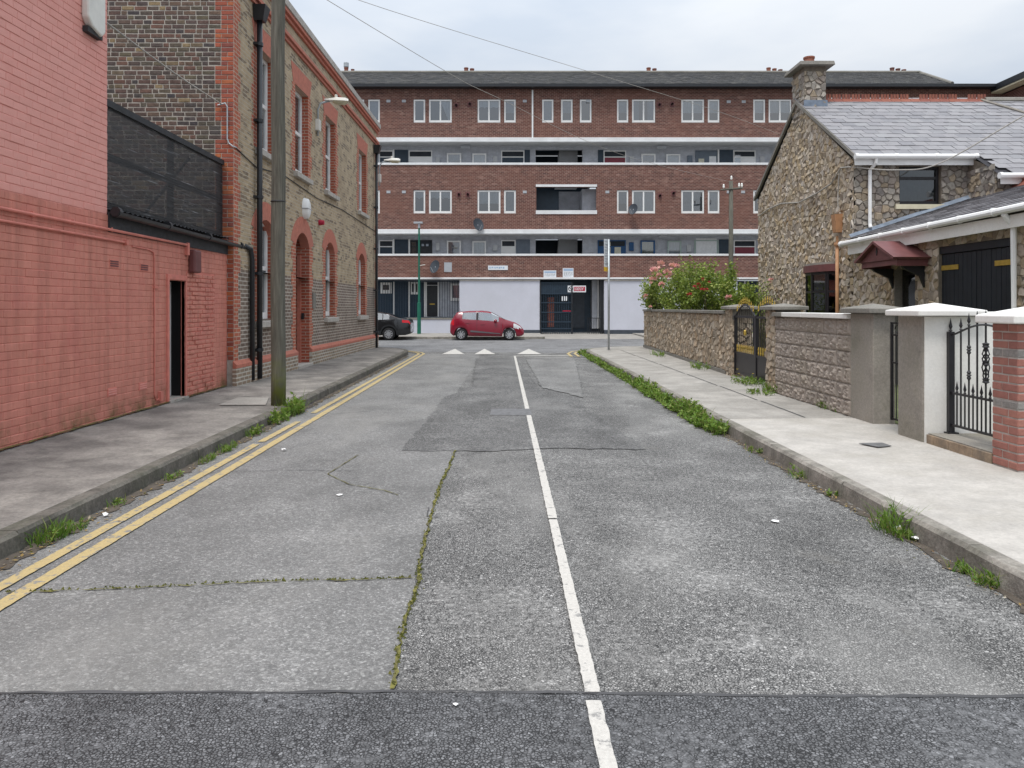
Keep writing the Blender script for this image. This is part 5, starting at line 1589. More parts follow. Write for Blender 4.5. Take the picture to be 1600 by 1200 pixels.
# conduit and cables on the brick building
mb = MB(); mb.tube([GFm.p(.28, 5.43, .05), GFm.p(.14, 5.47, .05), GFm.p(.1, 5.40, .05), GFm.p(.1, 4.8, .05), GFm.p(.07, 4.72, .05), GFm.p(.0, 4.66, .05), BF.p(.05, 4.66, .03)], .014, 6); mb.build('conduit', 'galvanised', bb_)
mb = MB(); mb.tube([BF.p(.05, 4.66, .02), BF.p(.6, 4.58, .02), BF.p(1.2, 4.5, .02), BF.p(3, 4.66, .02), BF.p(6, 4.55, .02), BF.p(9, 4.62, .02), BF.p(LEN, 4.5, .02)], .012, 5); mb.build('cable_run', 'cable_black', bb_)
mb = MB(); mb.tube([BF.p(Y2u(17.1), 3.4, .02), BF.p(Y2u(17.15), 3.2, .05), BF.p(Y2u(17.35), 3.05, .04), BF.p(Y2u(17.4), 3.5, .02), BF.p(Y2u(17.25), 3.7, .02)], .008, 5); mb.build('cable_loop', 'cable_black', bb_)

# ================================================================== STONE HOUSE
SX = 7.5
SG = Fr((SX, 0, 0), (0, 1, 0), (-1, 0, 0))
Y0, Y1, YR, ZE, ZR = 16.4, 22.5, 19.45, 4.85, 6.85
house = empty('stone_house', (9, 18, .17), 'stone clad house with grey slate roof, black garage doors and maroon canopy', 'house')
SFt = Fr((0, Y0, 0), (1, 0, 0), (0, -1, 0))
YE = 10.6; XJ = 9.94; YJ = 15.5
# street wall (gable + single storey extension in one plane)
gdoor = (11.25, 13.2, .17, 2.68); fdoor = (13.95, 14.66, .17, 2.36); bay_h = (17.1, 18.75, .95, 2.48)
mb = MB()
holed(mb, SG, YE, Y0, 0, 3.02, [gdoor, fdoor], .3, 0)
holed(mb, SG, Y0, Y1, 0, ZE - .06, [bay_h], .3, 0)
mb.poly([SG.p(Y0, ZE - .06), SG.p(Y1, ZE - .06), SG.p(YR, ZR - .1)])
mb.poly([(SX, YE, 0), (16, YE, 0), (16, YE, 3.0), (SX, YE, 3.0)])
mb.build('street_wall', 'stone_mortar', house)
win = (8.47, 9.36, 3.84, 4.66)
mb = MB()
holed(mb, SFt, SX, XJ, .1, ZE, [win], .25, 0)
mb.poly([(XJ, Y0, .1), (XJ, YJ, .1), (XJ, YJ, 4.45), (XJ, Y0, ZE)])
mb.poly([(XJ, YJ, .1), (18, YJ, .1), (18, YJ, 4.4), (XJ, YJ, 4.4)])
mb.build('front_wall', 'stone_mortar', house)
mb = MB(); mb.poly([(SX, Y1, .1), (18, Y1, .1), (18, Y1, ZE), (SX, Y1, ZE)]); mb.build('back_wall', 'stone_mortar', house)
rs = random.Random(33)
def gable_ok(u, v):
    return v < ZE - .06 + (ZR - ZE - .04) * (1 - abs(u - YR) / (YR - Y0))
k_ = (ZR - ZE - .04) / (YR - Y0)
halfs = [((-k_ / math.hypot(k_, 1), 1 / math.hypot(k_, 1)), (ZE - .08 - k_ * Y0) / math.hypot(k_, 1)), ((k_ / math.hypot(k_, 1), 1 / math.hypot(k_, 1)), (ZE - .08 + k_ * Y1) / math.hypot(k_, 1))]
pg = voronoi(Y0, Y1, .9, ZR - .1, .15, .135, rs, [bay_h], halfs)
pe = voronoi(YE, Y0, .2, 2.98, .16, .145, rs, [gdoor, fdoor])
pf_ = voronoi(SX, XJ, 2.9, ZE - .02, .145, .13, rs, [win])
pf2 = voronoi(XJ, 13.5, 2.9, 4.4, .145, .13, rs)
SRt = Fr((XJ, 0, 0), (0, 1, 0), (-1, 0, 0))
pr_ = voronoi(YJ, Y0, 2.9, 4.55, .14, .13, rs)
SF2 = Fr((0, YJ, 0), (1, 0, 0), (0, -1, 0))
# chimney
CXa, CXb, CYa, CYb = 7.49, 8.02, 19.05, 19.8
zc = 7.62
CG = Fr((CXa, 0, 0), (0, 1, 0), (-1, 0, 0)); CFr = Fr((0, CYa, 0), (1, 0, 0), (0, -1, 0))
pc1 = voronoi(CYa, CYb, 6.45, zc - .12, .15, .14, rs); pc2 = voronoi(CXa, CXb, 6.6, zc - .12, .14, .14, rs)
lay_stones([(pg, SG, 'house_stone', .015), (pe, SG, 'house_stone', .015), (pf_, SFt, 'front_stone', .03), (pf2, SF2, 'front_stone', .03), (pr_, SRt, 'front_stone', .03), (pc1, CG, 'front_stone', .025), (pc2, CFr, 'front_stone', .025)], house, 300)
mb = MB(); mb.box(CXa, CXb, CYa, CYb, 6.2, zc); chim = mb.build('chimney', 'stone_mortar', house)
mb = MB(); mb.hexa([(CXa - .17, CYa - .17, zc), (CXb + .17, CYa - .17, zc), (CXb + .17, CYb + .17, zc), (CXa - .17, CYb + .17, zc), (CXa - .15, CYa - .15, zc + .1), (CXb + .15, CYa - .15, zc + .1), (CXb + .15, CYb + .15, zc + .1), (CXa - .15, CYb + .15, zc + .1)]); mb.build('chimney_cap', 'cement', chim, bevel=.01)
mb = MB(); mb.lathe([(.13, 0), (.125, .2), (.14, .21), (.14, .25), (.10, .25), (.1, .1)], ((CXa + CXb) / 2, (CYa + CYb) / 2, zc + .1), n=14); mb.build('chimney_pot', 'clay_ridge', chim, smooth=False)
mb = MB(); mb.box(CXa - .02, CXb + .03, CYa - .04, CYa - .012, 6.55, 6.78); mb.build('lead_flashing', 'lead', chim)
# roof
rs_ = Vector((0, YR - (Y0 - .2), ZR - ZE)); RL = rs_.length; rs_.normalize(); rn = Vector((0, -rs_.z, rs_.y))
pitch = (ZR - ZE) / (YR - Y0 + .2)
mb = MB(); XV = SX - .06; XE = 18
mb.poly([(XV, Y0 - .2, ZE), (XE, Y0 - .2, ZE), (XE, YR, ZR), (XV, YR, ZR)])
mb.poly([(XJ - .04, Y0 - .2, ZE), (XE, Y0 - .2, ZE), (XE, YJ - .2, ZE - .9 * pitch), (XJ - .04, YJ - .2, ZE - .9 * pitch)])
mb.poly([(XV, Y1 + .2, ZE), (XE, Y1 + .2, ZE), (XE, YR, ZR), (XV, YR, ZR)])
hroof = mb.build('roof', 'slate_under', house)
# slates as single pieces with ragged, slightly slipped tails
rsl = random.Random(4)
me_sl = []
for k in range(6):
    mb = MB(); w, l, t = .298, .42, .011
    j = lambda a: rsl.uniform(-a, a)
    mb.hexa([(-w / 2 + j(.004), 0 + j(.006), .014 + j(.003)), (w / 2 + j(.004), j(.006), .014 + j(.003)), (w / 2, l, 0), (-w / 2, l, 0), (-w / 2 + j(.004), 0, .014 + t), (w / 2 + j(.004), 0, .014 + t), (w / 2, l, t), (-w / 2, l, t)])
    me = bpy.data.meshes.new('slate'); me.from_pydata(mb.v, [], mb.f); me.materials.append(MATS['slate']); me_sl.append(me)
ang = math.atan2(ZR - ZE, YR - Y0 + .2)
expo = .262
rest = MB()
lst = []
nrow = int((RL + 1.06) / expo) + 1
for r_ in range(nrow):
    s = -1.06 + r_ * expo
    x = XV + (-.15 if r_ % 2 else 0)
    while x < 13.4:
        if (s < -.03 and x < XJ - .02) or s > RL - .1: x += .302; continue
        hf = x < XV - .01
        p = Vector((XV + .075 if hf else x + .15, Y0 - .2, ZE)) + rs_ * s + rn * .012
        px = CX + p.x / p.y * F
        lst.append((0 if px < 1640 else 1, .49 if hf else 1.0, p)); x += .302
lst.sort(key=lambda t: t[0])
for k, (o_, r_, p) in enumerate(lst):
    sx = rsl.uniform(.96, 1.0) * r_; lift = rsl.uniform(0, .008)
    if k < 300:
        place(rsl.choice(me_sl), 'slate', p + rn * lift + rs_ * rsl.uniform(-.008, .008), hroof, (ang, 0, rsl.uniform(-.012, .012)), (sx, 1, 1))
    else:
        m_ = rsl.choice(me_sl)
        i = rest.add([p + Vector((v.co.x * sx, 0, 0)) + rs_ * v.co.y + rn * (v.co.z + lift) for v in m_.vertices])
        rest.f += [tuple(i + q for q in pl_.vertices) for pl_ in m_.polygons]
if rest.v: rest.build('far_slates', 'slate', hroof)["kind"] = "stuff"
for k in range(17):      # crested clay ridge tiles
    x0 = 8.1 + k * .245
    mb = MB(); mb.prism([(x0, YR - .13, ZR - .03), (x0, YR, ZR + .08), (x0, YR + .13, ZR - .03)], (.238, 0, 0))
    if k not in (9, 14): 
        for q in range(3): mb.prism([(x0 + .01 + q * .076, YR - .012, ZR + .06), (x0 + .07 + q * .076, YR - .012, ZR + .06), (x0 + .065 + q * .076, YR - .012, ZR + .19), (x0 + .015 + q * .076, YR - .012, ZR + .19)], (0, .025, 0))
    mb.build('ridge_tile', 'clay_ridge', hroof)
mb = MB(); mb.tube([(12.2, YR, ZR + .02), (XE, YR, ZR + .02)], .1, 8); mb.build('ridge_cap', 'cement', hroof)
mb = MB(); mb.tube([(12.1, YR - .05, ZR + .04), (13.9, Y0 - .2, ZE + .06)], .035, 6); mb.build('mortar_fillet', 'cement_light', hroof)
mb = MB()
for ya, za, yb, zb in ((Y0 - .2, ZE, YR, ZR), (Y1 + .2, ZE, YR, ZR)): mb.prism([(XV - .02, ya, za - .06), (XV - .02, yb, zb - .06), (XV - .02, yb, zb + .03), (XV - .02, ya, za + .03)], (.06, 0, 0))
mb.build('verge', 'cement', hroof)
def gutter(p0, p1, mat, parent, r_=.055, name='gutter'):
    p0, p1 = Vector(p0), Vector(p1); mb = MB(); mb.tube([p0, p1], r_, 10); g_ = mb.build(name, mat, parent)
    n = max(2, int((p1 - p0).length / .8))
    for k in range(n + 1):
        p = p0 + (p1 - p0) * k / n; t = (p1 - p0).normalized() * .03
        mb = MB(); mb.tube([p - t, p + t], r_ * 1.18, 10); mb.build('gutter_clip', mat, g_)
    return g_
gutter((XV, Y0 - .26, ZE - .03), (XJ + .02, Y0 - .26, ZE - .03), 'white_upvc', house)
mb = MB(); mb.box(XV, XJ, Y0 - .2, Y0 - .17, ZE - .2, ZE - .02); mb.build('fascia', 'white_upvc', house)
gutter((XJ - .05, YJ - .26, ZE - .9 * pitch - .03), (16, YJ - .26, ZE - .9 * pitch - .03), 'white_upvc', house)
mb = MB(); mb.box(XJ, 16, YJ - .2, YJ - .17, ZE - .9 * pitch - .19, ZE - .9 * pitch - .02); mb.build('fascia', 'white_upvc', house)
mb = MB(); mb.tube([(7.86, Y0 - .26, ZE - .05), (7.86, Y0 - .24, ZE - .16), (7.8, Y0 - .1, ZE - .3), (7.8, Y0 - .1, 3.42), (7.8, Y0 - .13, 3.34)], .038, 8); mb.build('downpipe', 'white_upvc', house)
# upper window
pane_window(house, SFt, win[0], win[1], win[2], win[3], -.1, 1, frame='iron', fw=.055, gl='dark_glass', curtain=('full', 'curtain_grey'), transom=win[2] + .58)
mb = MB(); mb.fbox(SFt, win[0] - .1, win[1] + .1, win[2] - .1, win[2], -.15, .08); mb.build('window_sill', 'cream_paint', house)
# bay window with curved maroon hood
mb = MB(); uc = 17.93
arcp = [(uc + .86 * math.cos(R(a)), .34 * math.sin(R(a))) for a in range(0, 181, 15)]
mb.prism([SG.p(u, 2.46, d) for u, d in arcp], (0, 0, .16)); mb.build('bay_hood', 'maroon_paint', house)
mb = MB()
for k, (u, d) in enumerate(arcp): pass
mb.prism([SG.p(uc + (u - uc) * .92, 2.621, d * .92) for u, d in arcp], (0, 0, .05)); mb.build('hood_top', 'cement_light', house)
arcw = [(uc + .76 * math.cos(R(a)), .27 * math.sin(R(a))) for a in (0, 40, 90, 140, 180)]
bw = empty('bay_window', (0, 0, 0)); bw.parent = house; bw.location = SG.p(uc, .9, 0) - wloc(house)
for (ua, da), (ub, db) in zip(arcw, arcw[1:]):
    a, b = SG.p(ua, 0, da), SG.p(ub, 0, db)
    fw_ = Fr(a, b - a, Vector((0, 0, 1)).cross(b - a) * (1 if (Vector((0, 0, 1)).cross(b - a)).x < 0 else -1)); L = (b - a).length
    mb = MB(); f = .045
    mb.fbox(fw_, 0, f, .95, 2.46, -.03, .02); mb.fbox(fw_, L - f, L, .95, 2.46, -.03, .02); mb.fbox(fw_, f, L - f, 2.4, 2.46, -.03, .02); mb.fbox(fw_, f, L - f, .95, 1.02, -.03, .02); mb.fbox(fw_, f, L - f, 1.98, 2.03, -.03, .02)
    mb.build('window_frame', 'iron', bw)
    mb = MB(); mb.poly([fw_.p(f, 1.0, 0), fw_.p(L - f, 1.0, 0), fw_.p(L - f, 2.42, 0), fw_.p(f, 2.42, 0)]); mb.build('pane', 'dark_glass', bw)
mb = MB(); mb.fbox(SG, uc - .8, uc + .8, .9, 2.5, -.5, -.45); mb.build('room_back', 'room_dark', bw)
mb = MB(); mb.prism([SG.p(u, .17, d) for u, d in [(uc + .8 * math.cos(R(a)), .3 * math.sin(R(a))) for a in range(0, 181, 20)]], (0, 0, .78)); mb.build('bay_base', 'stone_mortar', house)
# tan soil pipe with hopper
mb = MB(); mb.tube([SG.p(16.98, 3.05, .1), SG.p(16.98, .2, .1)], .036, 10); tp = mb.build('soil_pipe', 'tan_pipe', house, smooth=True)
mb = MB(); mb.tube([SG.p(16.98, 3.06, .1), SG.p(16.98, 3.22, .1)], .03, 8); mb.build('pipe_neck', 'tan_pipe', tp)
mb = MB(); mb.hexa([SG.p(16.9, 3.3, .02), SG.p(17.06, 3.3, .02), SG.p(17.06, 3.3, .16), SG.p(16.9, 3.3, .16), SG.p(16.87, 3.7, .02), SG.p(17.09, 3.7, .02), SG.p(17.09, 3.7, .19), SG.p(16.87, 3.7, .19)]); mb.build('hopper', 'tan_pipe', tp)
mb = MB(); mb.lathe([(.06, 0), (.07, .03), (.06, .08)], SG.p(16.98, 3.0, .1), n=10); mb.build('pipe_collar', 'tan_pipe', tp)
# extension roof
XRd, ZRd = 10.35, 4.06; ze2 = 3.08
mb = MB(); mb.poly([(SX - .18, YE - .2, ze2), (SX - .18, Y0 - .01, ze2), (XRd, Y0 - .01, ZRd), (XRd, YE - .2, ZRd)]); mb.poly([(XRd, YE - .2, ZRd), (XRd, YJ - .01, ZRd), (13.2, YJ - .01, ze2), (13.2, YE - .2, ze2)])
mb.poly([(SX, YE, 2.9), (XRd, YE, ZRd - .05), (13, YE, 2.9)])
er = mb.build('extension_roof', 'slate_under', house)
ev = Vector((XRd - SX + .18, 0, ZRd - ze2)); EL = ev.length; ev.normalize(); en = Vector((-ev.z, 0, ev.x))
mb = MB()
for r_ in range(14):
    y = YE - .2 + (.14 if r_ % 2 else 0)
    while y < Y0 - .1:
        a = Vector((SX - .18, y, ze2)) + ev * (EL * r_ / 14); lf = .028 + rsl.uniform(0, .008)
        p = [a + en * lf, a + Vector((0, min(.275, Y0 - .02 - y), 0)) + en * lf, a + Vector((0, min(.275, Y0 - .02 - y), 0)) + ev * (EL / 14 + .03) + en * .012, a + ev * (EL / 14 + .03) + en * .012]
        q = [t - en * .014 for t in p[:2]]
        i = mb.add(p + q); mb.f += [(i, i + 1, i + 2, i + 3), (i, i + 4, i + 5, i + 1)]; y += .28
mb.build('small_slates', 'slate', er)["kind"] = "stuff"
mb = MB(); mb.prism([(SX - .12, Y0 - .14, ze2 + .05), (XRd, Y0 - .14, ZRd + .04), (XRd, Y0 - .045, ZRd + .12), (SX - .12, Y0 - .045, ze2 + .12)], (0, .01, 0)); mb.build('lead_flashing', 'lead', er)
for k in range(16):
    y0 = Y0 - .35 - k * .3
    if y0 < YE: break
    if y0 > YJ - .3: pass
    mb = MB(); mb.prism([(XRd - .13, y0, ZRd - .01), (XRd, y0, ZRd + .1), (XRd + .13, y0, ZRd - .01)], (0, .29, 0))
    for q in range(4): mb.prism([(XRd - .012, y0 + .01 + q * .07, ZRd + .09), (XRd - .012, y0 + .065 + q * .07, ZRd + .09), (XRd - .012, y0 + .06 + q * .07, ZRd + .2), (XRd - .012, y0 + .015 + q * .07, ZRd + .2)], (.025, 0, 0))
    mb.build('ridge_tile', 'clay_ridge', er)
gutter((SX - .24, YE - .1, 3.06), (SX - .24, Y0 + .05, 3.0), 'white_upvc', house)
mb = MB(); mb.prism([(SX - .17, YE - .1, 2.98), (SX - .17, YE - .1, 2.80), (SX - .17, Y0 - .1, 2.76), (SX - .17, Y0 - .1, 2.98)], (.03, 0, 0)); mb.build('fascia', 'white_render', house)
mb = MB(); mb.poly([(SX - .14, YE - .1, 2.81), (SX - .14, Y0 - .1, 2.78), (SX, Y0 - .1, 2.80), (SX, YE - .1, 2.84)]); mb.build('soffit', 'white_render', house)
mb = MB(); mb.tube([(SX - .24, 11.12, 3.0), (SX - .1, 11.12, 2.8), (SX - .1, 11.12, .2)], .042, 8); mb.build('downpipe', 'white_upvc', house)
# garage doors
mb = MB(); mb.fbox(SG, gdoor[0], gdoor[1], gdoor[3] - .12, gdoor[3], -.12, -.02); mb.build('garage_lintel', 'garage_black', house)
for k0 in range(2):
    gd = empty('garage_door', (0, 0, 0)); gd.parent = house
    w = (gdoor[1] - gdoor[0]) / 2; a = gdoor[0] + k0 * w
    gd.location = SG.p(a + w / 2, .17, -.15) - wloc(house)
    for q in range(8):
        mb = MB(); mb.fbox(SG, a + .008 + (w - .016) * q / 8 + .003, a + .008 + (w - .016) * (q + 1) / 8 - .003, .2, gdoor[3] - .13, -.1, -.05 + (.003 if q % 2 else 0)); mb.build('plank', 'garage_black', gd, bevel=.005)
    mb = MB(); mb.fbox(SG, (gdoor[0] + .02) if k0 == 0 else (gdoor[1] - .5), (gdoor[0] + .5) if k0 == 0 else (gdoor[1] - .02), 2.28, 2.36, -.046, -.03); mb.build('hinge_strap', 'brass', gd)
# front door in its recess and the maroon canopy
mb = MB(); mb.fbox(SG, fdoor[0], fdoor[1], .17, fdoor[3], -.2, -.13); fd = mb.build('front_door', 'iron', house)
mb = MB(); mb.fbox(SG, fdoor[0] + .08, fdoor[1] - .08, .5, 2.2, -.13, -.12); mb.build('door_glazing', 'green_post', fd)
mb = MB(); mb.fbox(SG, fdoor[0] + .08, fdoor[1] - .08, .45, 2.25, -.118, -.114); mb.build('pane', 'dark_glass', fd)
mb = MB(); mb.fbox(SG, fdoor[1] - .012, fdoor[1] - .002, .17, fdoor[3], -.13, .02); mb.build('door_reveal', 'cement', house)
cn = empty('door_canopy', (0, 0, 0)); cn.parent = house; cn.location = SG.p(14.12, 2.5, .4) - wloc(house)
ca, cb_, cz, ch_ = 13.5, 14.84, 2.5, 2.82; cf = .62; cm = (ca + cb_) / 2
mb = MB()
mb.prism([SG.p(ca - .05, cz, 0), SG.p(cm, ch_, 0), SG.p(cm, ch_ + .05, 0), SG.p(ca - .09, cz + .03, 0)], SG.N * (cf + .05)); mb.prism([SG.p(cb_ + .05, cz, 0), SG.p(cm, ch_, 0), SG.p(cm, ch_ + .05, 0), SG.p(cb_ + .09, cz + .03, 0)], SG.N * (cf + .05)); mb.build('canopy_roof', 'maroon_paint', cn)
mb = MB(); mb.prism([SG.p(ca, cz, cf - .06), SG.p(cb_, cz, cf - .06), SG.p(cm, ch_ - .01, cf - .06)], SG.N * .03); mb.build('canopy_gable', 'maroon_paint', cn)
mb = MB(); mb.prism([SG.p(cm - .03, cz + .17, cf - .03), SG.p(cm, cz + .1, cf - .03), SG.p(cm + .03, cz + .17, cf - .03), SG.p(cm, cz + .25, cf - .03)], SG.N * .01); mb.build('diamond_ornament', 'car_trim', cn)
mb = MB(); mb.fbox(SG, ca, ca + .06, cz - .12, cz, 0, cf - .06); mb.fbox(SG, cb_ - .06, cb_, cz - .12, cz, 0, cf - .06); mb.fbox(SG, ca + .06, cb_ - .06, cz - .1, cz - .002, cf - .12, cf - .06); mb.build('canopy_beam', 'maroon_paint', cn)
for u in (ca + .1, cb_ - .16):
    mb = MB(); mb.prism([SG.p(u, cz - .12, .02), SG.p(u, cz - .12, .42), SG.p(u, cz - .17, .38), SG.p(u, cz - .3, .1), SG.p(u, cz - .5, .02)], SG.U * .06); mb.build('canopy_bracket', 'car_trim', cn)
# cables draped over the gable
mb = MB(); mb.tube([SG.p(Y, Z, .05) for Y, Z in ((16.42, 4.65), (16.9, 4.72), (17.4, 4.45), (18.2, 4.35), (19.3, 4.28), (20.5, 4.42), (21.5, 4.4), (22.3, 4.3))], .018, 6); mb.build('cable_run', 'cable_grey', house)
mb = MB(); mb.tube([SG.p(16.99, 4.62, .05), SG.p(17.05, 4.2, .05), SG.p(16.98, 3.75, .08)], .012, 6); mb.build('cable_run', 'cable_grey', house)

# ================================================================== GARDEN WALLS, PIERS AND GATES
zp = .16
def cap(mb, x0, x1, y0, y1, z0, z1, z2):
    i = mb.add([(x0, y0, z0), (x1, y0, z0), (x1, y1, z0), (x0, y1, z0), (x0, y0, z1), (x1, y0, z1), (x1, y1, z1), (x0, y1, z1), ((x0 + x1) / 2, (y0 + y1) / 2, z2)])
    mb.f += [(i, i + 3, i + 2, i + 1)] + [tuple(i + k for k in q) for q in ((0, 1, 5, 4), (1, 2, 6, 5), (2, 3, 7, 6), (3, 0, 4, 7), (4, 5, 8), (5, 6, 8), (6, 7, 8), (7, 4, 8))]
    return mb
# red brick pier
bp_ = empty('brick_pier', (4.85, 7.1, zp), 'red brick gate pier with two grey brick courses and a white cap', 'pier')
bx0, bx1, by0, by1 = 4.66, 5.06, 6.94, 7.29
mb = MB(); mb.box(bx0, bx1, by0, by1, 0.1, 1.50); mb.build('pier_core', 'pier_mortar', bp_)
items = []
P1 = Fr((bx0, 0, 0), (0, 1, 0), (-1, 0, 0)); P2 = Fr((0, by0, 0), (1, 0, 0), (0, -1, 0))
rowh = .0785
for r_ in range(17):
    z = 1.50 - (r_ + 1) * rowh
    mk = 1 if r_ in (3, 9) else 0
    for fr, a, b in ((P1, by0 - .011, by1 + .011), (P2, bx0 - .011, bx1 + .011)):
        n = (b - a); cut = a + (.23 if (r_ + (fr is P2)) % 2 else n - .23)
        for s0, s1 in ((a, cut), (cut, b)):
            c = fr.p((s0 + s1) / 2, z + rowh / 2, 0)
            items.append((visw(c, .01, fr.N), c, fr.U, fr.N, round(s1 - s0 - .010, 3), rowh - .013, .006, mk))
lay_bricks(items, bp_, ['pier_brick', 'pier_brick_grey'], 'brick', 300)
cap(MB(), 0, 0, 0, 0, 0, 0, 0)
mb = cap(MB(), bx0 - .11, bx1 + .11, by0 - .11, by1 + .11, 1.502, 1.575, 1.66); mb.build('cap', 'white_render', bp_, bevel=.012)
# step under the gate
mb = MB(); mb.box(4.68, 5.6, 7.31, 8.44, .1, .265)
stp = single('gate_step', mb, 'cement_light', 'grey topped stone step under the ornate iron gate', 'step')
rr = random.Random(8); y = 7.315
while y < 8.42:
    w = min(rr.uniform(.26, .42), 8.44 - y); mb = MB(); mb.box(4.655, 4.679, y, y + w - .006, .1, .255); mb.build('facing_stone', 'step_stone', stp, bevel=.006); y += w
# ornate gate
og = empty('iron_gate', (4.93, 7.9, .27), 'black wrought iron gate with spear tops and a twisted basket motif', 'gate')
gx = 4.93; ga, gb = 7.33, 8.42
def topz(y): return 1.35 + .12 * math.sin(math.pi * max(0, min(1, (y - ga + .02) / (gb - ga)))) ** 1.2
def spear(mb, x, y, z, s=1.0):
    mb.lathe([(.008, 0), (.02 * s, .012), (.008, .03 * s), (.014 * s, .045 * s), (.021 * s, .06 * s), (.010 * s, .11 * s), (.001, .16 * s)], (x, y, z), n=8)
mb = MB(); mb.box(gx - .03, gx + .03, gb, gb + .055, .27, 1.38); pst = mb.build('gate_post', 'iron', og)
mb = MB(); spear(mb, gx, gb + .028, 1.38, .95); mb.build('finial', 'iron', pst)
mb = MB(); mb.box(gx - .06, gx + .06, gb - .03, gb + .09, .266, .28); mb.build('foot_plate', 'iron', pst)
mb = MB(); mb.tube([(gx, ga + (gb - ga) * k / 16, topz(ga + (gb - ga) * k / 16)) for k in range(17)], .011, 6); mb.build('top_rail', 'iron', og)
for z, nm in ((.36, 'bottom_rail'), (.71, 'middle_rail')):
    mb = MB(); mb.box(gx - .012, gx + .012, ga, gb, z - .012, z + .012); mb.build(nm, 'iron', og)
ys_ = [gb - .02 - .142 * (k + 1) for k in range(7)]
for k, y in enumerate(ys_):
    zt = topz(y) + (.03 if k else .02)
    mb = MB(); mb.tube([(gx, y, .36), (gx, y, zt)], .0095, 6)
    b_ = mb.build('bar', 'iron', og)
    mb = MB(); spear(mb, gx, y, zt - .01, .85); mb.build('finial', 'iron', b_)
    if k in (1, 5):
        mb = MB()
        for zc_ in (.93, 1.20): mb.lathe([(.01, -.05), (.022, -.03), (.014, -.012), (.026, 0), (.014, .012), (.022, .03), (.01, .05)], (gx, y, zc_), n=10)
        mb.build('collar', 'iron', b_)
    if k == 3:
        mb = MB()
        for ph in range(4):
            mb.tube([(gx + .036 * math.sin(math.pi * t / 8) ** .5 * math.cos(ph * math.pi / 2 + t * .9), y + .036 * (abs(math.sin(math.pi * t / 4)) * .7 + .3) * math.sin(ph * math.pi / 2 + t * .9), .90 + .36 * t / 8) for t in range(9)], .007, 5)
        for zc_ in (.9, 1.08, 1.26): mb.lathe([(.012, -.03), (.034, -.018), (.026, 0), (.034, .018), (.012, .03)], (gx, y, zc_), n=10)
        mb.build('basket_twist', 'iron', b_)
for k, y in enumerate([gb - .02 - .142 * (k + .5) for k in range(8)]):
    mb = MB(); mb.tube([(gx, y, .36), (gx, y, .74)], .0085, 6); b_ = mb.build('short_bar', 'iron', og)
    mb = MB(); spear(mb, gx, y, .72, .8); mb.build('finial', 'iron', b_)
# white pier and its return wall
wp = empty('white_pier', (4.95, 8.74, zp), 'gate pier with a bare grey street face and white painted return', 'pier')
mb = MB(); mb.box(4.645, 5.25, 8.49, 9.02, .08, 1.55); mb.build('pier_body', 'cement_light', wp, bevel=.008)
mb = MB(); mb.box(4.66, 6.9, 8.474, 8.487, .1, 1.545); mb.build('white_face', 'white_render', wp)
mb = MB(); mb.box(5.252, 6.9, 8.489, 8.66, .1, 1.40); mb.build('return_wall', 'white_render', wp)
mb = MB(); mb.box(5.3, 6.95, 8.43, 8.7, 1.546, 1.6); mb.build('return_coping', 'white_render', wp, bevel=.01)
mb = cap(MB(), 4.53, 5.29, 8.36, 9.1, 1.552, 1.615, 1.70); mb.build('cap', 'white_render', wp, bevel=.012)
# small gate between white and grey piers
sgt = empty('iron_gate', (4.94, 9.4, .2), 'narrow black iron gate between the grey pier and the white pier', 'gate')
sx = 4.94
for y in (9.06, 9.74):
    mb = MB(); mb.box(sx - .014, sx + .014, y - .014, y + .014, .22, 1.46); mb.build('gate_frame', 'iron', sgt)
for z in (.24, .95, 1.3, 1.45):
    mb = MB(); mb.box(sx - .01, sx + .01, 9.07, 9.73, z - .01, z + .01); mb.build('rail', 'iron', sgt)
for k in range(5):
    y = 9.17 + k * .115
    mb = MB(); mb.tube([(sx, y, .24), (sx, y, 1.3)], .007, 6); b_ = mb.build('bar', 'iron', sgt)
    if k % 2: 
        mb = MB(); mb.lathe([(.008, -.1), (.03, -.05), (.012, 0), (.03, .05), (.008, .1)], (sx, y, .7), n=8); mb.build('collar', 'iron', b_)
for k in range(3):
    mb = MB(); mb.tube([(sx, 9.2 + k * .2 + .06 * math.cos(t * .7), 1.375 + .05 * math.sin(t * .7)) for t in range(9)], .007, 5); mb.build('scroll', 'iron', sgt)
# grey pier
gp = empty('grey_pier', (5.0, 10.1, zp), 'plain grey cement gate pier with a low pyramid cap', 'pier')
mb = MB(); mb.box(4.735, 5.02, 9.81, 10.45, .08, 1.57); mb.build('pier_body', 'cement_light', gp, bevel=.012)
mb = cap(MB(), 4.64, 5.14, 9.71, 10.55, 1.572, 1.635, 1.70); mb.build('cap', 'cement', gp, bevel=.01)
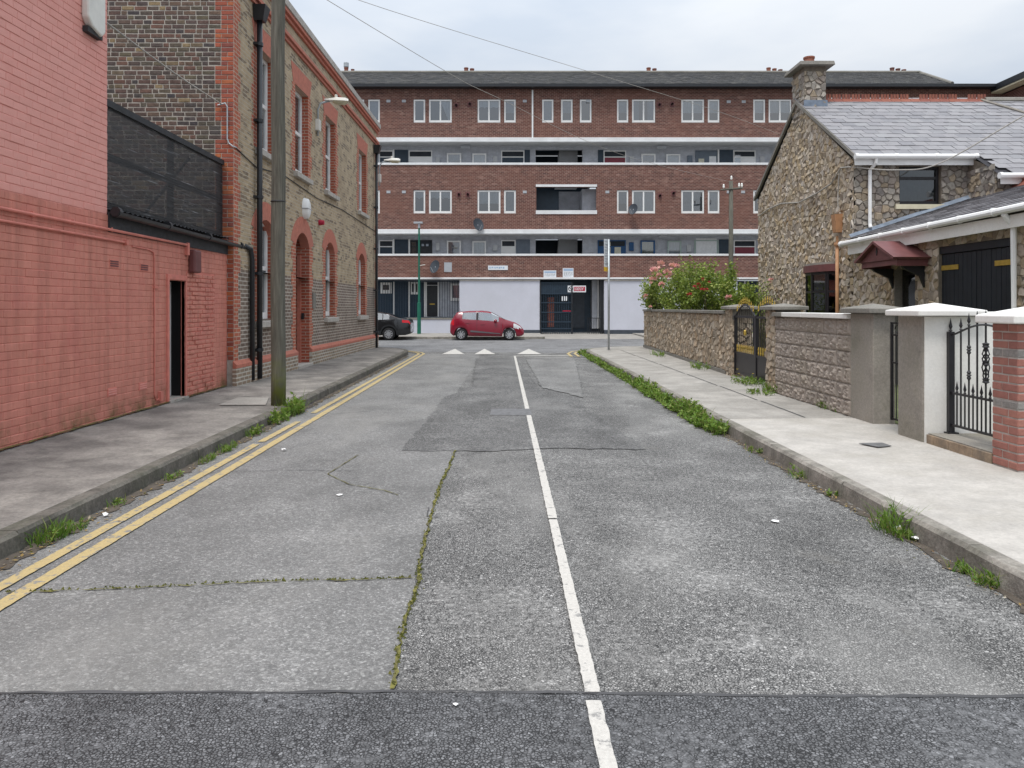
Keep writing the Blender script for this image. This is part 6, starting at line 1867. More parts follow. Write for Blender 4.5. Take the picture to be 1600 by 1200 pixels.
# rock faced block wall
bw_ = empty('block_wall', (4.9, 11.9, zp), 'low wall of rock faced concrete blocks under a white coping', 'wall')
mb = MB(); mb.box(4.755, 4.96, 10.452, 13.35, .06, 1.49); mb.build('wall_core', 'cement_light', bw_)
BWf = Fr((4.755, 0, 0), (0, 1, 0), (-1, 0, 0))
rk = random.Random(14)
rock_me = []
def rock_mesh(L, Hh, seed):
    r2 = random.Random(seed); mb = MB(); nu, nv = 14, 9
    idx = {}
    vs2 = []
    for i in range(nu + 1):
        for j_ in range(nv + 1):
            a, b = i / nu, j_ / nv
            ed = min(a, 1 - a, b, 1 - b)
            n = abs(noise.noise(Vector((a * 4.1 + seed * 7, b * 2.6, seed)))) * 2 - .5 + .8 * noise.noise(Vector((a * 11.3 + seed * 3, b * 7, seed + 9)))
            half_ = min(abs(a - .5), 1) < .04 and L > .3
            d = .006 + (0 if ed == 0 or half_ else .012 if ed < .1 else .022 + .032 * n)
            vs2.append(tuple(BWf.U * ((a - .5) * L) + Vector((0, 0, (b - .5) * Hh)) + BWf.N * max(.004, d)))
            idx[i, j_] = len(vs2) - 1
    fs = [(idx[i, j_], idx[i + 1, j_], idx[i + 1, j_ + 1], idx[i, j_ + 1]) for i in range(nu) for j_ in range(nv)]
    ba = len(vs2)
    for (i, j_) in ((0, 0), (nu, 0), (nu, nv), (0, nv)): 
        a, b = i / nu, j_ / nv; vs2.append(tuple(BWf.U * ((a - .5) * L) + Vector((0, 0, (b - .5) * Hh)) - BWf.N * .002))
    edges = [[idx[i, 0] for i in range(nu + 1)], [idx[nu, j_] for j_ in range(nv + 1)], [idx[i, nv] for i in range(nu, -1, -1)], [idx[0, j_] for j_ in range(nv, -1, -1)]]
    for q, e_ in enumerate(edges): fs.append(tuple([ba + (q + 1) % 4, ba + q] + e_))
    me = bpy.data.meshes.new('block'); me.from_pydata(vs2, [], fs); me.materials.append(MATS['rock_block']); return me
full = [rock_mesh(.432, .212, k) for k in range(8)]; halfm = [rock_mesh(.212, .212, 20 + k) for k in range(3)]
for r_ in range(6):
    z = 1.485 - .222 * (r_ + .5); y = 10.46
    if r_ % 2: place(rk.choice(halfm), 'block', (4.755, y + .111, z), bw_); y += .222
    while y < 13.3:
        if y + .44 <= 13.36: place(rk.choice(full), 'block', (4.755, y + .222, z), bw_); y += .444
        elif y + .2 <= 13.36: place(rk.choice(halfm), 'block', (4.755, y + .111, z), bw_); y += .222
        else: break
for k, (a, b, m_) in enumerate(((10.455, 11.25, 'white_render'), (11.255, 12.05, 'white_render'), (12.055, 12.9, 'white_render'), (12.905, 13.36, 'cement'))):
    mb = MB(); mb.box(4.68, 5.02, a, b, 1.492, 1.562); mb.build('coping', m_, bw_, bevel=.008)
# stone gate piers and the long stone wall
def stone_pier(x0, x1, y0, y1, label):
    e = empty('stone_pier', ((x0 + x1) / 2, (y0 + y1) / 2, zp), label, 'pier', 'stone gate piers')
    mb = MB(); mb.box(x0 + .02, x1, y0 + .02, y1, .05, 1.60); mb.build('pier_core', 'cement', e)
    r2 = random.Random(int(y0 * 10))
    f1 = Fr((x0 + .02, 0, 0), (0, 1, 0), (-1, 0, 0)); f2 = Fr((0, y0 + .02, 0), (1, 0, 0), (0, -1, 0))
    lay_stones([(voronoi(y0, y1, .1, 1.6, .13, .13, r2), f1, 'wall_stone', .025), (voronoi(x0, x1, .1, 1.42, .13, .13, r2), f2, 'wall_stone', .025)], e, 300)
    mb = cap(MB(), x0 - .08, x1 + .1, y0 - .1, y1 + .1, 1.602, 1.665, 1.72); mb.build('cap', 'cement', e, bevel=.01)
stone_pier(4.74, 5.2, 13.37, 13.83, 'stone clad gate pier at the end of the grey block wall')
stone_pier(4.95, 5.4, 16.58, 17.04, 'stone clad gate pier at the end of the long stone wall')
sw = empty('stone_wall', (5.2, 23, zp), 'long low garden wall clad in brown crazy stone under the rose bush', 'wall')
A_, B_ = Vector((5.0, 17.05, 0)), Vector((5.36, 29.0, 0))
SWf = Fr(A_, B_ - A_, Vector((-(B_ - A_).y, (B_ - A_).x, 0))); SL = (B_ - A_).length
mb = MB(); mb.fbox(SWf, 0, SL, .0, 1.5, -.24, -.0); mb.build('wall_core', 'stone_mortar', sw)
mb = MB(); mb.fbox(SWf, 0, SL, .05, .24, -.0, .05); mb.build('footing', 'cement', sw)
r2 = random.Random(77)
SWe = Fr(B_, (1, 0, 0), (0, -1, 0))
lay_stones([(voronoi(0, SL, .245, 1.5, .15, .17, r2), SWf, 'wall_stone', .028)], sw, 300)
for k in range(5):
    a, b = SL * k / 5 + .004, SL * (k + 1) / 5 - .004
    mb = MB(); mb.fbox(SWf, a, b, 1.502, 1.575, -.3, .07); mb.build('coping', 'cement', sw, bevel=.01)
# black and gold double gate
bg_ = empty('double_gate', (5.0, 15.2, .2), 'black double gate with gold tipped bars between stone piers', 'gate')
X2 = 5.02
for s0, s1 in ((13.9, 15.18), (15.24, 16.54)):
    lf = empty('gate_leaf', (0, 0, 0)); lf.parent = bg_; lf.location = Vector((X2, (s0 + s1) / 2, .2)) - wloc(bg_)
    mb = MB()
    for y in (s0, s1): mb.box(X2 - .025, X2 + .025, y - .03, y + .03, .22, 1.47)
    mb.build('stile', 'iron', lf)
    for z in (.26, .68, 1.45):
        mb = MB(); mb.box(X2 - .018, X2 + .018, s0 + .03, s1 - .03, z - .022, z + .022); mb.build('rail', 'iron', lf)
    mb = MB(); mb.box(X2 - .008, X2 + .008, s0 + .03, s1 - .03, .28, .66); mb.build('kick_panel', 'iron', lf)
    n = 9
    for k in range(n):
        y = s0 + (s1 - s0) * (k + 1) / (n + 1)
        up_ = 1.50 + .24 * math.sin(math.pi * (k + 1) / (n + 1))
        mb = MB(); mb.tube([(X2, y, .68), (X2, y, up_)], .009, 6); b_ = mb.build('bar', 'iron', lf)
        mb = MB(); mb.lathe([(.008, 0), (.015, .03), (.009, .05), (.015, .08), (.002, .15)], (X2, y, up_ - .02), n=8); mb.build('gold_tip', 'brass', b_)
        mb = MB(); mb.lathe([(.009, 0), (.016, .04), (.011, .08), (.016, .12), (.008, .17)], (X2, y, .70), n=8); mb.build('gold_collar', 'brass', b_)
    mb = MB(); mb.tube([(X2, s0 + (s1 - s0) * k / 14, 1.46 + .24 * math.sin(math.pi * k / 14)) for k in range(15)], .02, 6); mb.build('arched_rail', 'iron', lf)
    mb = MB(); mb.lathe([(.012, -.06), (.03, -.035), (.03, .035), (.012, .06)], (X2, (s0 + s1) / 2, 1.12), n=10); mb.build('gold_knot', 'brass', lf)

# ================================================================== POLES AND SIGNS
tp_ = empty('utility_pole', (-3.46, 11.85, .15), 'weathered wooden utility pole with green algae at its foot', 'utility pole')
mb = MB(); pts = []; rad = []
for k in range(15):
    z = .05 + 7.2 * k / 14
    pts.append((-3.46 + .006 * math.sin(z * 2.1), 11.85 + .006 * math.cos(z * 1.7), z)); rad.append(.112 - .0015 * z)
mb.tube(pts, rad, 20); mb.build('shaft', 'pole_wood', tp_, smooth=True)
mb = MB(); mb.lathe([(.108, -.012), (.114, 0), (.108, .012)], (-3.46, 11.85, 3.28), n=20); mb.build('wire_band', 'cable_black', tp_)
mb = MB(); mb.tube([(-3.46, 11.85, 7.2), (-3.46, 11.85, 7.32)], [.11, .06], 12); mb.build('pole_top', 'iron_cover', tp_)
up2 = empty('utility_pole', (12.5, 42.0, .13), 'distant wooden telegraph pole with cross arm and white insulators', 'utility pole')
mb = MB(); mb.tube([(12.5, 42, .05), (12.5, 42, 8.55)], [.15, .11], 12); mb.build('shaft', 'pole_wood', up2, smooth=True)
mb = MB(); mb.tube([(11.9, 41.9, 8.05), (13.1, 41.9, 8.15)], .05, 6); mb.build('cross_arm', 'pole_wood', up2)
for x, z in ((12.5, 8.6), (12.92, 8.2), (13.07, 8.2), (12.08, 8.14)):
    mb = MB(); mb.lathe([(.03, 0), (.06, .05), (.05, .12), (.055, .16), (.03, .22), (0, .24)], (x, 41.92, z), n=10); mb.build('insulator', 'porcelain', up2)
gl = empty('street_lamp', (-4.73, 43.6, .14), 'slim green lamp post on the pavement before the flats', 'street lamp')
X, Y = -4.73, 43.6
mb = MB(); mb.tube([(X, Y, .1), (X, Y, 1.9), (X, Y, 1.92), (X, Y, 6.2)], [.11, .11, .065, .05], 12); mb.build('shaft', 'green_post', gl)
mb = MB(); mb.tube([(X, Y, 6.15), (X, Y, 6.4)], .07, 8); mb.box(X - .3, X + .2, Y - .12, Y + .12, 6.4, 6.5); mb.build('lamp_head', 'sign_grey', gl)
mb = MB(); mb.tube([(X, Y, 4.0), (X + .35, Y - .1, 4.06)], .02, 6); mb.build('side_arm', 'pale_plastic', gl)
sp_ = empty('parking_sign', (3.71, 26.8, .15), 'grey parking sign post with a white plate turned nearly edge on', 'sign')
mb = MB(); mb.tube([(3.71, 26.8, .1), (3.71, 26.8, 4.02)], .038, 10); mb.build('post', 'galvanised', sp_, smooth=True)
a = R(62); d_ = Vector((math.cos(a), math.sin(a), 0)); q = Vector((-math.sin(a), math.cos(a), 0)); o = Vector((3.60, 26.74, 0))
SPf = Fr(o - d_ * .16, d_, -q if (-q).y < 0 else q)
mb = MB(); mb.fbox(SPf, 0, .32, 3.05, 4.02, -.006, .006); mb.build('plate', 'sign_white', sp_)
mb = MB(); mb.fbox(SPf, 0, .32, 2.9, 3.045, -.006, .008); mb.build('yellow_plate', 'yellow_plastic', sp_)
rnd = random.Random(2); mb = MB(); z = 3.98
while z > 3.12:
    h_ = rnd.uniform(.04, .08); u = .03
    while u < .27:
        w = rnd.uniform(.03, .07); mb.fbox(SPf, u, min(u + w, .29), z - h_, z, .007, .009); u += w + .02
    z -= h_ + .035
mb.build('print', 'sign_grey', sp_)
for z in (3.2, 3.85):
    mb = MB(); mb.tube([(3.71, 26.8, z), (3.62, 26.76, z)], .015, 6); mb.build('bracket', 'galvanised', sp_)

# overhead cables
def cable(pts, r_, mat, label):
    P = [Vector(p) for p in pts]; out = []
    for i in range(len(P) - 1):
        p0, p1, p2, p3 = P[max(i - 1, 0)], P[i], P[i + 1], P[min(i + 2, len(P) - 1)]
        for k in range(8):
            t = k / 8
            out.append(.5 * ((2 * p1) + (p2 - p0) * t + (2 * p0 - 5 * p1 + 4 * p2 - p3) * t * t + (3 * p1 - p0 - 3 * p2 + p3) * t ** 3))
    out.append(P[-1])
    mb = MB(); mb.tube(out, r_, 6)
    return single('overhead_cable', mb, mat, label, 'cable')
cable([(-3.46, 11.85, 6.85), (-1.15, 16.2, 6.6), (-.08, 18.2, 6.6), (4.2, 26.3, 6.84), (12.5, 42, 8.5)], .0055, 'cable_grey', 'long thin overhead cable from wooden pole to distant telegraph pole')
cable([(-3.46, 11.85, 7.0), (-2.37, 12.65, 6.71), (1.86, 15.97, 6.53), (5.2, 18.6, 6.4), (7.48, 20.4, 6.2)], .0045, 'cable_grey', 'thin overhead cable from the wooden pole to the stone gable')
cable([(7.45, 16.3, 4.62), (8.2, 15.95, 4.5), (8.96, 15.7, 4.6), (10.2, 15.0, 5.4), (12.5, 13.8, 6.9)], .014, 'cable_grey', 'thick cable slung across the slate roof of the stone house')
cable([(PX - .02, 10.04, 5.38), (-5.2, 12.2, 5.36), (-5.27, 14.38, 5.46)], .012, 'cable_grey', 'pale cable from pink wall to the dark brick gable')

# ================================================================== CARS
def interp(tab, x):
    if x <= tab[0][0]: return tab[0][1]
    for (a, b), (c, d) in zip(tab, tab[1:]):
        if x <= c:
            t = (x - a) / (c - a); return b + (d - b) * t
    return tab[-1][1]
def smooth(tab, x, w=.05):
    return sum(interp(tab, x + k * w / 2) for k in (-2, -1, 0, 1, 2)) / 5
def car(label, L, W, top, belt, low, wheels, rw_, wins, front_glass, rear_glass, tail, head, paint, x0, yc, face, zrow=None, strip=False):
    e = empty('parked_car', (x0 + face * L / 2, yc, 0), label, 'car')
    T = lambda x, y, z: Vector((x0 + face * x, yc + y, z))
    NX = 150
    rows = []
    xs = [L * k / NX for k in range(NX + 1)]
    for x in xs:
        t = (x - L / 2) / (L / 2)
        w = W / 2 * (1 - .20 * abs(t) ** 5)
        tp = smooth(top, x, .05); bl_ = min(smooth(belt, x, .05), tp - .02)
        zb = smooth(low, x, .03)
        for xw in wheels:
            R_ = rw_ + .05
            if abs(x - xw) < R_: zb = max(zb, rw_ - .01 + math.sqrt(R_ * R_ - (x - xw) ** 2))
        zb = min(zb, bl_ - .06)
        gh = max(0.0, tp - bl_); hf = min(1, gh / .45)
        sec = [(0, zb), (w * .9, zb)]
        for k, f in enumerate((.965, .995, 1.0, .998, .99, .972, .945)): sec.append((w * f, zb + (bl_ - zb) * k / 6))
        wi = .945 - .2 * hf
        g0, g1, g2 = .08, .84, .95
        for g in (g0, g1): sec.append((w * (.945 + (wi - .945) * g), bl_ + gh * g))
        sec.append((w * (wi - .03), bl_ + gh * g2)); sec.append((w * (wi - .3), tp - .012 * hf)); sec.append((0, tp))
        rows.append(sec)
    n = len(rows[0])
    groups = {}
    def face_key(i, j):
        x = (xs[i] + xs[i + 1]) / 2
        z = (rows[i][j][1] + rows[i][j + 1][1] + rows[i + 1][j][1] + rows[i + 1][j + 1][1]) / 4
        if 9 <= j < 10:
            for k, (a, b) in enumerate(wins):
                if a < x < b: return 'window%d' % k
            return 'body'
        if j >= 10 and front_glass[0] < x < front_glass[1]: return 'windscreen'
        if j >= 10 and rear_glass[0] < x < rear_glass[1]: return 'rear_screen'
        if 2 <= j < 9 and tail[0] < x < tail[1] and tail[2] < z < tail[3] + .0: return 'tail_light'
        if 3 <= j < 10 and head[0] < x < head[1] and head[2] + (x - head[0]) * -.1 < z < head[3]: return 'headlight'
        if j < 1: return 'underside'
        return 'body'
    for side in (-1, 1):
        for i in range(NX):
            for j in range(n - 1):
                k = face_key(i, j)
                if k != 'body' and k not in ('underside', 'windscreen', 'rear_screen'): k = k + ('r' if side < 0 else 'l')
                mb, cache = groups.setdefault(k, (MB(), {}))
                ids = []
                for a, b in ((i, j), (i + 1, j), (i + 1, j + 1), (i, j + 1)):
                    y, z = rows[a][b]
                    key = (a, b, side if y > 1e-6 else 0)
                    if key not in cache: cache[key] = mb.add([T(xs[a], side * y, z)])
                    ids.append(cache[key])
                mb.f.append(tuple(ids if side * face > 0 else ids[::-1]))
    mb, cache = groups['body']
    for i in (0, NX):
        pts = [T(xs[i], y, z) for y, z in rows[i]] + [T(xs[i], -y, z) for y, z in reversed(rows[i][1:-1])]
        mb.poly(pts)
    for k, (mb, c) in groups.items():
        nm, m_ = ('body', paint) if k == 'body' else ('underside', 'car_trim') if k == 'underside' else ('windscreen', 'car_glass') if k == 'windscreen' else ('rear_screen', 'car_glass') if k == 'rear_screen' else ('tail_light', 'tail_red') if k.startswith('tail') else ('headlight', 'head_clear') if k.startswith('head') else ('side_window', 'car_glass')
        o = mb.build(nm, m_, e, smooth=True)
    # inside: floor tub, seats and dash
    mb = MB(); a, b = wins[0][0] - .1, wins[-1][1] + .2
    mb.hexa([T(a, -W * .4, .3), T(b, -W * .4, .3), T(b, W * .4, .3), T(a, W * .4, .3), T(a, -W * .4, .72), T(b, -W * .4, .72), T(b, W * .4, .72), T(a, W * .4, .72)]); mb.build('interior', 'car_trim', e)
    for xx in (wins[-1][0] + .1, wins[0][0] + .15):
        for yy in (-.36, .36):
            mb = MB(); p = [T(xx, yy - .22, .7), T(xx + .12, yy - .22, .7), T(xx + .12, yy + .22, .7), T(xx, yy + .22, .7), T(xx - .12, yy - .18, 1.14), T(xx - .04, yy - .18, 1.14), T(xx - .04, yy + .18, 1.14), T(xx - .12, yy + .18, 1.14)]
            mb.hexa(p); mb.build('seat', 'car_trim', e, bevel=.03)
    # window surround strip and pillars
    mb = MB()
    for side in (-1, 1):
        for a, b in zip(wins, wins[1:]):
            xm = (a[1] + b[0]) / 2; i = min(NX, int(xm / L * NX)); s = rows[i]
            y0_, z0 = s[9]; y1_, z1 = s[10]
            mb.prism([T(a[1], side * (y0_ + .004), z0), T(b[0], side * (y0_ + .004), z0), T(b[0], side * (y1_ + .004), z1), T(a[1], side * (y1_ + .004), z1)], (0, side * .004, 0))
    mb.build('door_pillar', 'car_trim', e)
    # door gaps, handles, strip
    for side in (-1, 1):
        for xg in (wins[0][0] + .1, wins[0][1] + .03, wins[-1][1] + .12):
            i = int(xg / L * NX); s = rows[i]; mb = MB()
            for k in range(2, 8): mb.prism([T(xg - .005, side * (s[k][0] + .001), s[k][1]), T(xg + .005, side * (s[k][0] + .001), s[k][1]), T(xg + .005, side * (s[k + 1][0] + .001), s[k + 1][1]), T(xg - .005, side * (s[k + 1][0] + .001), s[k + 1][1])], (0, side * .002, 0))
            if s[2][1] < .5: mb.build('door_gap', 'car_trim', e)
        for xg in (wins[0][0] + .28, wins[-1][0] + .22):
            i = int(xg / L * NX); s = rows[i]; mb = MB(); c = T(xg, side * (s[7][0] + .012), s[7][1] - .03); mb.box(c.x - .1, c.x + .1, c.y - .014, c.y + .014, c.z - .016, c.z + .016); mb.build('door_handle', paint, e, bevel=.006)
        if strip:
            mb = MB(); xa, xb = 1.0, 2.5
            i = int(1.7 / L * NX); y = rows[i][4][0] + .006
            mb.prism([T(xa, side * y, .42), T(xb, side * y, .32), T(xb - .03, side * y, .36), T(xa + .02, side * y, .51)], (0, side * .012, 0)); mb.build('side_strip', 'car_trim_grey', e)
        # mirror
        xm = wins[-1][1] - .16; i = int(xm / L * NX); s = rows[i]; c = T(xm, side * (s[8][0] + .1), s[8][1] + .07)
        mb = MB(); mb.lathe([(0, -.09), (.06, -.07), (.075, 0), (.06, .06), (0, .07)], c, 'x', 10); mb.build('mirror', paint, e, smooth=True)
    # plates and bumpers
    mb = MB(); c = T(-.0, 0, .62); mb.box(min(c.x, c.x - face * .012), max(c.x, c.x - face * .012), yc - .26, yc + .26, .56, .67); mb.build('number_plate', 'sign_white', e)
    # wheels
    for xw in wheels:
        for side in (-1, 1):
            c = T(xw, side * (W / 2 - .11), rw_)
            wh = empty('wheel', (0, 0, 0)); wh.parent = e; wh.location = c - wloc(e)
            mb = MB(); mb.lathe([(rw_ * .66, -.085), (rw_ * .9, -.095), (rw_ * .985, -.07), (rw_, 0), (rw_ * .985, .07), (rw_ * .9, .095), (rw_ * .66, .085)], c, 'y', 32); mb.build('tyre', 'tyre', wh, smooth=True)
            mb = MB(); mb.lathe([(rw_ * .68, side * .06), (rw_ * .64, side * .088), (rw_ * .6, side * .07), (rw_ * .58, -side * .02)], c, 'y', 32); mb.build('rim', 'alloy', wh, smooth=True)
            mb = MB(); mb.lathe([(.001, side * -.0), (rw_ * .62, side * -.0)], c, 'y', 24); mb.build('brake_disc', 'car_trim', wh)
            for k in range(8 if strip else 10):
                a = 2 * math.pi * k / (8 if strip else 10) + .2
                u = Vector((math.cos(a), 0, math.sin(a))); v = Vector((-math.sin(a), 0, math.cos(a)))
                mb = MB(); mb.prism([c + u * .03 + v * .022 + Vector((0, side * .062, 0)), c + u * rw_ * .62 + v * .03 + Vector((0, side * .07, 0)), c + u * rw_ * .62 - v * .03 + Vector((0, side * .07, 0)), c + u * .03 - v * .022 + Vector((0, side * .062, 0))], (0, side * .014, 0)); mb.build('spoke', 'alloy', wh)
            mb = MB(); mb.lathe([(.04, side * .06), (.04, side * .085), (0, side * .09)], c, 'y', 12); mb.build('hub_cap', 'alloy', wh)
    # aerial
    i = int(.45 / L * NX)
    mb = MB(); p = T(.5, 0, rows[i][-1][1]); mb.tube([p, p + Vector((-face * .12, 0, .22))], .006, 5); mb.build('aerial', 'car_trim', e)
    return e
car('red five door hatchback parked before the pale rendered wall', 3.66, 1.64,
    [(0, .74), (.03, .95), (.07, 1.04), (.30, 1.38), (.36, 1.415), (.9, 1.465), (1.6, 1.485), (1.95, 1.44), (2.12, 1.38), (2.75, 1.04), (2.9, .985), (3.25, .88), (3.48, .74), (3.6, .6), (3.66, .50)],
    [(0, .72), (.06, .98), (.3, 1.06), (.55, 1.04), (.9, 1.0), (2.55, .885), (2.8, .92), (3.25, .82), (3.5, .68), (3.66, .46)],
    [(0, .40), (.08, .28), (.2, .22), (3.4, .20), (3.55, .22), (3.66, .30)], (.55, 2.94), .295,
    [(.60, 1.30), (1.40, 2.42)], (2.06, 2.76), (.08, .30), (-.1, .20, .80, 1.02), (3.14, 3.56, .62, .86), 'car_red', (703 - CX) / F * 38.0, 38.84, 1, strip=True)
car('black saloon parked at the kerb behind the brick building corner', 4.53, 1.80,
    [(0, .80), (.04, 1.0), (.1, 1.06), (.45, 1.10), (.62, 1.12), (1.2, 1.35), (1.75, 1.45), (2.3, 1.475), (2.75, 1.42), (3.45, 1.05), (3.6, 1.0), (4.2, .86), (4.45, .7), (4.53, .55)],
    [(0, .75), (.06, .98), (.5, 1.03), (.9, 1.04), (2.0, .96), (3.3, .92), (3.5, .95), (4.2, .8), (4.53, .5)],
    [(0, .42), (.08, .33), (.25, .26), (4.2, .22), (4.4, .24), (4.53, .32)], (1.08, 3.68), .318,
    [(1.05, 1.36), (1.40, 2.1), (2.18, 3.05)], (2.7, 3.45), (.62, 1.2), (-.1, .42, .84, 1.0), (4.0, 4.45, .6, .86), 'car_black', (641 - CX) / F * 38.0, 38.92, -1)

# ================================================================== PLANTS
def leaf(mb, p, d, up, l, w):
    s = d.cross(up)
    if s.length < 1e-4: s = Vector((1, 0, 0))
    s.normalize()
    i = mb.add([p, p + d * l * .45 + s * w * .5, p + d * l, p + d * l * .45 - s * w * .5])
    mb.f.append((i, i + 1, i + 2, i + 3))
def rdir(rnd, up=.3):
    while True:
        v = Vector((rnd.uniform(-1, 1), rnd.uniform(-1, 1), rnd.uniform(-1, 1)))
        if .1 < v.length < 1: break
    v.normalize(); v.z = abs(v.z) * .8 + up * .3 if rnd.random() < .75 else v.z
    return v.normalized()
def weed(c, rx, ry, h, n, seed, label, group, size=.05, mat='leaf_weed', grass=0, name='weed_clump', flower=None):
    c = Vector(c)
    rnd = random.Random(seed); e = empty(name, c, label, 'weed', group)
    mb = MB(); st = MB()
    for k in range(max(3, n // 14)):
        a = rnd.uniform(0, 6.28); r_ = rnd.random() ** .5
        b = c + Vector((rx * r_ * math.cos(a) * .7, ry * r_ * math.sin(a) * .7, 0))
        tip = c + Vector((rx * r_ * math.cos(a), ry * r_ * math.sin(a), h * rnd.uniform(.35, 1.0) * (1 - .4 * r_)))
        st.tube([b, (b + tip) / 2 + Vector((rnd.gauss(0, .01), rnd.gauss(0, .01), .01)), tip], .0025, 4, False)
        for q in range(14):
            t = rnd.uniform(.1, 1); p = b + (tip - b) * t
            d = rdir(rnd); leaf(mb, p, d, rdir(rnd, 1), size * rnd.uniform(.6, 1.5), size * rnd.uniform(.35, .7))
    if mb.v: mb.build('foliage', mat, e)
    if st.v: st.build('stem', 'stem', e)
    if grass:
        gb_ = MB()
        for k in range(grass):
            a = rnd.uniform(0, 6.28); r_ = rnd.random() ** .5
            b = c + Vector((rx * r_ * math.cos(a), ry * r_ * math.sin(a), 0)); hh = h * rnd.uniform(.5, 1.25)
            ln = Vector((rnd.gauss(0, .4), rnd.gauss(0, .4), 1)).normalized(); w = rnd.uniform(.0025, .005); s = Vector((rnd.uniform(-1, 1), rnd.uniform(-1, 1), 0)).normalized() * w
            m1 = b + ln * hh * .55; m2 = b + ln * hh + Vector((ln.x, ln.y, -.35)) * hh * .35
            i = gb_.add([b - s, b + s, m1 + s * .8, m1 - s * .8, m2]); gb_.f += [(i, i + 1, i + 2, i + 3), (i + 3, i + 2, i + 4)]
        gb_.build('grass_blades', 'leaf_grass', e)
    if flower:
        fb = MB()
        for k in range(flower):
            p = c + Vector((rnd.uniform(-rx, rx) * .6, rnd.uniform(-ry, ry) * .6, h * rnd.uniform(.95, 1.35)))
            for q in range(9):
                a = q * .7; leaf(fb, p, Vector((math.cos(a), math.sin(a), .3)).normalized(), Vector((0, 0, 1)), .028, .016)
        fb.build('flower_head', 'petal_yellow', e)
    return e
rv = random.Random(55)
# right kerb
strip_l, strip_s, strip_g = MB(), MB(), MB()
rnd = random.Random(301)
Y = 10.1
while Y < 28.2:
    big = 1.0 if Y < 16 else .75
    pt = noise.noise(Vector((Y * .75, 8, 2)))
    hh = (.15 + .13 * noise.noise(Vector((Y * .9, 3, 1)))) * big * (.3 if pt < -.15 else 1)
    if pt < -.15 and rnd.random() < .6:
        Y += .02; continue
    wd = .13 * big + .08 * noise.noise(Vector((Y * .7, 1, 5)))
    xo = XR - .11 + (max(0, Y - 26.6) ** 2) * .22
    b = Vector((xo + rnd.uniform(-wd, wd * .7), Y + rnd.uniform(-.06, .06), .005))
    tip = b + Vector((rnd.gauss(0, .07), rnd.gauss(0, .08), max(.04, hh * rnd.uniform(.4, 1.15))))
    strip_s.tube([b, (b + tip) / 2, tip], .0028, 4, False)
    for q in range(16 if Y < 16 else 11):
        leaf(strip_l, b + (tip - b) * rnd.uniform(.15, 1), rdir(rnd), rdir(rnd, 1), rnd.uniform(.03, .085), rnd.uniform(.018, .042))
    if rnd.random() < .35:
        w = Vector((rnd.uniform(-1, 1), rnd.uniform(-1, 1), 0)).normalized() * .003
        t2 = b + Vector((rnd.gauss(0, .06), rnd.gauss(0, .06), hh * 1.3)); i_ = strip_g.add([b - w, b + w, t2]); strip_g.f.append((i_, i_ + 1, i_ + 2))
    Y += .011 if Y < 16 else .02
kw = empty('kerb_weeds', (XR, 18, 0), 'overgrown strip of green weeds along the kerb of the older pavement', None, None, 'stuff')
for mb, nm, mt in ((strip_l, 'foliage', 'leaf_weed'), (strip_s, 'stems', 'stem'), (strip_g, 'grass_blades', 'leaf_grass')):
    mb.build(nm, mt, kw)["kind"] = "stuff"
weed((XR - .12, 10.0, 0), .15, .26, .22, 240, 302, 'large leafy weed clump where the pale pavement begins', None, .06, grass=20)
weed((XR - .14, 11.0, 0), .17, .4, .28, 300, 303, 'tallest bushy weed clump along the overgrown kerb', None, .06, grass=20)
for k, (px, py, rx, h_, n, gr, fl, lab) in enumerate(((1182, 702, .10, .10, 60, 10, 0, 'small weed tuft in the gutter just below the pale pavement end'), (1258, 742, .10, .16, 60, 20, 0, 'small upright weed in the gutter beside the pale kerb'), (1308, 772, .06, .08, 40, 6, 0, 'tiny low weed in the gutter dirt'), (1393, 826, .12, .26, 110, 90, 0, 'bushy grass and weed tuft beside crumpled white litter'), (1422, 838, .08, .12, 50, 50, 0, 'short grass tuft touching white litter at the kerb'), (1500, 888, .07, .08, 40, 25, 0, 'low sparse grass in the cracked kerb foot'), (1548, 910, .07, .14, 40, 40, 0, 'yellowing grass tuft where the kerb stone is cracked'))):
    p = G(px, py + 4); p.x = min(p.x, XR - .05)
    weed(p, rx, rx * 1.4, h_, n, 500 + k, lab, None, .035, grass=gr, flower=fl)
for k, (px, py, rx, ry, h_, n, gr, fl, lab) in enumerate(((1042, 556, .2, .9, .2, 160, 60, 0, 'weeds at the stone wall foot near its far end'), (1098, 576, .2, .6, .22, 180, 60, 0, 'weeds at the middle of the stone wall foot'), (1168, 600, .34, .6, .2, 380, 60, 3, 'broad weed patch with yellow flowers before the gold tipped gate'), (1190, 616, .25, .3, .12, 160, 40, 0, 'low weeds on the pavement beside the gate pier'), (1218, 612, .16, .4, .22, 160, 90, 0, 'grassy weeds at the gate pier foot'), (1298, 640, .1, .4, .14, 90, 120, 0, 'dark grass along the block wall foot'))):
    p = G(px, py, .16); p.x = min(p.x, 4.78)
    weed(p, rx, ry, h_, n, 540 + k, lab, None, .045, grass=gr, flower=fl)
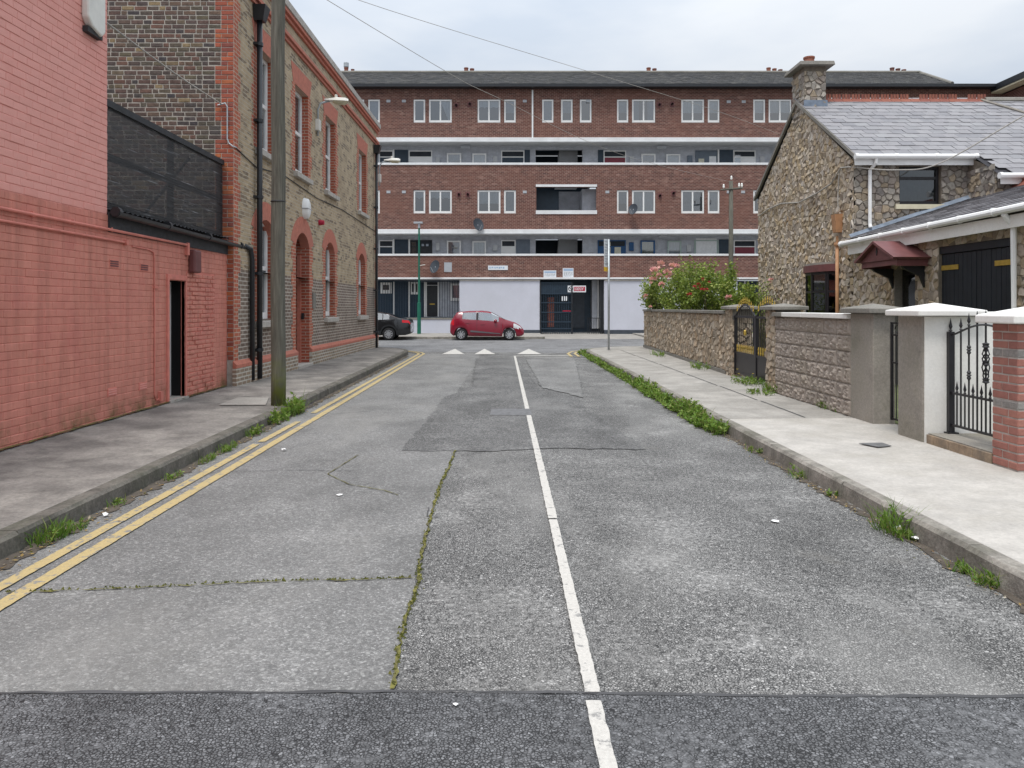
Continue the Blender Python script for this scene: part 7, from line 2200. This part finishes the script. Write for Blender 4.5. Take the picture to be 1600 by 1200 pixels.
# left kerb
for k, (px, py, rx, ry, h_, n, gr, sz) in enumerate(((70, 845, .08, .2, .17, 0, 130, .03), (105, 832, .07, .14, .12, 20, 60, .03), (175, 790, .06, .15, .08, 40, 30, .03), (262, 748, .06, .18, .09, 40, 40, .03), (312, 722, .06, .2, .10, 50, 50, .035), (350, 704, .07, .3, .12, 90, 50, .04), (392, 680, .09, .3, .16, 130, 40, .045))):
    p = G(px, py); p.x = XL + .06 + rv.uniform(0, .05)
    weed(p, rx, ry, h_, n, 600 + k, ['pure grass tuft with long blades at the dark kerb', 'short grass tuft beside the long bladed tuft at the dark kerb', 'tiny weed by white rubbish in the dark kerb gutter', 'thin weed in the dark kerb leaf litter next to white rubbish', 'thin weed in the dark kerb leaf litter next to mixed grass', 'mixed grass and leafy weed low against the dark kerb', 'broad leafy weed next to the clump by the wooden pole'][k], None, sz, grass=gr)
weed((XL + .05, 11.0, 0), .13, .4, .26, 260, 640, 'tall green weeds in the gutter before the wooden pole', None, .06, grass=30)
weed((XL + .03, 11.75, 0), .16, .4, .40, 420, 641, 'tallest leafy weed clump at the foot of the wooden pole', None, .065, grass=60)
# litter leaves in the left gutter
mb = MB(); rnd = random.Random(71)
for k in range(900):
    Yk = 3.3 + 24 * rnd.random() ** 1.6; x = XL + .05 + abs(rnd.gauss(0, .09))
    leaf(mb, Vector((x, Yk, .008 + rnd.uniform(0, .012))), Vector((rnd.uniform(-1, 1), rnd.uniform(-1, 1), rnd.uniform(0, .3))).normalized(), Vector((0, 0, 1)), rnd.uniform(.012, .045), rnd.uniform(.008, .025))
tag(mb.build('leaf_litter', 'litter_leaf'), 'dead leaves and grit lying in the left gutter', kind='stuff')
mb = MB()
for k in range(500):
    Yk = 3.3 + 9 * rnd.random(); x = XR - .03 - abs(rnd.gauss(0, .07))
    leaf(mb, Vector((x, Yk, .008 + rnd.uniform(0, .01))), Vector((rnd.uniform(-1, 1), rnd.uniform(-1, 1), rnd.uniform(0, .3))).normalized(), Vector((0, 0, 1)), rnd.uniform(.01, .03), rnd.uniform(.006, .02))
tag(mb.build('leaf_litter', 'litter_leaf'), 'dead leaves and grit lying along the pale kerb', kind='stuff')
# dirt bands in the gutters
mb = MB(); ribbon(mb, [(XL + .06, 2), (XL + .06, 26)], .13, .0095, .035, 5, .06); tag(mb.build('gutter_dirt', 'soil'), 'dark gutter dirt beside the double yellow lines', kind='structure')
mb = MB(); ribbon(mb, [(XR - .04, 3.3), (XR - .04, 26)], .09, .005, .03, 6, .06); tag(mb.build('gutter_dirt', 'soil'), 'dark gutter dirt beside the pale pavement', kind='structure')
mb = MB(); ribbon(mb, [(PX + .025, 4), (PX + .025, 14.3)], .05, .1915, .014, 7, .06); tag(mb.build('wall_foot_moss', 'moss'), 'green moss along the foot of the pink wall', kind='stuff')
# rose bush
rose = empty('rose_bush', (6.2, 24, .2), 'large rose bush with pink and crimson flowers above the stone wall', 'bush')
lobes = [(1022, 27.6, 452, 17, 30), (1036, 27.0, 460, 28, 34), (1062, 26.2, 455, 26, 40), (1078, 25.4, 440, 26, 36), (1100, 24.8, 458, 34, 34), (1120, 24.2, 450, 28, 38), (1138, 23.6, 440, 18, 28), (1146, 22.5, 466, 22, 26), (1085, 25.0, 472, 50, 18), (1168, 21.6, 468, 13, 20)]
mb = MB(); st = MB(); rnd = random.Random(91)
for px, Yc, py, rpx, rpy in lobes:
    c = at(px, py, Yc); k = Yc / F; rx, rz = rpx * k, rpy * k
    wx = 5.0 + (Yc - 17.05) * .0301 + .25
    base = Vector((max(c.x, wx + .15), Yc, .2))
    for q in range(int(11 * (rpx * rpy / 900) ** .5) + 5):
        d = Vector((rnd.gauss(0, 1), rnd.gauss(0, 1), rnd.gauss(0, 1))).normalized() * rnd.uniform(.75, 1.12)
        tip = c + Vector((d.x * rx, d.y * rx * .8, d.z * rz))
        b = base + Vector((rnd.gauss(0, .1), rnd.gauss(0, .1), 0)); mid = (b + tip) / 2 + Vector((rnd.gauss(0, .1), rnd.gauss(0, .1), .25))
        st.tube([b, mid, tip], [.012, .008, .004], 4, False)
        for w in range(150):
            t = rnd.uniform(.35, 1.03) ** .7
            p = mid + (tip - mid) * min(t, 1.0) + Vector((rnd.gauss(0, .085), rnd.gauss(0, .085), rnd.gauss(0, .085)))
            if p.x < wx - .12 and p.z < 1.62: continue
            leaf(mb, p, rdir(rnd), rdir(rnd, 1), rnd.uniform(.06, .12), rnd.uniform(.04, .075))
mb.build('foliage', 'leaf_rose', rose); st.build('stem', 'rose_hip_stem', rose)
# a few tall shoots
mb = MB()
for px, py, Yc in ((1064, 398, 26), (1141, 412, 23.4), (1085, 410, 25.3)):
    tip = at(px, py, Yc); b = tip - Vector((.05, 0, .9))
    for w in range(50):
        t = rnd.random(); leaf(mb, b + (tip - b) * t + Vector((rnd.gauss(0, .04), rnd.gauss(0, .04), 0)), rdir(rnd), rdir(rnd, 1), rnd.uniform(.05, .09), .04)
mb.build('young_shoots', 'leaf_rose', rose)
def rose_flower(p, r_, mat, parent):
    mb = MB(); r3 = random.Random(int(p.x * 1000))
    for k in range(26):
        d = rdir(r3, .4); leaf(mb, p + d * r_ * .35, (d + rdir(r3) * .5).normalized(), rdir(r3, 1), r_ * .9, r_ * .8)
    mb.build('rose_flower', mat, parent)
for px, py, Yc, r_ in ((1032, 414, 26.6, .11), (1022, 424, 27.2, .12), (1020, 438, 27.3, .11), (1030, 431, 26.8, .08), (1043, 427, 26.4, .11), (1044, 434, 26.4, .07), (1052, 417, 26.0, .11), (1058, 417, 26, .08), (1034, 445, 26.5, .08), (1009, 463, 27.7, .07), (1139, 466, 22.2, .08), (1016, 480, 27.3, .05)):
    rose_flower(at(px, py, Yc - .8), r_ * 1.3, 'petal_pink', rose)
for px, py, Yc, r_ in ((1077.5, 461, 24.5, .11), (1092, 445, 24.4, .10), (1098, 436, 24.4, .07), (1108, 442, 24.2, .07), (1097, 453, 24.2, .09), (1103, 453, 24.1, .09), (1085, 449, 24.6, .09)):
    rose_flower(at(px, py, Yc - .8), r_ * .75, 'petal_red', rose)
rose2 = empty('rose_bush', (6.3, 18.6, .2), 'small sparse rose with one pink flower behind the gold tipped gate', 'bush')
mb = MB(); st = MB(); c = at(1190, 462, 18.6)
for q in range(16):
    tip = c + Vector((rnd.gauss(0, .22), rnd.gauss(0, .2), rnd.gauss(0, .22))); b = Vector((c.x + rnd.gauss(0, .08), 18.6 + rnd.gauss(0, .08), .2)); st.tube([b, (b + tip) / 2 + Vector((0, 0, .1)), tip], [.01, .007, .003], 4, False)
    for w in range(26): leaf(mb, b + (tip - b) * rnd.uniform(.6, 1.05) + Vector((rnd.gauss(0, .05), rnd.gauss(0, .05), rnd.gauss(0, .05))), rdir(rnd), rdir(rnd, 1), rnd.uniform(.04, .07), rnd.uniform(.025, .045))
mb.build('foliage', 'leaf_rose', rose2); st.build('stem', 'rose_hip_stem', rose2)
rose_flower(at(1205, 438, 18.4), .06, 'petal_pink', rose2)

# ================================================================== LITTER
def scrap(px, py, r_, label, seed, h_=.02, z=.012, name='paper_scrap'):
    rnd = random.Random(seed); c = G(px, py, z); mb = MB(); n = 9
    i = mb.add([c + Vector((0, 0, h_))] + [c + Vector((math.cos(2 * math.pi * k / n) * r_ * rnd.uniform(.6, 1.2), math.sin(2 * math.pi * k / n) * r_ * rnd.uniform(.6, 1.2), rnd.uniform(0, h_ * .9))) for k in range(n)])
    for k in range(n): mb.f.append((i, i + 1 + k, i + 1 + (k + 1) % n))
    single(name, mb, 'paper', label, 'litter')
scrap(1212, 814, .035, 'flat white paper scrap lying alone on the right lane', 1, .006)
scrap(1405, 832, .035, 'crumpled white tissue caught in the grass tuft at the kerb', 2, .06)
scrap(1430, 843, .035, 'white paper scrap lying in the gutter beside the tissue', 3, .025)
scrap(444, 704, .03, 'small white scrap on the smooth lane near the yellow lines', 4, .03)
scrap(530, 773, .03, 'flat pale disc of paper by the curved road crack', 5, .004)
scrap(712, 1101, .012, 'tiny white scrap on the new dark asphalt strip', 6, .006)
scrap(165, 806, .03, 'white rubbish scrap among leaves in the dark kerb gutter', 7, .03)
